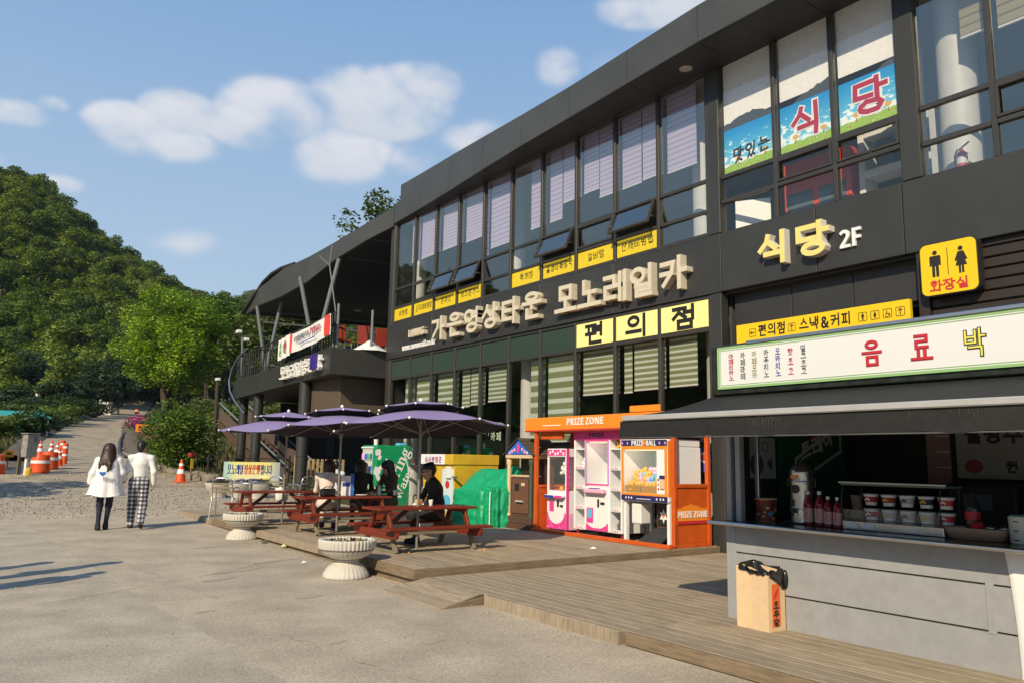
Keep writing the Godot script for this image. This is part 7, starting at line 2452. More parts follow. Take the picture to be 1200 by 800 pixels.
func urn_planter(label: String, at: Vector3, sc: float) -> void:
	var t := thing("urn_planter", label, "planter", at, 0.3, "fluted stone planters along the deck")
	t.scale = Vector3.ONE * sc
	var mb := MB.new()
	mb.lathe([Vector2(0.0, 0.0), Vector2(0.255, 0.0), Vector2(0.265, 0.02), Vector2(0.255, 0.06), Vector2(0.21, 0.13), Vector2(0.155, 0.165), Vector2(0.135, 0.19)], 96, Transform3D(), 30, 0.06)
	put("foot", mb, M.stone_white, t)
	mb = MB.new()
	mb.lathe([Vector2(0.13, 0.188), Vector2(0.15, 0.20), Vector2(0.145, 0.215), Vector2(0.13, 0.222)], 48)
	put("neck_ring", mb, M.stone_white, t)
	mb = MB.new()
	mb.lathe([Vector2(0.12, 0.22), Vector2(0.19, 0.235), Vector2(0.265, 0.275), Vector2(0.305, 0.33)], 96, Transform3D(), 34, 0.06)
	put("bowl", mb, M.stone_white, t)
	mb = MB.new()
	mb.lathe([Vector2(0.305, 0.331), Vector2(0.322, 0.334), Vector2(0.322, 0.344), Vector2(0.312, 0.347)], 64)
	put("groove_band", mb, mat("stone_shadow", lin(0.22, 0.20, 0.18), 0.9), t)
	mb = MB.new()
	mb.lathe([Vector2(0.315, 0.346), Vector2(0.325, 0.36), Vector2(0.33, 0.43), Vector2(0.325, 0.455), Vector2(0.30, 0.458), Vector2(0.285, 0.44), Vector2(0.285, 0.40)], 176, Transform3D(), 44, 0.065)
	put("rim", mb, M.stone_white, t)
	mb = MB.new()
	mb.lathe([Vector2(0.30, 0.405), Vector2(0.2, 0.418), Vector2(0.1, 0.425), Vector2(0.0, 0.425)], 32)
	put("soil", mb, M.soil, t)
	mb = MB.new()
	for k in 60:
		var a := rng.randf() * TAU
		var r := sqrt(rng.randf()) * 0.26
		var col := [Color(0.10, 0.16, 0.04), Color(0.32, 0.20, 0.10), Color(0.45, 0.38, 0.28), Color(0.08, 0.12, 0.03)][k % 4] as Color
		mb.tint = col
		leaf(mb, Vector3(cos(a) * r, 0.43 + rng.randf() * 0.02, sin(a) * r), rng.randf_range(0.02, 0.045))
	put("plant_litter", mb, M.flower, t)

func leaf(mb: MB, o: Vector3, s: float, nrm := Vector3.ZERO) -> void:
	var b := Basis.from_euler(Vector3(rng.randf_range(-1.0, 1.0), rng.randf() * TAU, rng.randf_range(-1.0, 1.0)))
	var x := b.x * s
	var y := b.z * s * 0.62
	var i := mb.v.size()
	var n := b.y if nrm == Vector3.ZERO else nrm
	mb.vert(o - x, n); mb.vert(o - y, n); mb.vert(o + x, n); mb.vert(o + y, n)
	mb.ix.append_array([i, i + 1, i + 2, i, i + 2, i + 3])

func furniture() -> void:
	picnic_table("red painted picnic table closest to the camera, with the man in black beside it", Vector3(6.0, 0.22, -10.55))
	picnic_table("red painted picnic table in the middle, with three women sitting behind it", Vector3(5.98, 0.24, -13.35))
	picnic_table("red painted picnic table furthest back, beside the empty metal chairs", Vector3(5.65, 0.24, -15.75))
	parasol("purple parasol over the picnic table closest to the camera", Vector3(5.96, 0.22, -10.56), 0.15, 0.0, -0.085)
	parasol("purple parasol over the middle picnic table", Vector3(5.86, 0.24, -13.3), 0.4, 0.0, -0.075, 1.18)
	parasol("purple parasol over the picnic table furthest back", Vector3(5.69, 0.24, -15.6), 0.3, 0.0, 0.02)
	metal_chair("aluminium chair standing alone near the deck edge, left of the furthest table", Vector3(4.98, 0.22, -17.15), 2.6)
	metal_chair("aluminium chair behind the furthest table, under its parasol pole", Vector3(6.6, 0.22, -18.2), 2.2)
	metal_chair("aluminium chair behind the furthest table, left of the round dark column", Vector3(7.3, 0.22, -18.9), 3.6)
	metal_chair("aluminium chair right behind the middle table, beside the woman in brown", Vector3(7.6, 0.22, -14.6), 2.0)
	metal_chair("aluminium chair in front of the yellow cabinet, behind the seated man", Vector3(7.55, 0.22, -13.0), 2.9)
	var t := thing("round_table", "round metal cafe table beside the lone aluminium chair", "table", Vector3(5.9, 0.22, -18.3))
	var mb := MB.new()
	mb.lathe([Vector2(0.0, 0.70), Vector2(0.42, 0.70), Vector2(0.435, 0.712), Vector2(0.42, 0.725), Vector2(0.0, 0.725)], 28)
	put("tabletop", mb, M.alu, t)
	mb = MB.new()
	mb.cyl(Vector3.ZERO, Vector3(0, 0.70, 0), 0.03)
	put("stem", mb, M.alu, t)
	mb = MB.new()
	mb.lathe([Vector2(0.0, 0.0), Vector2(0.25, 0.0), Vector2(0.25, 0.02), Vector2(0.05, 0.06), Vector2(0.0, 0.06)], 24)
	put("base", mb, M.alu, t)
	urn_planter("fluted pale stone planter in front of the middle picnic table", Vector3(4.46, 0.0, -9.75), 1.08)
	urn_planter("fluted pale stone planter further back, with a crushed can beside it", Vector3(4.60, 0.045, -14.6), 1.02)

# ---------------------------------------------------------------- trees, shrubs and the things along the track
func at_px(px: float, z: float) -> Vector3:
	var d := towards(px, 500.0)
	var x := d.x * (z / d.z)
	return Vector3(x, ground(x, z), z)

func foliage(mb: MB, blobs: Array, count: int, size: float, a: Color, b: Color, r: RandomNumberGenerator) -> void:
	# blobs: [centre, radius]; leaves sit in clumps near each blob's skin, some inside
	var tot := 0.0
	for q in blobs: tot += q[1].x * q[1].y
	for q in blobs:
		var n := int(count * q[1].x * q[1].y / tot)
		var tone := r.randf_range(-0.35, 0.35)
		for k in n:
			var d := Vector3(r.randfn(), r.randfn(), r.randfn()).normalized()
			var depth := 1.0 - 0.55 * pow(r.randf(), 1.8)
			var p: Vector3 = q[0] + d * q[1] * depth * r.randf_range(0.92, 1.1)
			var t := clampf(0.5 + tone + r.randf_range(-0.4, 0.4), 0.0, 1.0)
			mb.tint = a.lerp(b, t)
			var bs := Basis.from_euler(Vector3(r.randf_range(-0.9, 0.9), r.randf() * TAU, r.randf_range(-0.9, 0.9)))
			var s := size * r.randf_range(0.6, 1.3)
			var x := bs.x * s
			var z := bs.z * s * 0.6
			var nn := (bs.y + d * 0.9 + Vector3(0, 0.35, 0)).normalized()
			if nn.dot(bs.y) < 0.15: nn = bs.y
			var i := mb.v.size()
			mb.vert(p - x, nn); mb.vert(p - z + x * 0.15, nn); mb.vert(p + x, nn); mb.vert(p + z + x * 0.15, nn)
			mb.ix.append_array([i, i + 1, i + 2, i, i + 2, i + 3])

func crown_blobs(r: RandomNumberGenerator, n: int, o: Vector3, rad: Vector3, small := 0.45) -> Array:
	var out := []
	for k in n:
		var d := Vector3(r.randfn(), r.randfn() * 0.9, r.randfn()).normalized() * pow(r.randf(), 0.4)
		out.append([o + d * rad * 0.72, rad * Vector3(1.0, 0.72, 1.0) * small * r.randf_range(0.7, 1.25)])
	return out

func limbs(mb: MB, base: Vector3, top: Vector3, r0: float, targets: Array, r: RandomNumberGenerator) -> void:
	var path := []
	var rad := []
	for k in 7:
		var f := k / 6.0
		path.append(base.lerp(top, f) + Vector3(r.randf_range(-1, 1), 0, r.randf_range(-1, 1)) * r0 * 0.8 * sin(PI * f))
		rad.append(r0 * (1.25 if k == 0 else 1.0) * lerpf(1.0, 0.3, f))
	mb.tube(path, rad, 9)
	for q in targets:
		var s: Vector3 = path[3 + r.randi() % 3]
		var e: Vector3 = q[0]
		var m := s.lerp(e, 0.5) + Vector3(0, -0.06 * (e - s).length(), 0)
		mb.tube([s, m, e], [r0 * 0.42, r0 * 0.26, r0 * 0.08], 6)

func tree(called: String, label: String, cat: String, at: Vector3, high: float, rad: Vector3, trunk: float, n: int, leaves: int, size: float, a: Color, b: Color, sd: int, group := "", stems := 1, small := 0.45) -> Node3D:
	var r := RandomNumberGenerator.new()
	r.seed = sd
	var t := thing(called, label, cat, at, 0.0, group)
	var o := Vector3(0, high - rad.y, 0)
	var bl := crown_blobs(r, n, o, rad, small)
	var mb := MB.new()
	for s in stems:
		var off := Vector3(cos(s * 2.4) * 0.35, 0, sin(s * 2.4) * 0.35) * (0.0 if stems == 1 else 1.0)
		var sub := []
		for k in bl.size():
			if k % stems == s and (k / stems) % 2 == 0 and sub.size() < 9: sub.append(bl[k])
		limbs(mb, off + Vector3(0, -0.4, 0), o + off * 4.0 + Vector3(0, rad.y * 0.35, 0), trunk, sub, r)
	put("trunk", mb, M.bark, t)
	mb = MB.new()
	foliage(mb, bl, leaves, size, a, b, r)
	put("crown", mb, M.leaf, t)
	return t

func bush(called: String, label: String, at: Vector3, rad: Vector3, n: int, leaves: int, size: float, a: Color, b: Color, sd: int, group := "") -> Node3D:
	var r := RandomNumberGenerator.new()
	r.seed = sd
	var t := thing(called, label, "shrub", at, 0.0, group)
	var bl := crown_blobs(r, n, Vector3(0, rad.y * 0.95, 0), rad, 0.5)
	var mb := MB.new()
	for k in 6:
		var q: Array = bl[k % bl.size()]
		mb.tube([Vector3(r.randf_range(-0.1, 0.1), -0.1, r.randf_range(-0.1, 0.1)), q[0] * Vector3(0.5, 0.6, 0.5), q[0]], [0.035, 0.025, 0.008], 6)
	put("stems", mb, M.bark, t)
	mb = MB.new()
	foliage(mb, bl, leaves, size, a, b, r)
	put("leaves", mb, M.leaf, t)
	return t

func cone(label: String, at: Vector3, sc := 1.0, turn := 0.0) -> void:
	var t := thing("traffic_cone", label, "traffic cone", at, turn, "orange traffic cones")
	t.scale = Vector3.ONE * sc
	var mb := MB.new()
	mb.box(Vector3(0, 0.02, 0), Vector3(0.38, 0.04, 0.38), Basis(), 0.012)
	put("base", mb, M.cone_orange, t)
	mb = MB.new()
	mb.lathe([Vector2(0.155, 0.04), Vector2(0.15, 0.06), Vector2(0.035, 0.66), Vector2(0.028, 0.70), Vector2(0.0, 0.70)], 24)
	put("cone_body", mb, M.cone_orange, t)
	for q in [[0.27, 0.40], [0.50, 0.57]]:
		mb = MB.new()
		var ra: float = lerpf(0.152, 0.037, (q[0] - 0.06) / 0.6)
		var rb: float = lerpf(0.152, 0.037, (q[1] - 0.06) / 0.6)
		mb.lathe([Vector2(ra, q[0]), Vector2(ra + 0.003, q[0]), Vector2(rb + 0.003, q[1]), Vector2(rb, q[1])], 24)
		put("reflective_band", mb, M.white_sheet, t)

func barrel(label: String, at: Vector3, group: String) -> void:
	var t := thing("traffic_drum", label, "traffic drum", at, 0.0, group)
	var mb := MB.new()
	mb.lathe([Vector2(0.0, 0.0), Vector2(0.30, 0.0), Vector2(0.32, 0.03), Vector2(0.31, 0.06), Vector2(0.29, 0.30), Vector2(0.295, 0.32), Vector2(0.295, 0.44), Vector2(0.285, 0.46), Vector2(0.265, 0.60), Vector2(0.25, 0.63), Vector2(0.0, 0.64)], 28)
	put("drum", mb, M.cone_orange, t)
	mb = MB.new()
	mb.lathe([Vector2(0.296, 0.33), Vector2(0.299, 0.33), Vector2(0.299, 0.43), Vector2(0.296, 0.43)], 28)
	put("reflective_band", mb, M.white_sheet, t)

func rock(sd: int, s: Vector3) -> MB:
	var f := FastNoiseLite.new()
	f.seed = sd; f.frequency = 0.9
	var mb := MB.new()
	var rows := []
	for j in 9:
		var la := -PI / 2 + PI * j / 8.0
		var row := PackedVector3Array()
		for k in 12:
			var a := -TAU * k / 12.0
			var d := Vector3(cos(a) * cos(la), sin(la), sin(a) * cos(la))
			d = Vector3(signf(d.x) * pow(absf(d.x), 0.7), signf(d.y) * pow(absf(d.y), 0.7), signf(d.z) * pow(absf(d.z), 0.7))
			row.append(d * s * (1.0 + 0.5 * f.get_noise_3dv(d * 1.5)))
		rows.append(row)
	mb.grid(rows, true)
	return mb

func roadside() -> void:
	# the wooded hill
	var r := RandomNumberGenerator.new()
	r.seed = 11
	var kinds := []
	for k in 5:
		var mb := MB.new()
		var rad := Vector3(3.3, 3.0, 3.3) * r.randf_range(0.9, 1.1)
		mb.tube([Vector3(0, -1.0, 0), Vector3(0, 4.0, 0)], [0.22, 0.12], 6)
		for q in mb.c.size(): mb.c[q] = Color(0.06, 0.05, 0.035)
		var tone := k / 4.0
		foliage(mb, crown_blobs(r, 11, Vector3(0, 4.4, 0), rad, 0.40), 2400, 0.24, Color(0.060, 0.105, 0.010).lerp(Color(0.11, 0.155, 0.014), tone), Color(0.16, 0.24, 0.026).lerp(Color(0.27, 0.325, 0.040), tone), r)
		kinds.append(mb.mesh())
	var sets := [[], [], [], [], []]
	var mix := FastNoiseLite.new()
	mix.seed = 3; mix.frequency = 0.012
	for k in 5200:
		var x := r.randf_range(-300.0, 250.0)
		var z := r.randf_range(-300.0, -106.0)
		if k > 4100:
			x = r.randf_range(-230.0, -62.0); z = r.randf_range(-110.0, 30.0)
		elif k > 2900:
			x = r.randf_range(-20.0, 110.0); z = r.randf_range(-275.0, -106.0)
		if z > -125.0 and absf(x - road_mid(z)) < 6.0: continue
		var s := r.randf_range(0.72, 1.25) * (0.8 if z > -125.0 else 1.0)
		var n := clampi(int(2.5 + mix.get_noise_2d(x, z) * 4.0 + r.randf_range(-1.2, 1.2)), 0, 4)
		sets[n].append(Transform3D(Basis(Vector3.UP, r.randf() * TAU).scaled(Vector3(s, s * r.randf_range(0.85, 1.25), s)), Vector3(x, ground(x, z) - 0.3, z)))
	for k in 5: many("hill_forest", kinds[k], M.leaf, sets[k], "dense green broadleaf forest covering the hillside", "forest")
	# single trees
	var g1 := Color(0.13, 0.24, 0.008)
	var g2 := Color(0.32, 0.47, 0.025)
	tree("broadleaf_tree", "big bright green tree with several stems right of the dirt track", "tree", at_px(196, -74), 14.0, Vector3(5.9, 6.3, 5.9), 0.2, 84, 40000, 0.12, g1, g2, 21, "", 5, 0.21)
	tree("broadleaf_tree", "mid green tree between the big bright tree and the terrace", "tree", at_px(262, -78), 11.5, Vector3(4.4, 5.0, 4.4), 0.2, 26, 12000, 0.17, Color(0.045, 0.095, 0.010), Color(0.12, 0.20, 0.028), 22, "", 1, 0.36)
	tree("broadleaf_tree", "tall sparse tree showing above the terrace roof", "tree", at_px(432, -48), 13.6, Vector3(3.4, 4.6, 3.4), 0.16, 30, 3000, 0.16, Color(0.08, 0.13, 0.03), Color(0.15, 0.21, 0.06), 23, "", 1, 0.26)
	var back := [[238, -92, 11.0, 4.4], [292, -82, 9.5, 4.2], [318, -70, 8.0, 3.8], [345, -75, 9.0, 4.0], [372, -66, 8.0, 3.6], [398, -60, 8.0, 3.4], [300, -58, 6.5, 3.0], [418, -62, 8.5, 3.4], [335, -56, 5.0, 2.6]]
	for k in back.size():
		var q: Array = back[k]
		tree("slope_tree", "leafy tree on the slope behind the terrace, %s from the left" % ["first", "third", "fifth", "sixth", "seventh", "eighth", "second in front", "last", "fourth in front"][k], "tree", at_px(q[0], q[1]), q[2], Vector3(q[3], q[2] * 0.42, q[3]), 0.16, 18, 6500, 0.2, Color(0.05, 0.085, 0.012), Color(0.13, 0.17, 0.035), 30 + k, "trees on the slope behind the terrace", 1, 0.4)
	# garden trees left of the track
	var garden := [[60, -86, 4.3, 2.6, "round dark pine standing in the garden left of the track"], [86, -92, 4.6, 2.2, "dark garden tree right of the round pine"], [112, -98, 5.2, 2.6, "dark bushy tree beside the upper end of the track"], [136, -106, 6.0, 3.0, "dark bushy tree at the crest of the track"],
		[16, -92, 4.6, 2.6, "dark garden tree at the left edge, below the hill"], [140, -122, 8.5, 3.8, "tall dark tree behind the crest of the track"], [100, -118, 9.0, 4.0, "tall tree behind the white garden wall"], [30, -116, 9.0, 4.0, "tall tree at the left behind the white garden wall"], [165, -128, 8.5, 3.6, "dark tree at the end of the track beside the bright tree"]]
	for k in garden.size():
		var q: Array = garden[k]
		tree("garden_tree", q[4], "tree", at_px(q[0], q[1]), q[2], Vector3(q[3], q[2] * 0.40, q[3]), 0.16, 20, 6000, 0.19, Color(0.022, 0.045, 0.014), Color(0.062, 0.098, 0.030), 50 + k, "", 1, 0.4)
	var low := [[8, -60, 2.6], [28, -66, 2.4], [48, -62, 1.8], [70, -74, 2.4], [14, -76, 2.8], [40, -78, 2.6], [92, -84, 2.2], [60, -70, 2.0], [2, -70, 2.6], [26, -54, 1.5], [8, -52, 1.4], [44, -56, 1.3], [110, -92, 2.0]]
	for k in low.size():
		var q: Array = low[k]
		bush("garden_shrub", "low %s shrub in the garden, %s" % [["dark", "yellow green"][int(k % 3 == 1)], ["left of the teal tent", "behind the teal tent", "right of the teal tent", "nearing the track bank", "behind the tent at the far left", "before the round pine", "halfway up the track edge", "below the round pine", "at the far left above the tent", "in front of the tent at its right", "at the far left before the tent", "closest to the meter box", "beside the upper track"][k]], at_px(q[0], q[1]), Vector3(q[2], q[2] * 0.55, q[2]), 9, 2600, 0.11, Color(0.022, 0.045, 0.010) if k % 3 != 1 else Color(0.10, 0.15, 0.02), Color(0.07, 0.11, 0.02) if k % 3 != 1 else Color(0.20, 0.25, 0.04), 70 + k, "shrubs in the garden left of the track")
	# trees out to the left, whose shade falls across the track
	for q in [[-6.5, -22.0, 8.0, 2.6, 1], [-9.0, -28.0, 9.0, 3.0, 2], [-13.5, -35.0, 9.5, 3.2, 3], [-16.0, -52.0, 10.0, 3.4, 4]]:
		tree("shade_tree", "tree on the left of the forecourt, %s" % ["", "closest to the camera", "second from the camera", "third from the camera", "far up beside the track"][q[4]], "tree", Vector3(q[0], ground(q[0], q[1]), q[1]), q[2], Vector3(q[3], q[2] * 0.33, q[3]), 0.16, 22, 5000, 0.2, Color(0.05, 0.09, 0.012), Color(0.12, 0.17, 0.03), 90 + q[4], "", 1, 0.4)
	# the big shrub and small ones right of the track
	bush("leafy_shrub", "large bright green shrub between the track and the dark columns", at_px(217, -31.8), Vector3(1.35, 1.55, 1.35), 26, 12000, 0.062, Color(0.045, 0.10, 0.008), Color(0.16, 0.25, 0.02), 101)
	for q in [[262, -46, 1.6, "grassy green shrub left of the first dark column"], [300, -44, 1.5, "grassy shrub seen between the dark columns"], [345, -42, 1.6, "green shrub seen through the last gap under the terrace"], [240, -52, 1.8, "green shrub behind the large bright shrub"], [385, -40, 1.6, "brownish shrub beside the louvred wall"]]:
		bush("bank_shrub", q[3], at_px(q[0], q[1]), Vector3(q[2], q[2] * 0.7, q[2]), 12, 3000, 0.10, Color(0.06, 0.10, 0.012), Color(0.17, 0.21, 0.04), 110 + int(q[0]))
	# azaleas
	var pinks := [[155, -70, 0.8], [163, -64, 0.9], [176, -56, 0.8], [182, -52, 0.8], [168, -75, 0.9], [243, -33.5, 0.45], [161, -80, 0.8]]
	for k in pinks.size():
		var q: Array = pinks[k]
		var t := bush("azalea", "pink flowering azalea %s" % ["at the left of the flower slope", "above the dark kerb", "beside the orange sign", "right of the orange sign", "at the top of the flower slope", "beside the black fence posts", "at the far end of the dark kerb"][k], at_px(q[0], q[1]), Vector3(q[2], q[2] * 0.6, q[2]), 7, 700, 0.07, Color(0.05, 0.09, 0.012), Color(0.12, 0.16, 0.03), 130 + k, "pink azaleas on the slope")
		var mb := MB.new()
		var rr := RandomNumberGenerator.new()
		rr.seed = 500 + k
		foliage(mb, crown_blobs(rr, 7, Vector3(0, q[2] * 0.62, 0), Vector3(q[2], q[2] * 0.62, q[2]), 0.5), 600, 0.06, Color(0.42, 0.05, 0.20), Color(0.60, 0.16, 0.36), rr)
		put("blossom", mb, M.flower, t)
	# grass on the banks
	var tuft := MB.new()
	var gr := RandomNumberGenerator.new()
	gr.seed = 77
	for k in 16:
		var a := gr.randf() * TAU
		var d := Vector3(cos(a), 0, sin(a))
		var h := gr.randf_range(0.12, 0.34)
		var b := d * gr.randf_range(0.0, 0.12)
		var sd := d.cross(Vector3.UP) * 0.012
		mb_tri(tuft, b - sd, b + sd, b + d * h * 0.5 + Vector3(0, h, 0))
	var xf := []
	var tints := []
	for k in 12000:
		var z := gr.randf_range(-75.0, -27.0)
		var x := 0.0
		if k % 3 == 0: x = road_mid(z) - 2.9 - absf(gr.randfn(0.0, 3.0))
		else: x = maxf(road_mid(z) + 2.6, 7.6) + absf(gr.randfn(0.0, 5.0))
		if z > -35.0 and x < 7.3 and k % 3: continue
		if z > -34.5 and x > 9.0: continue
		if k % 3 == 0 and z > -40.0: continue
		var s := gr.randf_range(0.6, 1.5)
		xf.append(Transform3D(Basis(Vector3.UP, gr.randf() * TAU).scaled(Vector3(s, s, s)), Vector3(x, ground(x, z) - 0.03, z)))
		tints.append(Color(0.09, 0.12, 0.025).lerp(Color(0.22, 0.20, 0.07), gr.randf()))
	many("bank_grass", tuft.mesh(), M.flower, xf, "rough green and straw coloured grass on the banks", "grass", tints)
	# rocks along the right edge of the track
	for k in 34:
		var f := k / 33.0
		var px := lerpf(166, 262, f) + r.randf_range(-4, 4)
		var z := steps(px, [166.0, 190.0, 215.0, 240.0, 265.0], [-38.5, -33.5, -30.2, -28.6, -27.6]) + r.randf_range(-0.5, 0.5)
		var p := at_px(px, z)
		var s := r.randf_range(0.12, 0.34)
		var big := s > 0.26
		single("bank_rock", rock(200 + k, Vector3(s, s * 0.62, s * 0.8)), M.rock, "tan rock in the row edging the foot of the planted slope", "rock", p + Vector3(0, s * 0.25, 0), r.randf() * TAU, "rocks along the foot of the slope")
	# kerb of the curve
	var kb := MB.new()
	var path := [Vector2(6.75, -39.0), Vector2(6.95, -42.0), Vector2(7.6, -46.0), Vector2(8.6, -52.0), Vector2(9.9, -59.0), Vector2(11.6, -67.0)]
	var rows := []
	for p in path:
		var g := ground(p.x, p.y)
		rows.append(PackedVector3Array([Vector3(p.x - 0.05, g - 0.1, p.y), Vector3(p.x, g + 0.07, p.y), Vector3(p.x + 0.14, g + 0.09, p.y), Vector3(p.x + 0.2, g - 0.1, p.y)]))
	kb.grid(rows)
	struct("kerb", kb, mat("kerb_dark", lin(0.085, 0.085, 0.085), 0.8, 0.0, "grain", 0.8))
	# cones, drums and marker posts by the track
	cone("orange traffic cone on the right by the rocks", at_px(216, -27.9), 1.12)
	cone("orange traffic cone standing in front of the two tall marker posts", at_px(72.5, -34.6), 1.0)
	cone("orange traffic cone behind the left drum", at_px(49.5, -38.4), 1.05, 0.4)
	cone("dark topped orange cone behind the right drum", at_px(62.5, -38.8), 1.05, 0.2)
	cone("orange traffic cone between the right drum and the marker posts", at_px(69.5, -37.6), 1.08, 0.7)
	barrel("red orange traffic drum with a white band, left one of the pair", at_px(51.5, -31.4), "orange traffic drums")
	barrel("red orange traffic drum with a white band, right one of the pair", at_px(61.5, -33.0), "orange traffic drums")
	barrel("red orange traffic drum at the very left edge of the view", at_px(-1.5, -31.0), "orange traffic drums")
	for q in [[79.0, -35.6, "tall orange marker post right of the cones"], [75.5, -37.6, "tall orange marker post just left of the rightmost one"]]:
		var t := thing("marker_post", q[2], "marker post", at_px(q[0], q[1]), 0.0, "orange marker posts")
		var mb := MB.new()
		mb.cyl(Vector3.ZERO, Vector3(0, 0.80, 0), 0.10, 0.095, 18)
		mb.ball(Vector3(0, 0.80, 0), Vector3(0.095, 0.03, 0.095), 16, 6)
		put("post", mb, M.cone_orange, t)
		for y in [0.32, 0.62]:
			mb = MB.new()
			mb.lathe([Vector2(0.101, y), Vector2(0.103, y), Vector2(0.103, y + 0.08), Vector2(0.101, y + 0.08)], 18)
			put("reflective_band", mb, M.white_sheet, t)
	barrel("small red orange drum far up at the crest of the track", at_px(158.5, -112.0) + Vector3(0, 0.1, 0), "orange traffic drums")
	# electric box on a post
	var eb := thing("meter_box", "grey metal meter box on a white post left of the drums", "meter box", at_px(36.5, -30.5), 0.5)
	put("post", sb(Vector3(-0.08, -0.1, -0.05), Vector3(0.0, 0.62, 0.05), 0.006), M.white_paint, eb)
	put("stake", sb(Vector3(-0.2, -0.1, -0.25), Vector3(-0.08, 0.7, -0.18), 0.006), mat("stake", lin(0.12, 0.10, 0.08), 0.9), eb)
	put("box", sb(Vector3(-0.19, 0.60, -0.12), Vector3(0.18, 1.34, 0.16), 0.01), mat("box_grey", lin(0.42, 0.41, 0.37), 0.6, 0.0, "soft", 1.0, "dirt", 0.8), eb)
	put("lid", sb(Vector3(-0.23, 1.345, -0.17), Vector3(0.22, 1.39, 0.21), 0.01), M.pole_grey, eb)
	put("meter", sb(Vector3(0.02, 1.10, 0.16), Vector3(0.12, 1.24, 0.18), 0.01), M.grey_ink, eb)
	single("yellow_bag", rock(310, Vector3(0.09, 0.16, 0.07)), mat("bag_yellow", lin(0.62, 0.36, 0.03), 0.6), "small yellow bag lying at the foot of the meter box post", "bag", at_px(38.5, -30.2) + Vector3(0, 0.12, 0))
	var ys := thing("yellow_marker", "small yellow warning plate on a stake at the far left", "sign", at_px(13.5, -33.0), 0.45)
	put("plate", sb(Vector3(-0.17, 0.42, -0.012), Vector3(0.17, 0.66, 0.012), 0.004), mat("plate_amber", lin(0.75, 0.34, 0.01), 0.5), ys)
	put("stake", sb(Vector3(-0.02, -0.1, -0.03), Vector3(0.02, 0.42, -0.013)), M.raw_wood, ys)
	put("mark", sb(Vector3(-0.08, 0.50, 0.0125), Vector3(0.08, 0.58, 0.016)), M.ink, ys)
	var os := thing("orange_notice", "orange lettered notice board standing among the azaleas", "sign", at_px(170.5, -57.5), -0.2)
	put("board", sb(Vector3(-0.62, 0.35, -0.02), Vector3(0.62, 0.85, 0.02), 0.008), M.orange_light, os)
	var mb2 := MB.new()
	write(mb2, "천천히", Vector3(-0.45, 0.45, 0.021), Vector3.RIGHT, Vector3.UP, 0.24, 0.3, 0.06, 0.05, 0.004)
	put("lettering", mb2, M.ink, os)
	for s in [-0.5, 0.5]: put("leg", sb(Vector3(s - 0.03, -0.2, -0.05), Vector3(s + 0.03, 0.36, -0.021)), M.raw_wood, os)
	var yt := thing("yellow_tag_post", "low stake with a red cap and yellow tag beside the right cone", "stake", at_px(227.5, -28.6), 0.4)
	put("stake", sb(Vector3(-0.02, -0.1, -0.02), Vector3(0.02, 0.95, 0.02)), M.raw_wood, yt)
	put("tag", sb(Vector3(-0.06, 0.42, 0.021), Vector3(0.06, 0.76, 0.035), 0.004), mat("tag_yellow", lin(0.75, 0.50, 0.02), 0.5), yt)
	put("cap", sb(Vector3(-0.13, 0.82, -0.1), Vector3(0.13, 0.96, 0.1), 0.02), M.red_chair, yt)
	# black fence posts, rails and fence in front of the slope
	var fence := thing("black_fence", "low black metal fence between the cone and the notice banner", "fence", at_px(247, -28.3), 0.0)
	for q in [0.0, 0.30, 0.62, 2.9]:
		put("post", sb(Vector3(q - 0.03, -0.1, -0.03), Vector3(q + 0.03, 0.95, 0.03), 0.005), M.dark_metal, fence)
	for y in [0.55, 0.8]:
		put("rail", sb(Vector3(0.6, y, -0.015), Vector3(2.9, y + 0.03, 0.015)), M.dark_metal, fence)
	# timber stair behind the columns
	var st := thing("timber_stair", "brown timber stair climbing up the slope behind the dark columns", "stair")
	var s0 := Vector3(11.7, 0.1, -29.6)
	var s1 := Vector3(11.7, 3.2, -40.0)
	for k in 18:
		var p := s0.lerp(s1, k / 17.0)
		var mb := MB.new()
		mb.box(p, Vector3(1.3, 0.06, 0.42), Basis(), 0.005)
		put("tread", mb, M.brown_wood, st)
	for s in [-0.68, 0.68]:
		var mb := MB.new()
		mb.bar(s0 + Vector3(s, -0.1, 0), s1 + Vector3(s, -0.1, 0), 0.06, 0.3)
		put("stringer", mb, M.brown_wood, st)
		mb = MB.new()
		mb.cyl(s0 + Vector3(s, 0.95, 0), s1 + Vector3(s, 0.95, 0), 0.04, -1.0, 10)
		put("handrail", mb, M.post_blue_grey, st)
		mb = MB.new()
		mb.bar(s0 + Vector3(s, 0.45, 0), s1 + Vector3(s, 0.45, 0), 0.03, 0.55)
		put("side_board", mb, mat("stair_board", lin(0.13, 0.09, 0.075), 0.8, 0.0, "wood", 1.0), st)
	var wf := thing("picket_fence", "low pale timber picket fence beyond the last dark column", "fence", Vector3(10.0, ground(10.0, -26.5), -26.5))
	for k in 12:
		put("picket", sb(Vector3(k * 0.16, 0.0, -0.02), Vector3(k * 0.16 + 0.09, 0.95, 0.02), 0.008), M.fence_wood, wf)
	for y in [0.25, 0.75]:
		put("rail", sb(Vector3(0.0, y, -0.045), Vector3(1.9, y + 0.07, -0.021)), M.fence_wood, wf)
	single("timber_post", sb(Vector3(-0.12, -0.1, -0.12), Vector3(0.12, 1.3, 0.12), 0.02), M.fence_wood, "pale square timber post left of the round dark column", "post", Vector3(9.95, 0.3, -26.0))
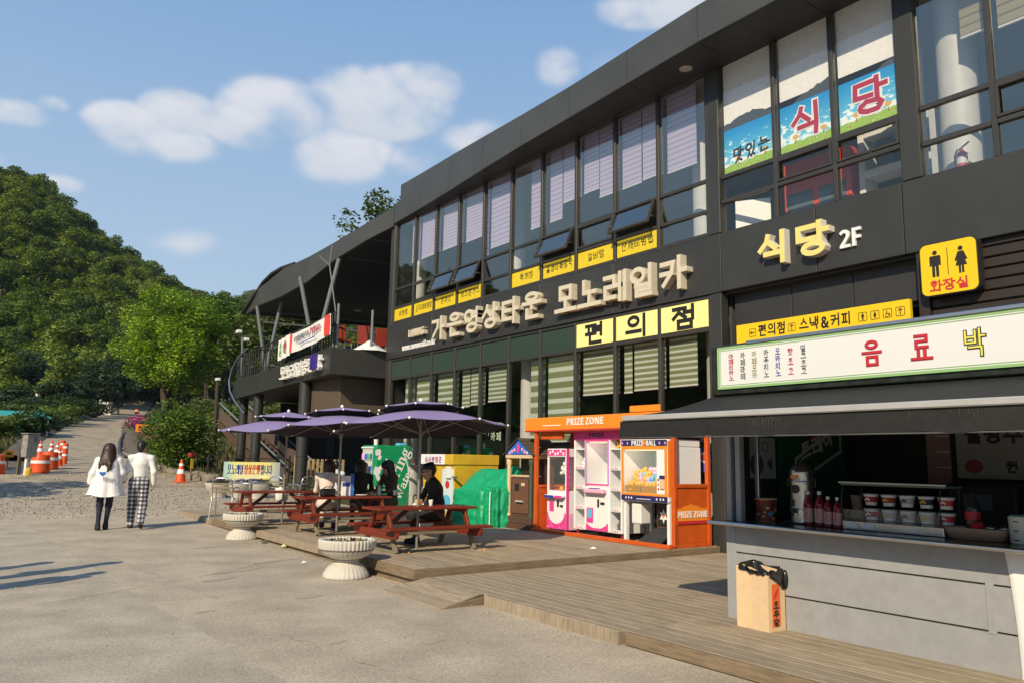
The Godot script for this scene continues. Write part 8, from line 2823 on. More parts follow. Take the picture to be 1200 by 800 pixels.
	# garden walls with tiled tops, and a green tent roof
	for q in [[38, 82, -104, 3.3, "white garden wall with a red tiled top left of the track"], [96, 128, -108, 3.8, "white garden wall with a red tiled top close to the crest of the track"]]:
		var a := at_px(q[0], q[2])
		var b := at_px(q[1], q[2] + 2.0)
		var y := maxf(a.y, b.y)
		a.y = y - 0.5; b.y = y - 0.5
		var gw := thing("garden_wall", q[4], "wall")
		var mb := MB.new()
		mb.bar(a + Vector3(0, q[3] * 0.5, 0), b + Vector3(0, q[3] * 0.5, 0), 0.35, q[3])
		put("wall", mb, M.white_paint, gw)
		for s in [-1.0, 1.0]:
			for k in 14:
				var f0 := a.lerp(b, k / 14.0)
				var f1 := a.lerp(b, (k + 0.94) / 14.0)
				mb = MB.new()
				var dir := (b - a).normalized().cross(Vector3.UP)
				mb.bar(f0 + Vector3(0, q[3] + 0.18, 0) + dir * 0.28 * s, f1 + Vector3(0, q[3] + 0.18, 0) + dir * 0.28 * s, 0.62, 0.10, (Vector3.UP + dir * 0.5 * s).normalized(), 0.02)
				put("roof_tile", mb, M.roof_tile, gw)
	var tent := thing("green_tent", "long tent with a teal roof in the garden at the far left", "tent", at_px(2, -55) + Vector3(0, -0.15, 0))
	var tm := MB.new()
	for s in [-1.0, 1.0]:
		if s > 0: slab4(tm, Vector3(-4.0, 1.55, 1.2), Vector3(2.4, 1.55, 1.2), Vector3(1.9, 1.95, 0.0), Vector3(-4.0, 1.95, 0.0), 0.03)
		else: slab4(tm, Vector3(-4.0, 1.95, 0.0), Vector3(1.9, 1.95, 0.0), Vector3(2.4, 1.55, -1.2), Vector3(-4.0, 1.55, -1.2), 0.03)
	put("roof", tm, M.teal, tent)
	put("side_cloth", sb(Vector3(-4.0, 1.0, 1.1), Vector3(0.9, 1.52, 1.14)), M.white_sheet, tent)
	for x in [-2.0, 0.2, 2.2]: put("pole", sb(Vector3(x - 0.03, -0.2, 1.15), Vector3(x + 0.03, 1.55, 1.2)), M.alu, tent)
	# posts with cameras
	for q in [[283, 445, 392, -33.2, "thin camera mast at the far corner of the terrace railing"], [254, 478, 443, -40.0, "old dark post with a lamp head on the slope left of the terrace"]]:
		var d := towards(q[0], q[1])
		var base: Vector3 = eye + d * (q[3] / d.z)
		var dt := towards(q[0] + 1.0, q[2])
		var top: Vector3 = eye + dt * ((base - eye).dot(-cam_basis.z) / dt.dot(-cam_basis.z))
		var t := thing("camera_mast", q[4], "mast")
		var mb := MB.new()
		mb.cyl(Vector3(base.x, ground(base.x, base.z) if q[3] < -35.0 else 4.7, base.z), top, 0.05 if q[3] > -35.0 else 0.09, -1.0, 10)
		put("pole", mb, M.post_blue_grey if q[3] > -35.0 else M.bark, t)
		for s in ([-1.0, 1.0] if q[3] > -35.0 else [0.0]):
			mb = MB.new()
			mb.box(top + Vector3(0.16 * s, -0.05 - 0.15 * s, 0), Vector3(0.2, 0.14, 0.3), Basis(), 0.02)
			put("camera", mb, M.white_paint, t)
	# white troughs with pansies in front of the banner
	for k in 3:
		var t := thing("flower_trough", "pale oval trough of pansies before the notice banner, %s of three" % ["leftmost", "middle one", "rightmost"][k], "planter", Vector3(6.55 + k * 0.56, ground(7.0, -23.0) - 0.16, -23.2 + k * 0.06), 0.1, "flower troughs before the banner")
		var mb := MB.new()
		mb.lathe([Vector2(0.0, 0.0), Vector2(0.24, 0.0), Vector2(0.20, 0.15), Vector2(0.22, 0.34), Vector2(0.34, 0.44), Vector2(0.38, 0.58), Vector2(0.37, 0.61), Vector2(0.33, 0.58), Vector2(0.0, 0.56)], 32, Transform3D(Basis().scaled(Vector3(1.0, 1.0, 0.7)), Vector3.ZERO), 20, 0.03)
		put("trough", mb, M.stone_white, t)
		mb = MB.new()
		var rr := RandomNumberGenerator.new()
		rr.seed = 800 + k
		foliage(mb, crown_blobs(rr, 6, Vector3(0, 0.62, 0), Vector3(0.34, 0.1, 0.24), 0.5), 420, 0.035, Color(0.04, 0.09, 0.015), Color(0.10, 0.16, 0.03), rr)
		put("leaves", mb, M.leaf, t)
		mb = MB.new()
		foliage(mb, crown_blobs(rr, 6, Vector3(0, 0.68, 0), Vector3(0.33, 0.1, 0.23), 0.5), 200, 0.035, Color(0.10, 0.06, 0.22), [Color(0.20, 0.12, 0.34), Color(0.42, 0.36, 0.50), Color(0.10, 0.06, 0.16)][k], rr)
		put("blossom", mb, M.flower, t)

func mb_tri(mb: MB, a: Vector3, b: Vector3, c: Vector3) -> void:
	var n := Vector3(0, 0.8, 0.2).normalized()
	var i := mb.vert(a, n)
	mb.vert(b, n); mb.vert(c, n)
	mb.ix.append_array([i, i + 1, i + 2])

# ---------------------------------------------------------------- people: one continuous skin meshed from tapered bones
func net(mb: MB, bones: Array, cell: float, k: float) -> void:
	# bones: [a, b, ra, rb, colour, axis to flatten along, factor]
	var lo := Vector3.ONE * 1e9
	var hi := -lo
	for b in bones:
		var m := maxf(b[2], b[3]) + cell * 2.5
		lo = lo.min(b[0] - Vector3.ONE * m).min(b[1] - Vector3.ONE * m)
		hi = hi.max(b[0] + Vector3.ONE * m).max(b[1] + Vector3.ONE * m)
	var nx := int((hi.x - lo.x) / cell) + 2
	var ny := int((hi.y - lo.y) / cell) + 2
	var nz := int((hi.z - lo.z) / cell) + 2
	var f := PackedFloat32Array()
	f.resize(nx * ny * nz)
	f.fill(1.0)
	var own := PackedInt32Array()
	own.resize(f.size())
	var best := PackedFloat32Array()
	best.resize(f.size())
	best.fill(1e9)
	for bi in bones.size():
		var b: Array = bones[bi]
		var a: Vector3 = b[0]
		var ba: Vector3 = b[1] - a
		var l2 := maxf(ba.length_squared(), 1e-9)
		var ra: float = b[2]
		var rb: float = b[3]
		var flat := b.size() > 5
		var ax: Vector3 = b[5] if flat else Vector3.ZERO
		var fac: float = (b[6] - 1.0) if flat else 0.0
		var m := maxf(ra, rb) + k + cell * 2.0
		var mn := (a.min(b[1]) - Vector3.ONE * m - lo) / cell
		var mx := (a.max(b[1]) + Vector3.ONE * m - lo) / cell
		for z in range(maxi(int(mn.z), 0), mini(int(mx.z) + 1, nz)):
			for y in range(maxi(int(mn.y), 0), mini(int(mx.y) + 1, ny)):
				var row := (z * ny + y) * nx
				for x in range(maxi(int(mn.x), 0), mini(int(mx.x) + 1, nx)):
					var p := lo + Vector3(x, y, z) * cell - a
					var h := clampf(p.dot(ba) / l2, 0.0, 1.0)
					var q := p - ba * h
					if flat: q += ax * (q.dot(ax) * fac)
					var d := q.length() - (ra + (rb - ra) * h)
					var i := row + x
					var g := f[i]
					var e := maxf(k - absf(g - d), 0.0)
					f[i] = minf(g, d) - e * e / (4.0 * k)
					if d < best[i]:
						best[i] = d
						own[i] = bi
	var id := PackedInt32Array()
	id.resize(f.size())
	id.fill(-1)
	var sx := 1
	var sy := nx
	var sz := nx * ny
	var base := mb.v.size()
	for z in nz - 1:
		for y in ny - 1:
			for x in nx - 1:
				var i := z * sz + y * sy + x
				var f0 := f[i]; var f1 := f[i + 1]; var f2 := f[i + sy]; var f3 := f[i + sy + 1]
				var f4 := f[i + sz]; var f5 := f[i + sz + 1]; var f6 := f[i + sz + sy]; var f7 := f[i + sz + sy + 1]
				var neg := int(f0 < 0) + int(f1 < 0) + int(f2 < 0) + int(f3 < 0) + int(f4 < 0) + int(f5 < 0) + int(f6 < 0) + int(f7 < 0)
				if neg == 0 or neg == 8: continue
				var s := Vector3.ZERO
				var n := 0
				if (f0 < 0) != (f1 < 0): s += Vector3(f0 / (f0 - f1), 0, 0); n += 1
				if (f2 < 0) != (f3 < 0): s += Vector3(f2 / (f2 - f3), 1, 0); n += 1
				if (f4 < 0) != (f5 < 0): s += Vector3(f4 / (f4 - f5), 0, 1); n += 1
				if (f6 < 0) != (f7 < 0): s += Vector3(f6 / (f6 - f7), 1, 1); n += 1
				if (f0 < 0) != (f2 < 0): s += Vector3(0, f0 / (f0 - f2), 0); n += 1
				if (f1 < 0) != (f3 < 0): s += Vector3(1, f1 / (f1 - f3), 0); n += 1
				if (f4 < 0) != (f6 < 0): s += Vector3(0, f4 / (f4 - f6), 1); n += 1
				if (f5 < 0) != (f7 < 0): s += Vector3(1, f5 / (f5 - f7), 1); n += 1
				if (f0 < 0) != (f4 < 0): s += Vector3(0, 0, f0 / (f0 - f4)); n += 1
				if (f1 < 0) != (f5 < 0): s += Vector3(1, 0, f1 / (f1 - f5)); n += 1
				if (f2 < 0) != (f6 < 0): s += Vector3(0, 1, f2 / (f2 - f6)); n += 1
				if (f3 < 0) != (f7 < 0): s += Vector3(1, 1, f3 / (f3 - f7)); n += 1
				var gx := (f1 + f3 + f5 + f7) - (f0 + f2 + f4 + f6)
				var gy := (f2 + f3 + f6 + f7) - (f0 + f1 + f4 + f5)
				var gz := (f4 + f5 + f6 + f7) - (f0 + f1 + f2 + f3)
				mb.tint = bones[own[i]][4]
				id[i] = mb.vert(lo + (Vector3(x, y, z) + s / n) * cell, Vector3(gx, gy, gz).normalized())
	for z in range(1, nz - 1):
		for y in range(1, ny - 1):
			for x in range(1, nx - 1):
				var i := z * sz + y * sy + x
				var inside := f[i] < 0
				if inside != (f[i + 1] < 0): _face(mb, id[i - sy - sz], id[i - sz], id[i], id[i - sy], inside)
				if inside != (f[i + sy] < 0): _face(mb, id[i - sx - sz], id[i - sx], id[i], id[i - sz], inside)
				if inside != (f[i + sz] < 0): _face(mb, id[i - sx - sy], id[i - sy], id[i], id[i - sx], inside)
	mb.tint = Color(1, 1, 1)

func _face(mb: MB, a: int, b: int, c: int, d: int, out: bool) -> void:
	if a < 0 or b < 0 or c < 0 or d < 0: return
	# clockwise seen from outside
	if out: mb.ix.append_array([a, c, b, a, d, c])
	else: mb.ix.append_array([a, b, c, a, c, d])

const SKIN := Color(0.52, 0.30, 0.20)

func head_bones(c: Vector3, fwd: Vector3, skin: Color) -> Array:
	var up := Vector3.UP
	var rt := fwd.cross(up).normalized()
	var u := rt.cross(fwd)
	var out := [
		[c + u * 0.035 - fwd * 0.012, c + u * 0.03 + fwd * 0.012, 0.098, 0.092, skin, rt, 1.24],
		[c + u * 0.0 + fwd * 0.025, c - u * 0.075 + fwd * 0.045, 0.072, 0.042, skin, rt, 1.1],
		[c - u * 0.09 + fwd * 0.062, c - u * 0.092 + fwd * 0.06, 0.024, 0.022, skin],
		[c + u * 0.012 + fwd * 0.090, c - u * 0.026 + fwd * 0.108, 0.011, 0.015, skin],
		[c - u * 0.056 + fwd * 0.088 - rt * 0.012, c - u * 0.056 + fwd * 0.088 + rt * 0.012, 0.010, 0.010, Color(0.42, 0.16, 0.13)],
		[c + u * 0.03 + fwd * 0.082 - rt * 0.04, c + u * 0.032 + fwd * 0.088 + rt * 0.04, 0.012, 0.012, skin]]
	for s in [-1.0, 1.0]:
		out.append([c + u * 0.012 + rt * 0.079 * s - fwd * 0.005, c - u * 0.024 + rt * 0.076 * s - fwd * 0.002, 0.016, 0.012, skin, rt, 1.8])
	return out

func eye_marks(c: Vector3, fwd: Vector3) -> MB:
	var rt := fwd.cross(Vector3.UP).normalized()
	var u := rt.cross(fwd)
	var mb := MB.new()
	for s in [-1.0, 1.0]:
		mb.ball(c + u * 0.008 + fwd * 0.083 + rt * 0.031 * s, Vector3(0.012, 0.008, 0.010), 8, 6, Basis(rt, u, -fwd))
		mb.bar(c + u * 0.031 + fwd * 0.094 + rt * 0.016 * s, c + u * 0.029 + fwd * 0.086 + rt * 0.048 * s, 0.006, 0.007)
	return mb

func hand_bones(w: Vector3, dir: Vector3, palm: Vector3, side: float, curl: float, skin: Color) -> Array:
	# w: wrist, dir: along the hand, palm: out of the palm; side: +1 thumb along dir x palm
	var across := dir.cross(palm).normalized() * side
	var out := [[w, w + dir * 0.035, 0.024, 0.027, skin, palm, 1.5], [w + dir * 0.03 - across * 0.014, w + dir * 0.088 - across * 0.022, 0.024, 0.018, skin, palm, 1.5], [w + dir * 0.03 + across * 0.012, w + dir * 0.09 + across * 0.022, 0.024, 0.018, skin, palm, 1.5]]
	var lens := [0.074, 0.082, 0.076, 0.060]
	for k in 4:
		var o := w + dir * (0.088 - 0.004 * absf(k - 1.2)) + across * (0.028 - 0.0187 * k)
		var l: float = lens[k]
		var c1 := curl * (0.85 + 0.08 * k)
		var d1 := (dir * cos(c1) + palm * sin(c1) + across * (0.10 - 0.06 * k)).normalized()
		var d2 := (dir * cos(c1 * 2.1) + palm * sin(c1 * 2.1)).normalized()
		var d3 := (dir * cos(c1 * 2.9) + palm * sin(c1 * 2.9)).normalized()
		var p1 := o + d1 * l * 0.45
		var p2 := p1 + d2 * l * 0.32
		out.append([o, p1, 0.0098, 0.0088, skin])
		out.append([p1, p2, 0.0088, 0.0080, skin])
		out.append([p2, p2 + d3 * l * 0.24, 0.0080, 0.0068, skin])
	var t0 := w + dir * 0.028 + across * 0.026 + palm * 0.008
	var t1 := t0 + (dir * 0.62 + across * 0.70 + palm * 0.35).normalized() * 0.036
	var t2 := t1 + (dir * 0.86 + across * 0.35 + palm * 0.40).normalized() * 0.030
	out.append([t0, t1, 0.014, 0.011, skin])
	out.append([t1, t2, 0.011, 0.0085, skin])
	return out

func joints_standing(h: float) -> Dictionary:
	var s := h / 1.72
	return {"hip": Vector3(0, 0.93, 0) * s, "waist": Vector3(0, 1.08, 0) * s, "chest": Vector3(0, 1.30, 0) * s, "neck": Vector3(0, 1.46, 0.005) * s, "head": Vector3(0, 1.595, -0.015) * s,
		"sh_l": Vector3(-0.185, 1.405, 0) * s, "sh_r": Vector3(0.185, 1.405, 0) * s, "el_l": Vector3(-0.235, 1.13, 0.03) * s, "el_r": Vector3(0.235, 1.13, 0.03) * s, "wr_l": Vector3(-0.245, 0.90, -0.05) * s, "wr_r": Vector3(0.245, 0.90, -0.05) * s,
		"th_l": Vector3(-0.095, 0.90, 0) * s, "th_r": Vector3(0.095, 0.90, 0) * s, "kn_l": Vector3(-0.10, 0.49, -0.01) * s, "kn_r": Vector3(0.10, 0.49, -0.01) * s, "an_l": Vector3(-0.105, 0.085, 0.02) * s, "an_r": Vector3(0.105, 0.085, 0.02) * s,
		"to_l": Vector3(-0.115, 0.035, -0.14) * s, "to_r": Vector3(0.115, 0.035, -0.14) * s}

func joints_seated(lean: float) -> Dictionary:
	# on a bench 0.36 m high; the figure faces -z, its seat at the origin of x and z
	var d := joints_standing(1.66)
	d.hip = Vector3(0, 0.47, 0.02); d.waist = Vector3(0, 0.62, 0.03 - lean * 0.1); d.chest = Vector3(0, 0.84, 0.02 - lean * 0.55); d.neck = Vector3(0, 0.995, -lean * 0.95); d.head = Vector3(0, 1.125, -0.025 - lean * 1.25)
	d.sh_l = Vector3(-0.178, 0.945, -lean * 0.8); d.sh_r = Vector3(0.178, 0.945, -lean * 0.8)
	d.el_l = Vector3(-0.235, 0.69, -0.08 - lean); d.el_r = Vector3(0.235, 0.69, -0.08 - lean); d.wr_l = Vector3(-0.12, 0.66, -0.30 - lean); d.wr_r = Vector3(0.12, 0.66, -0.30 - lean)
	d.th_l = Vector3(-0.095, 0.455, -0.02); d.th_r = Vector3(0.095, 0.455, -0.02); d.kn_l = Vector3(-0.12, 0.46, -0.42); d.kn_r = Vector3(0.12, 0.46, -0.42)
	d.an_l = Vector3(-0.12, 0.085, -0.36); d.an_r = Vector3(0.12, 0.085, -0.30); d.to_l = Vector3(-0.125, 0.035, -0.52); d.to_r = Vector3(0.125, 0.035, -0.46)
	return d

func body_bones(d: Dictionary, top: Color, legs: Color, shoe: Color, skin: Color, bulk: float, sleeves := 1.0, woman := false) -> Array:
	var zz := Vector3(0, 0, 1)
	var out := [
		[d.hip, d.waist, 0.135 * bulk * (1.06 if woman else 1.0), 0.118 * bulk * (0.92 if woman else 1.0), legs if d.get("high", false) else top, zz, 1.25],
		[d.waist, d.chest, 0.118 * bulk * (0.92 if woman else 1.0), 0.142 * bulk, top, zz, 1.28],
		[d.chest, d.neck.lerp(d.chest, 0.35), 0.140 * bulk, 0.10 * bulk, top, zz, 1.25],
		[d.neck.lerp(d.chest, 0.15), d.head - Vector3(0, 0.06, 0), 0.052, 0.050, skin],
		[d.sh_l, d.sh_r, 0.062 * bulk, 0.062 * bulk, top],
		[d.sh_l.lerp(d.neck, 0.3), d.neck, 0.05, 0.052, top], [d.sh_r.lerp(d.neck, 0.3), d.neck, 0.05, 0.052, top]]
	for s in ["l", "r"]:
		out.append([d["sh_" + s], d["el_" + s], 0.054 * bulk, 0.042 * bulk, top])
		out.append([d["el_" + s], d["wr_" + s].lerp(d["el_" + s], 0.06), 0.042 * bulk, 0.030 * bulk, top if sleeves > 0.9 else skin])
		out.append([d["th_" + s], d["kn_" + s], 0.088 * bulk, 0.060 * bulk, legs])
		out.append([d["kn_" + s], d["an_" + s] + Vector3(0, 0.03, 0), 0.057 * bulk, 0.041 * bulk, legs])
		var an: Vector3 = d["an_" + s]
		var to: Vector3 = d["to_" + s]
		var back := (an - to)
		back.y = 0
		out.append([an - Vector3(0, 0.045, 0) + back.normalized() * 0.025, to, 0.042, 0.032, shoe])
		out.append([an, an - Vector3(0, 0.04, 0), 0.040, 0.042, shoe])
	return out

func person(label: String, at: Vector3, turn: float, d: Dictionary, top: Color, legs: Color, shoe: Color, opts := {}) -> Node3D:
	var t := thing("person", label, "person", at, turn)
	var skin: Color = opts.get("skin", SKIN)
	var mb := MB.new()
	net(mb, body_bones(d, top, legs, shoe, skin, opts.get("bulk", 1.0), opts.get("sleeves", 1.0), opts.get("woman", false)), opts.get("cell", 0.017), 0.045)
	var look: Vector3 = opts.get("look", Vector3(0, 0, -1))
	net(mb, head_bones(d.head, look, skin), 0.009, 0.02)
	for s in ["l", "r"]:
		var w: Vector3 = d["wr_" + s]
		var dir: Vector3 = (w - d["el_" + s]).normalized()
		var inward := Vector3(1 if s == "l" else -1, 0, 0)
		if opts.get("palms_down", false): inward = Vector3(0, -1, 0)
		inward = (inward - dir * inward.dot(dir)).normalized()
		# the thumb points forwards or, palms down, inwards
		var want := Vector3(1 if s == "l" else -1, 0, 0) if opts.get("palms_down", false) else Vector3(0, 0, -1)
		var sd := 1.0 if dir.cross(inward).dot(want) > 0 else -1.0
		net(mb, hand_bones(w - dir * 0.01, dir, inward, sd, 0.35, skin), 0.0065, 0.01)
	put("body", mb, M.body, t)
	put("eyes", eye_marks(d.head, look), M.hair_black, t)
	if opts.has("glasses"):
		var rt := look.cross(Vector3.UP).normalized()
		mb = MB.new()
		for s in [-1.0, 1.0]:
			mb.ball(d.head + Vector3(0, 0.008, 0) + look * 0.102 + rt * 0.034 * s, Vector3(0.028, 0.02, 0.006), 10, 6, Basis(rt, Vector3.UP, -look))
			mb.bar(d.head + Vector3(0, 0.014, 0) + look * 0.095 + rt * 0.062 * s, d.head + Vector3(0, 0.014, 0) - look * 0.0 + rt * 0.084 * s, 0.006, 0.008)
		put("glasses", mb, M.ink, t)
	var hb := []
	var c: Vector3 = d.head
	var rt2 := look.cross(Vector3.UP).normalized()
	match opts.get("hair", "short"):
		"short":
			hb = [[c + Vector3(0, 0.052, 0) - look * 0.022, c + Vector3(0, 0.056, 0) + look * 0.02, 0.098, 0.090, Color.WHITE, rt2, 1.2], [c + Vector3(0, 0.0, 0) - look * 0.055, c + Vector3(0, -0.04, 0) - look * 0.055, 0.062, 0.045, Color.WHITE, rt2, 0.95], [c + Vector3(0, 0.085, 0) + look * 0.055, c + Vector3(0, 0.10, 0) - look * 0.03, 0.05, 0.06, Color.WHITE]]
		"bob":
			hb = [[c + Vector3(0, 0.05, 0) - look * 0.02, c + Vector3(0, 0.05, 0) + look * 0.015, 0.112, 0.105, Color.WHITE, rt2, 1.15], [c + Vector3(0, 0.0, 0) - look * 0.05, c + Vector3(0, -0.09, 0) - look * 0.05, 0.10, 0.085, Color.WHITE]]
			for s in [-1.0, 1.0]: hb.append([c + Vector3(0, 0.03, 0) + rt2 * 0.075 * s, c + Vector3(0, -0.09, 0) + rt2 * 0.082 * s, 0.045, 0.034, Color.WHITE])
		"long":
			hb = [[c + Vector3(0, 0.05, 0) - look * 0.02, c + Vector3(0, 0.05, 0) + look * 0.015, 0.116, 0.108, Color.WHITE, rt2, 1.1], [c - look * 0.06, c + Vector3(0, -0.22, 0) - look * 0.085, 0.11, 0.13, Color.WHITE, look, 1.3], [c + Vector3(0, -0.18, 0) - look * 0.085, c + Vector3(0, -0.30, 0) - look * 0.10, 0.14, 0.09, Color.WHITE, look, 1.6]]
			for s in [-1.0, 1.0]:
				hb.append([c + Vector3(0, 0.03, 0) + rt2 * 0.075 * s, c + Vector3(0, -0.14, 0) + rt2 * 0.10 * s - look * 0.02, 0.045, 0.045, Color.WHITE])
				for q in 5:
					var o: Vector3 = c + Vector3(0, -0.05 - 0.05 * q, 0) - look * (0.10 + 0.012 * q) + rt2 * s * (0.02 + 0.018 * q)
					hb.append([o, o + Vector3(0, -0.12 - 0.02 * (q % 3), 0) + rt2 * s * 0.03 * (1 if q % 2 else -1) - look * 0.02, 0.036, 0.02, Color.WHITE])
	mb = MB.new()
	net(mb, hb, 0.010, 0.03)
	# ruffle the hair a little
	var f := FastNoiseLite.new()
	f.seed = int(at.x * 100.0); f.frequency = 26.0
	for i in mb.v.size():
		var p := mb.v[i]
		mb.v[i] = p + mb.n[i] * f.get_noise_3d(p.x * 1.6, p.y * 0.5, p.z * 1.6) * (0.016 if opts.get("hair", "short") == "long" else 0.007)
	put("hair", mb, M[opts.get("hair_mat", "hair_black")], t)
	return t

func people() -> void:
	# the couple walking away up the track
	var plaid := Image.create(64, 64, false, Image.FORMAT_RGB8)
	for y in 64:
		for x in 64:
			var a := int(x % 32 < 15) + int(y % 32 < 15)
			var v: float = [0.86, 0.34, 0.05][a]
			if x % 32 in [7, 23] or y % 32 in [7, 23]: v = lerpf(v, 0.12 if v > 0.5 else 0.75, 0.45)
			plaid.set_pixel(x, y, Color(v, v, v * 1.04))
	N["plaid"] = ImageTexture.create_from_image(plaid)
	var pm := mat("plaid_cloth", Color.WHITE, 0.9)
	pm.albedo_texture = N["plaid"]
	pm.uv1_triplanar = true
	pm.uv1_scale = Vector3.ONE * 6.2
	var white := Color(0.80, 0.79, 0.78)
	var d := joints_standing(1.70)
	d.hip.x = 0.0
	d.kn_l = Vector3(-0.10, 0.49, -0.10); d.an_l = Vector3(-0.105, 0.09, -0.10); d.to_l = Vector3(-0.12, 0.035, -0.26)
	d.kn_r = Vector3(0.095, 0.48, -0.01); d.an_r = Vector3(0.10, 0.14, 0.22); d.to_r = Vector3(0.11, 0.04, 0.10)
	d.el_r = Vector3(0.255, 1.12, 0.03); d.wr_r = Vector3(0.26, 0.88, -0.03); d.el_l = Vector3(-0.25, 1.13, -0.02); d.wr_l = Vector3(-0.31, 0.98, -0.20)
	var man := person("man in a white shirt and black and white checked trousers walking away", Vector3(3.28, ground(3.4, -17.0) , -17.15), -0.26, d, white, Color(0.1, 0.1, 0.1), Color(0.03, 0.018, 0.015), {"hair": "short", "glasses": true, "look": Vector3(0.42, -0.1, -0.9).normalized(), "cell": 0.014, "bulk": 1.06})
	var legs := []
	for s in ["l", "r"]:
		legs.append([d["th_" + s] + Vector3(0, 0.03, 0), d["kn_" + s], 0.105, 0.084, Color.WHITE])
		legs.append([d["kn_" + s], d["an_" + s] + Vector3(0, 0.0, 0), 0.083, 0.068, Color.WHITE])
	legs.append([d.hip - Vector3(0, 0.02, 0), d.hip + Vector3(0, 0.07, 0), 0.150, 0.132, Color.WHITE, Vector3(0, 0, 1), 1.15])
	var mb := MB.new()
	net(mb, legs, 0.014, 0.04)
	put("trousers", mb, pm, man)
	mb = MB.new()
	net(mb, [[d.waist - Vector3(0, 0.06, 0), d.chest, 0.136, 0.150, white, Vector3(0, 0, 1), 1.25], [d.sh_l, d.sh_r, 0.064, 0.064, white], [d.sh_l, d.el_l, 0.060, 0.052, white], [d.sh_r, d.el_r, 0.060, 0.052, white], [d.el_l, d.wr_l, 0.055, 0.044, white], [d.el_r, d.wr_r, 0.055, 0.044, white], [d.chest, d.neck, 0.12, 0.062, white]], 0.014, 0.04)
	put("shirt", mb, M.white_cloth, man)
	var dw := joints_standing(1.63)
	dw.kn_l = Vector3(-0.085, 0.47, -0.06); dw.an_l = Vector3(-0.085, 0.09, 0.06); dw.to_l = Vector3(-0.10, 0.035, -0.08)
	dw.kn_r = Vector3(0.07, 0.47, -0.10); dw.an_r = Vector3(0.045, 0.09, -0.10); dw.to_r = Vector3(0.05, 0.035, -0.24)
	dw.el_l = Vector3(-0.25, 1.08, 0.04); dw.wr_l = Vector3(-0.27, 0.88, -0.03); dw.el_r = Vector3(0.25, 1.09, 0.0); dw.wr_r = Vector3(0.30, 0.98, -0.17)
	var woman := person("woman with long brown hair in a white coat with a blue heart", Vector3(2.68, ground(2.9, -17.1), -17.05), -0.18, dw, white, Color(0.010, 0.014, 0.035), Color(0.02, 0.02, 0.03), {"hair": "long", "hair_mat": "hair_brown", "woman": true, "cell": 0.014, "bulk": 0.96, "look": Vector3(0.35, 0, -0.93).normalized()})
	# the flared coat
	var rows := []
	for j in 22:
		var f := j / 21.0
		var y := lerpf(0.66, 1.38, f)
		var row := PackedVector3Array()
		for k in 56:
			var a := -TAU * k / 56.0
			var rx := lerpf(0.335, 0.185, pow(f, 0.75)) * (1.0 - 0.25 * smoothstep(0.93, 1.0, f))
			var rz := lerpf(0.27, 0.125, pow(f, 0.75)) * (1.0 - 0.25 * smoothstep(0.93, 1.0, f))
			var w := 1.0 + 0.055 * sin(a * 7.0 + 1.0) * (1.0 - f) + 0.03 * sin(a * 12.0) * (1.0 - f)
			row.append(Vector3(cos(a) * rx * w, y + 0.02 * sin(a * 3.0) * (1.0 - f), sin(a) * rz * w + 0.01))
		rows.append(row)
	mb = MB.new()
	mb.grid(rows, true)
	mb = MB.new()
	mb.grid(rows, true)
	put("coat", mb, M.white_cloth, woman)
	mb = MB.new()
	net(mb, [[dw.sh_l, dw.sh_r, 0.066, 0.066, white], [dw.sh_l, dw.el_l, 0.064, 0.068, white], [dw.sh_r, dw.el_r, 0.064, 0.064, white], [dw.el_l, dw.wr_l.lerp(dw.el_l, 0.25), 0.074, 0.082, white], [dw.el_r, dw.wr_r, 0.068, 0.058, white], [dw.chest, dw.neck, 0.125, 0.07, white, Vector3(0, 0, 1), 1.1]], 0.014, 0.04)
	put("coat_sleeves", mb, M.white_cloth, woman)
	mb = MB.new()
	var heart := PackedVector2Array()
	for k in 24:
		var a := TAU * k / 24.0
		heart.append(Vector2(0.058 * pow(sin(a), 3.0), 0.05 * (0.8 * cos(a) - 0.3 * cos(2 * a) - 0.12 * cos(3 * a))))
	var ho := Vector3(-0.085, 1.085, 0.186)
	mb.prism(heart, ho, Vector3.RIGHT, Vector3(0, 0.97, -0.22).normalized(), 0.006)
	put("blue_heart", mb, M.sky_blue if false else mat("heart_blue", lin(0.012, 0.13, 0.45), 0.7), woman)
	mb = MB.new()
	var lo := Vector3(-0.02, 0.98, 0.206)
	for k in 5:
		var pts := []
		for q in 7: pts.append(Vector2(-0.05 + k * 0.045 + q * 0.006, 0.05 * sin(q * 1.4 + k * 2.0) - 0.008 * k))
		mb.stroke(pts, false, 0.004, lo, Vector3.RIGHT, Vector3(0, 0.97, -0.2).normalized(), 0.004, 0.0)
	mb.stroke([Vector2(0.06, 0.17), Vector2(0.09, 0.20), Vector2(0.07, 0.15), Vector2(0.11, 0.17)], false, 0.004, lo + Vector3(0, 0, 0.0), Vector3.RIGHT, Vector3(0, 0.97, -0.2).normalized(), 0.004, 0.0)
	put("line_drawing", mb, M.grey_ink, woman)
	# seated: the man in black at the near table
	var ds := joints_seated(0.10)
	ds.wr_l = Vector3(-0.12, 0.52, -0.26); ds.wr_r = Vector3(0.12, 0.52, -0.28); ds.el_l.y = 0.72; ds.el_r.y = 0.72
	var black := Color(0.012, 0.012, 0.013)
	person("man with dark glasses in a black jacket sitting alone at the near picnic table", Vector3(6.60, 0.22, -11.08), 1.30, ds, black, Color(0.02, 0.02, 0.022), Color(0.02, 0.02, 0.02), {"hair": "short", "glasses": true, "cell": 0.014, "palms_down": true, "bulk": 1.08, "look": Vector3(0.05, -0.12, -1).normalized()})
	var dk := joints_seated(0.16)
	var cream := Color(0.72, 0.60, 0.54)
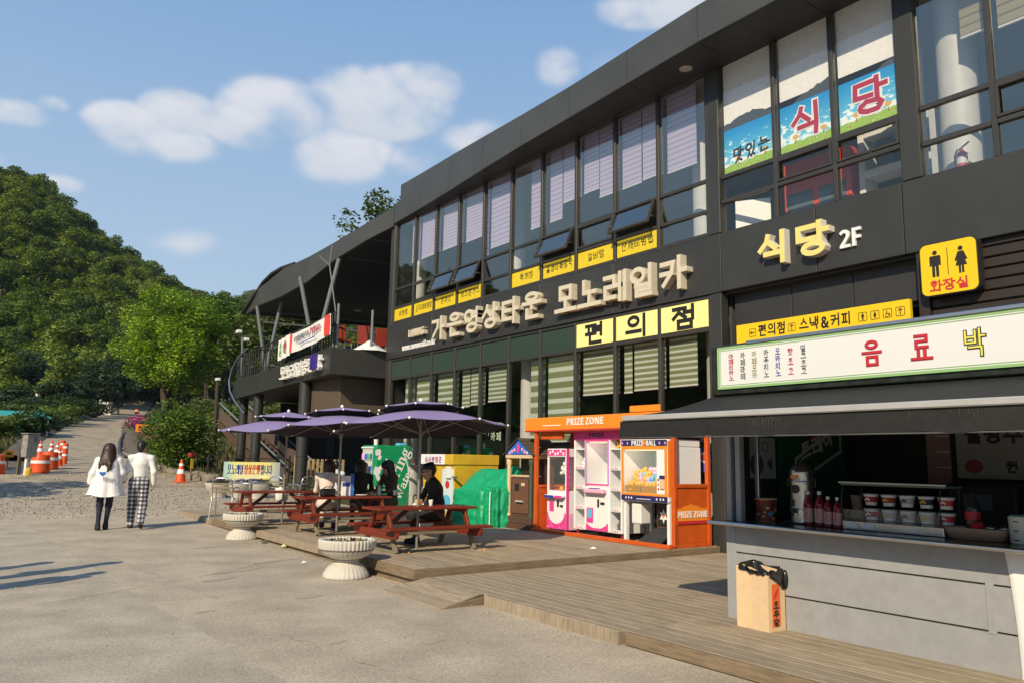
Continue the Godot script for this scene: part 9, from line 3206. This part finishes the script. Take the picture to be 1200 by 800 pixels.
	person("woman with a brown bob in a pale pink top sitting at the middle table", Vector3(5.86, 0.24, -13.86), 3.14 + 2.55, dk, cream, Color(0.55, 0.52, 0.48), Color(0.08, 0.02, 0.04), {"hair": "bob", "hair_mat": "hair_brown", "woman": true, "palms_down": true, "bulk": 0.98})
	person("woman with a black bob and black jacket between the two other women", Vector3(6.62, 0.24, -14.0), 3.14 + 2.75, dk, black, Color(0.015, 0.015, 0.017), Color(0.02, 0.02, 0.02), {"hair": "bob", "woman": true, "palms_down": true, "bulk": 0.98})
	var d3 := joints_seated(0.08)
	person("woman with long black hair and brown jacket at the middle table", Vector3(7.28, 0.24, -13.98), 1.75, d3, Color(0.075, 0.05, 0.03), Color(0.05, 0.04, 0.03), Color(0.02, 0.02, 0.02), {"hair": "long", "woman": true, "palms_down": true, "bulk": 1.0, "look": Vector3(0.0, 0, -1)})
	person("dark haired person in a white shirt behind the three women", Vector3(8.45, 0.18, -19.4), -0.4, joints_seated(0.30), Color(0.62, 0.66, 0.74), Color(0.03, 0.03, 0.05), Color(0.02, 0.02, 0.02), {"hair": "short", "palms_down": true})
	person("dark haired person in a mint green shirt sitting in front of the vending machine", Vector3(8.55, 0.18, -18.3), -2.6, joints_seated(0.12), Color(0.22, 0.48, 0.38), Color(0.03, 0.03, 0.05), Color(0.02, 0.02, 0.02), {"hair": "short", "palms_down": true})
	# three onlookers to the left, whose long shadows reach into the view
	var q := [[-0.72, -11.5, "onlooker in a dark jacket standing furthest back on the left"], [-0.10, -11.05, "tall onlooker in a dark jacket standing in the middle on the left"], [-0.35, -10.2, "onlooker in a dark jacket standing closest to the camera on the left"]]
	var first := person(q[0][2], Vector3(q[0][0], 0, q[0][1]), 0.3, joints_standing(1.62), Color(0.05, 0.06, 0.09), Color(0.03, 0.03, 0.04), Color(0.02, 0.02, 0.02), {"hair": "short", "cell": 0.024})
	copy(first, q[1][2], Vector3(q[1][0], 0, q[1][1]), 0.9, "", 1.08)
	copy(first, q[2][2], Vector3(q[2][0], 0, q[2][1]), -0.4, "", 1.03)
	for o in get_children():
		if o.has_meta("label") and String(o.name).begins_with("person"): o.set_meta("category", "person")

# ---------------------------------------------------------------- odds and ends
func small_things() -> void:
	var mb := MB.new()
	# blue and white carton on the middle table
	var t := thing("carton", "tall blue and white carton standing on the middle picnic table", "carton", Vector3(6.12, 0.862, -13.5), -0.3)
	put("carton", sb(Vector3(-0.11, 0, -0.06), Vector3(0.05, 0.36, 0.06), 0.004), M.white_sheet, t)
	put("blue_side", sb(Vector3(0.051, 0, -0.06), Vector3(0.11, 0.40, 0.06), 0.004), M.blue_paint, t)
	put("print", sb(Vector3(-0.1, 0.17, 0.061), Vector3(0.04, 0.24, 0.064)), M.blue_ink, t)
	mb.lathe([Vector2(0.0, 0.0), Vector2(0.03, 0.0), Vector2(0.032, 0.14), Vector2(0.012, 0.18), Vector2(0.012, 0.2), Vector2(0.0, 0.2)], 14)
	single("water_bottle", mb, mat("pet", lin(0.45, 0.55, 0.58), 0.15), "clear water bottle on the middle table in front of the woman in brown", "bottle", Vector3(6.72, 0.862, -13.4))
	mb = MB.new()
	mb.lathe([Vector2(0.0, 0.0), Vector2(0.08, 0.0), Vector2(0.11, 0.025), Vector2(0.105, 0.03), Vector2(0.0, 0.012)], 20)
	single("paper_plate", mb, M.white_sheet, "white paper plate lying on the middle table beside the carton", "plate", Vector3(6.3, 0.862, -13.28))
	mb = MB.new()
	mb.lathe([Vector2(0.0, 0.0), Vector2(0.028, 0.0), Vector2(0.036, 0.09), Vector2(0.034, 0.09), Vector2(0.026, 0.005), Vector2(0.0, 0.005)], 16)
	single("paper_cup", mb, M.white_sheet, "white paper cup on the near table in front of the man in black", "cup", Vector3(6.22, 0.842, -10.62))
	single("paper_cup", mb, M.white_sheet, "white paper cup on the middle table beyond the water bottle", "cup", Vector3(7.1, 0.862, -13.5))
	t = thing("snack_packet", "small brown snack box standing on the near table by the pole", "box", Vector3(6.08, 0.842, -10.75), 0.3)
	put("box", sb(Vector3(-0.05, 0, -0.03), Vector3(0.05, 0.09, 0.03), 0.003), M.kraft, t)
	put("lid_print", sb(Vector3(-0.04, 0.02, 0.0305), Vector3(0.04, 0.07, 0.033)), M.orange_light, t)
	# handbag on the bench
	t = thing("handbag", "shiny black handbag on the middle table beside the woman in pink", "handbag", Vector3(5.66, 0.862, -13.3), 0.2)
	mb = MB.new()
	mb.box(Vector3(0, 0.07, 0), Vector3(0.30, 0.14, 0.12), Basis(), 0.05)
	put("body", mb, M.bag_black, t)
	mb = MB.new()
	mb.tube([Vector3(-0.11, 0.13, 0), Vector3(-0.07, 0.17, 0.02), Vector3(0.07, 0.17, 0.02), Vector3(0.11, 0.13, 0)], 0.009, 6)
	put("strap", mb, M.bag_black, t)
	# white bundle under the near table
	single("white_bag", rock(402, Vector3(0.14, 0.15, 0.12)), M.white_cloth, "white cloth bundle on the far bench of the near table", "bundle", Vector3(6.32, 0.72, -11.12))
	single("white_bag", rock(403, Vector3(0.13, 0.17, 0.11)), M.white_cloth, "white shopping bag on the bench behind the furthest table", "bag", Vector3(5.9, 0.75, -16.3))
	# litter
	t = thing("crushed_can", "crushed silver can on the pavement beside the far planter", "can", Vector3(4.72, ground(4.7, -13.6) + 0.034, -13.75), 0.5)
	mb = MB.new()
	mb.tube([Vector3(-0.06, 0, 0), Vector3(-0.02, 0.004, 0.004), Vector3(0.02, -0.004, 0), Vector3(0.06, 0, 0)], [0.030, 0.033, 0.027, 0.030], 14)
	put("can", mb, M.foil, t)
	mb = MB.new()
	mb.tube([Vector3(-0.03, 0.001, 0.001), Vector3(0.02, 0, 0)], [0.0335, 0.0285], 14, false)
	put("label", mb, M.grey_ink, t)
	var bits := [[4.70, -10.4, 0.004, "white paper scrap by the deck edge near the front planter"], [4.45, -11.2, 0.004, "small white paper scrap on the pavement between the planters"], [8.3, -9.2, 0.224, "white crumpled tissue on the deck before the orange booth"], [4.85, -17.0, 0.10, "white paper scrap on the pavement at the far deck edge"], [4.8, -13.0, 0.03, "yellow wrapper lying at the deck edge between the planters"]]
	for k in bits.size():
		var q: Array = bits[k]
		mb = MB.new()
		var pts := [Vector3(-0.06, 0, -0.02), Vector3(0.01, 0.0, -0.05), Vector3(0.07, 0.005, 0.0), Vector3(0.02, 0.0, 0.05), Vector3(-0.05, 0.0, 0.03)]
		var mid := Vector3(0.0, 0.035, 0.0)
		for i in 5: mb.tri(pts[i] + Vector3(0, rng.randf() * 0.012, 0), mid, pts[(i + 1) % 5])
		single("paper_scrap", mb, M.white_sheet if k < 4 else M.sign_pale, q[3], "litter", Vector3(q[0], ground(q[0], q[1]) * (1.0 if q[2] < 0.2 else 0.0) + q[2] + 0.004, q[1]), q[0] * 3.0)
	# orange bolts where the tables once stood
	for q in [[6.72, -9.85], [5.55, -10.05]]:
		mb = MB.new()
		mb.cyl(Vector3.ZERO, Vector3(0, 0.025, 0), 0.02, 0.012, 8)
		single("deck_peg", mb, M.orange_light, "small orange peg in the deck by the %s leg of the near table" % ("right" if q[0] > 6.0 else "left"), "peg", Vector3(q[0], 0.222, q[1]))
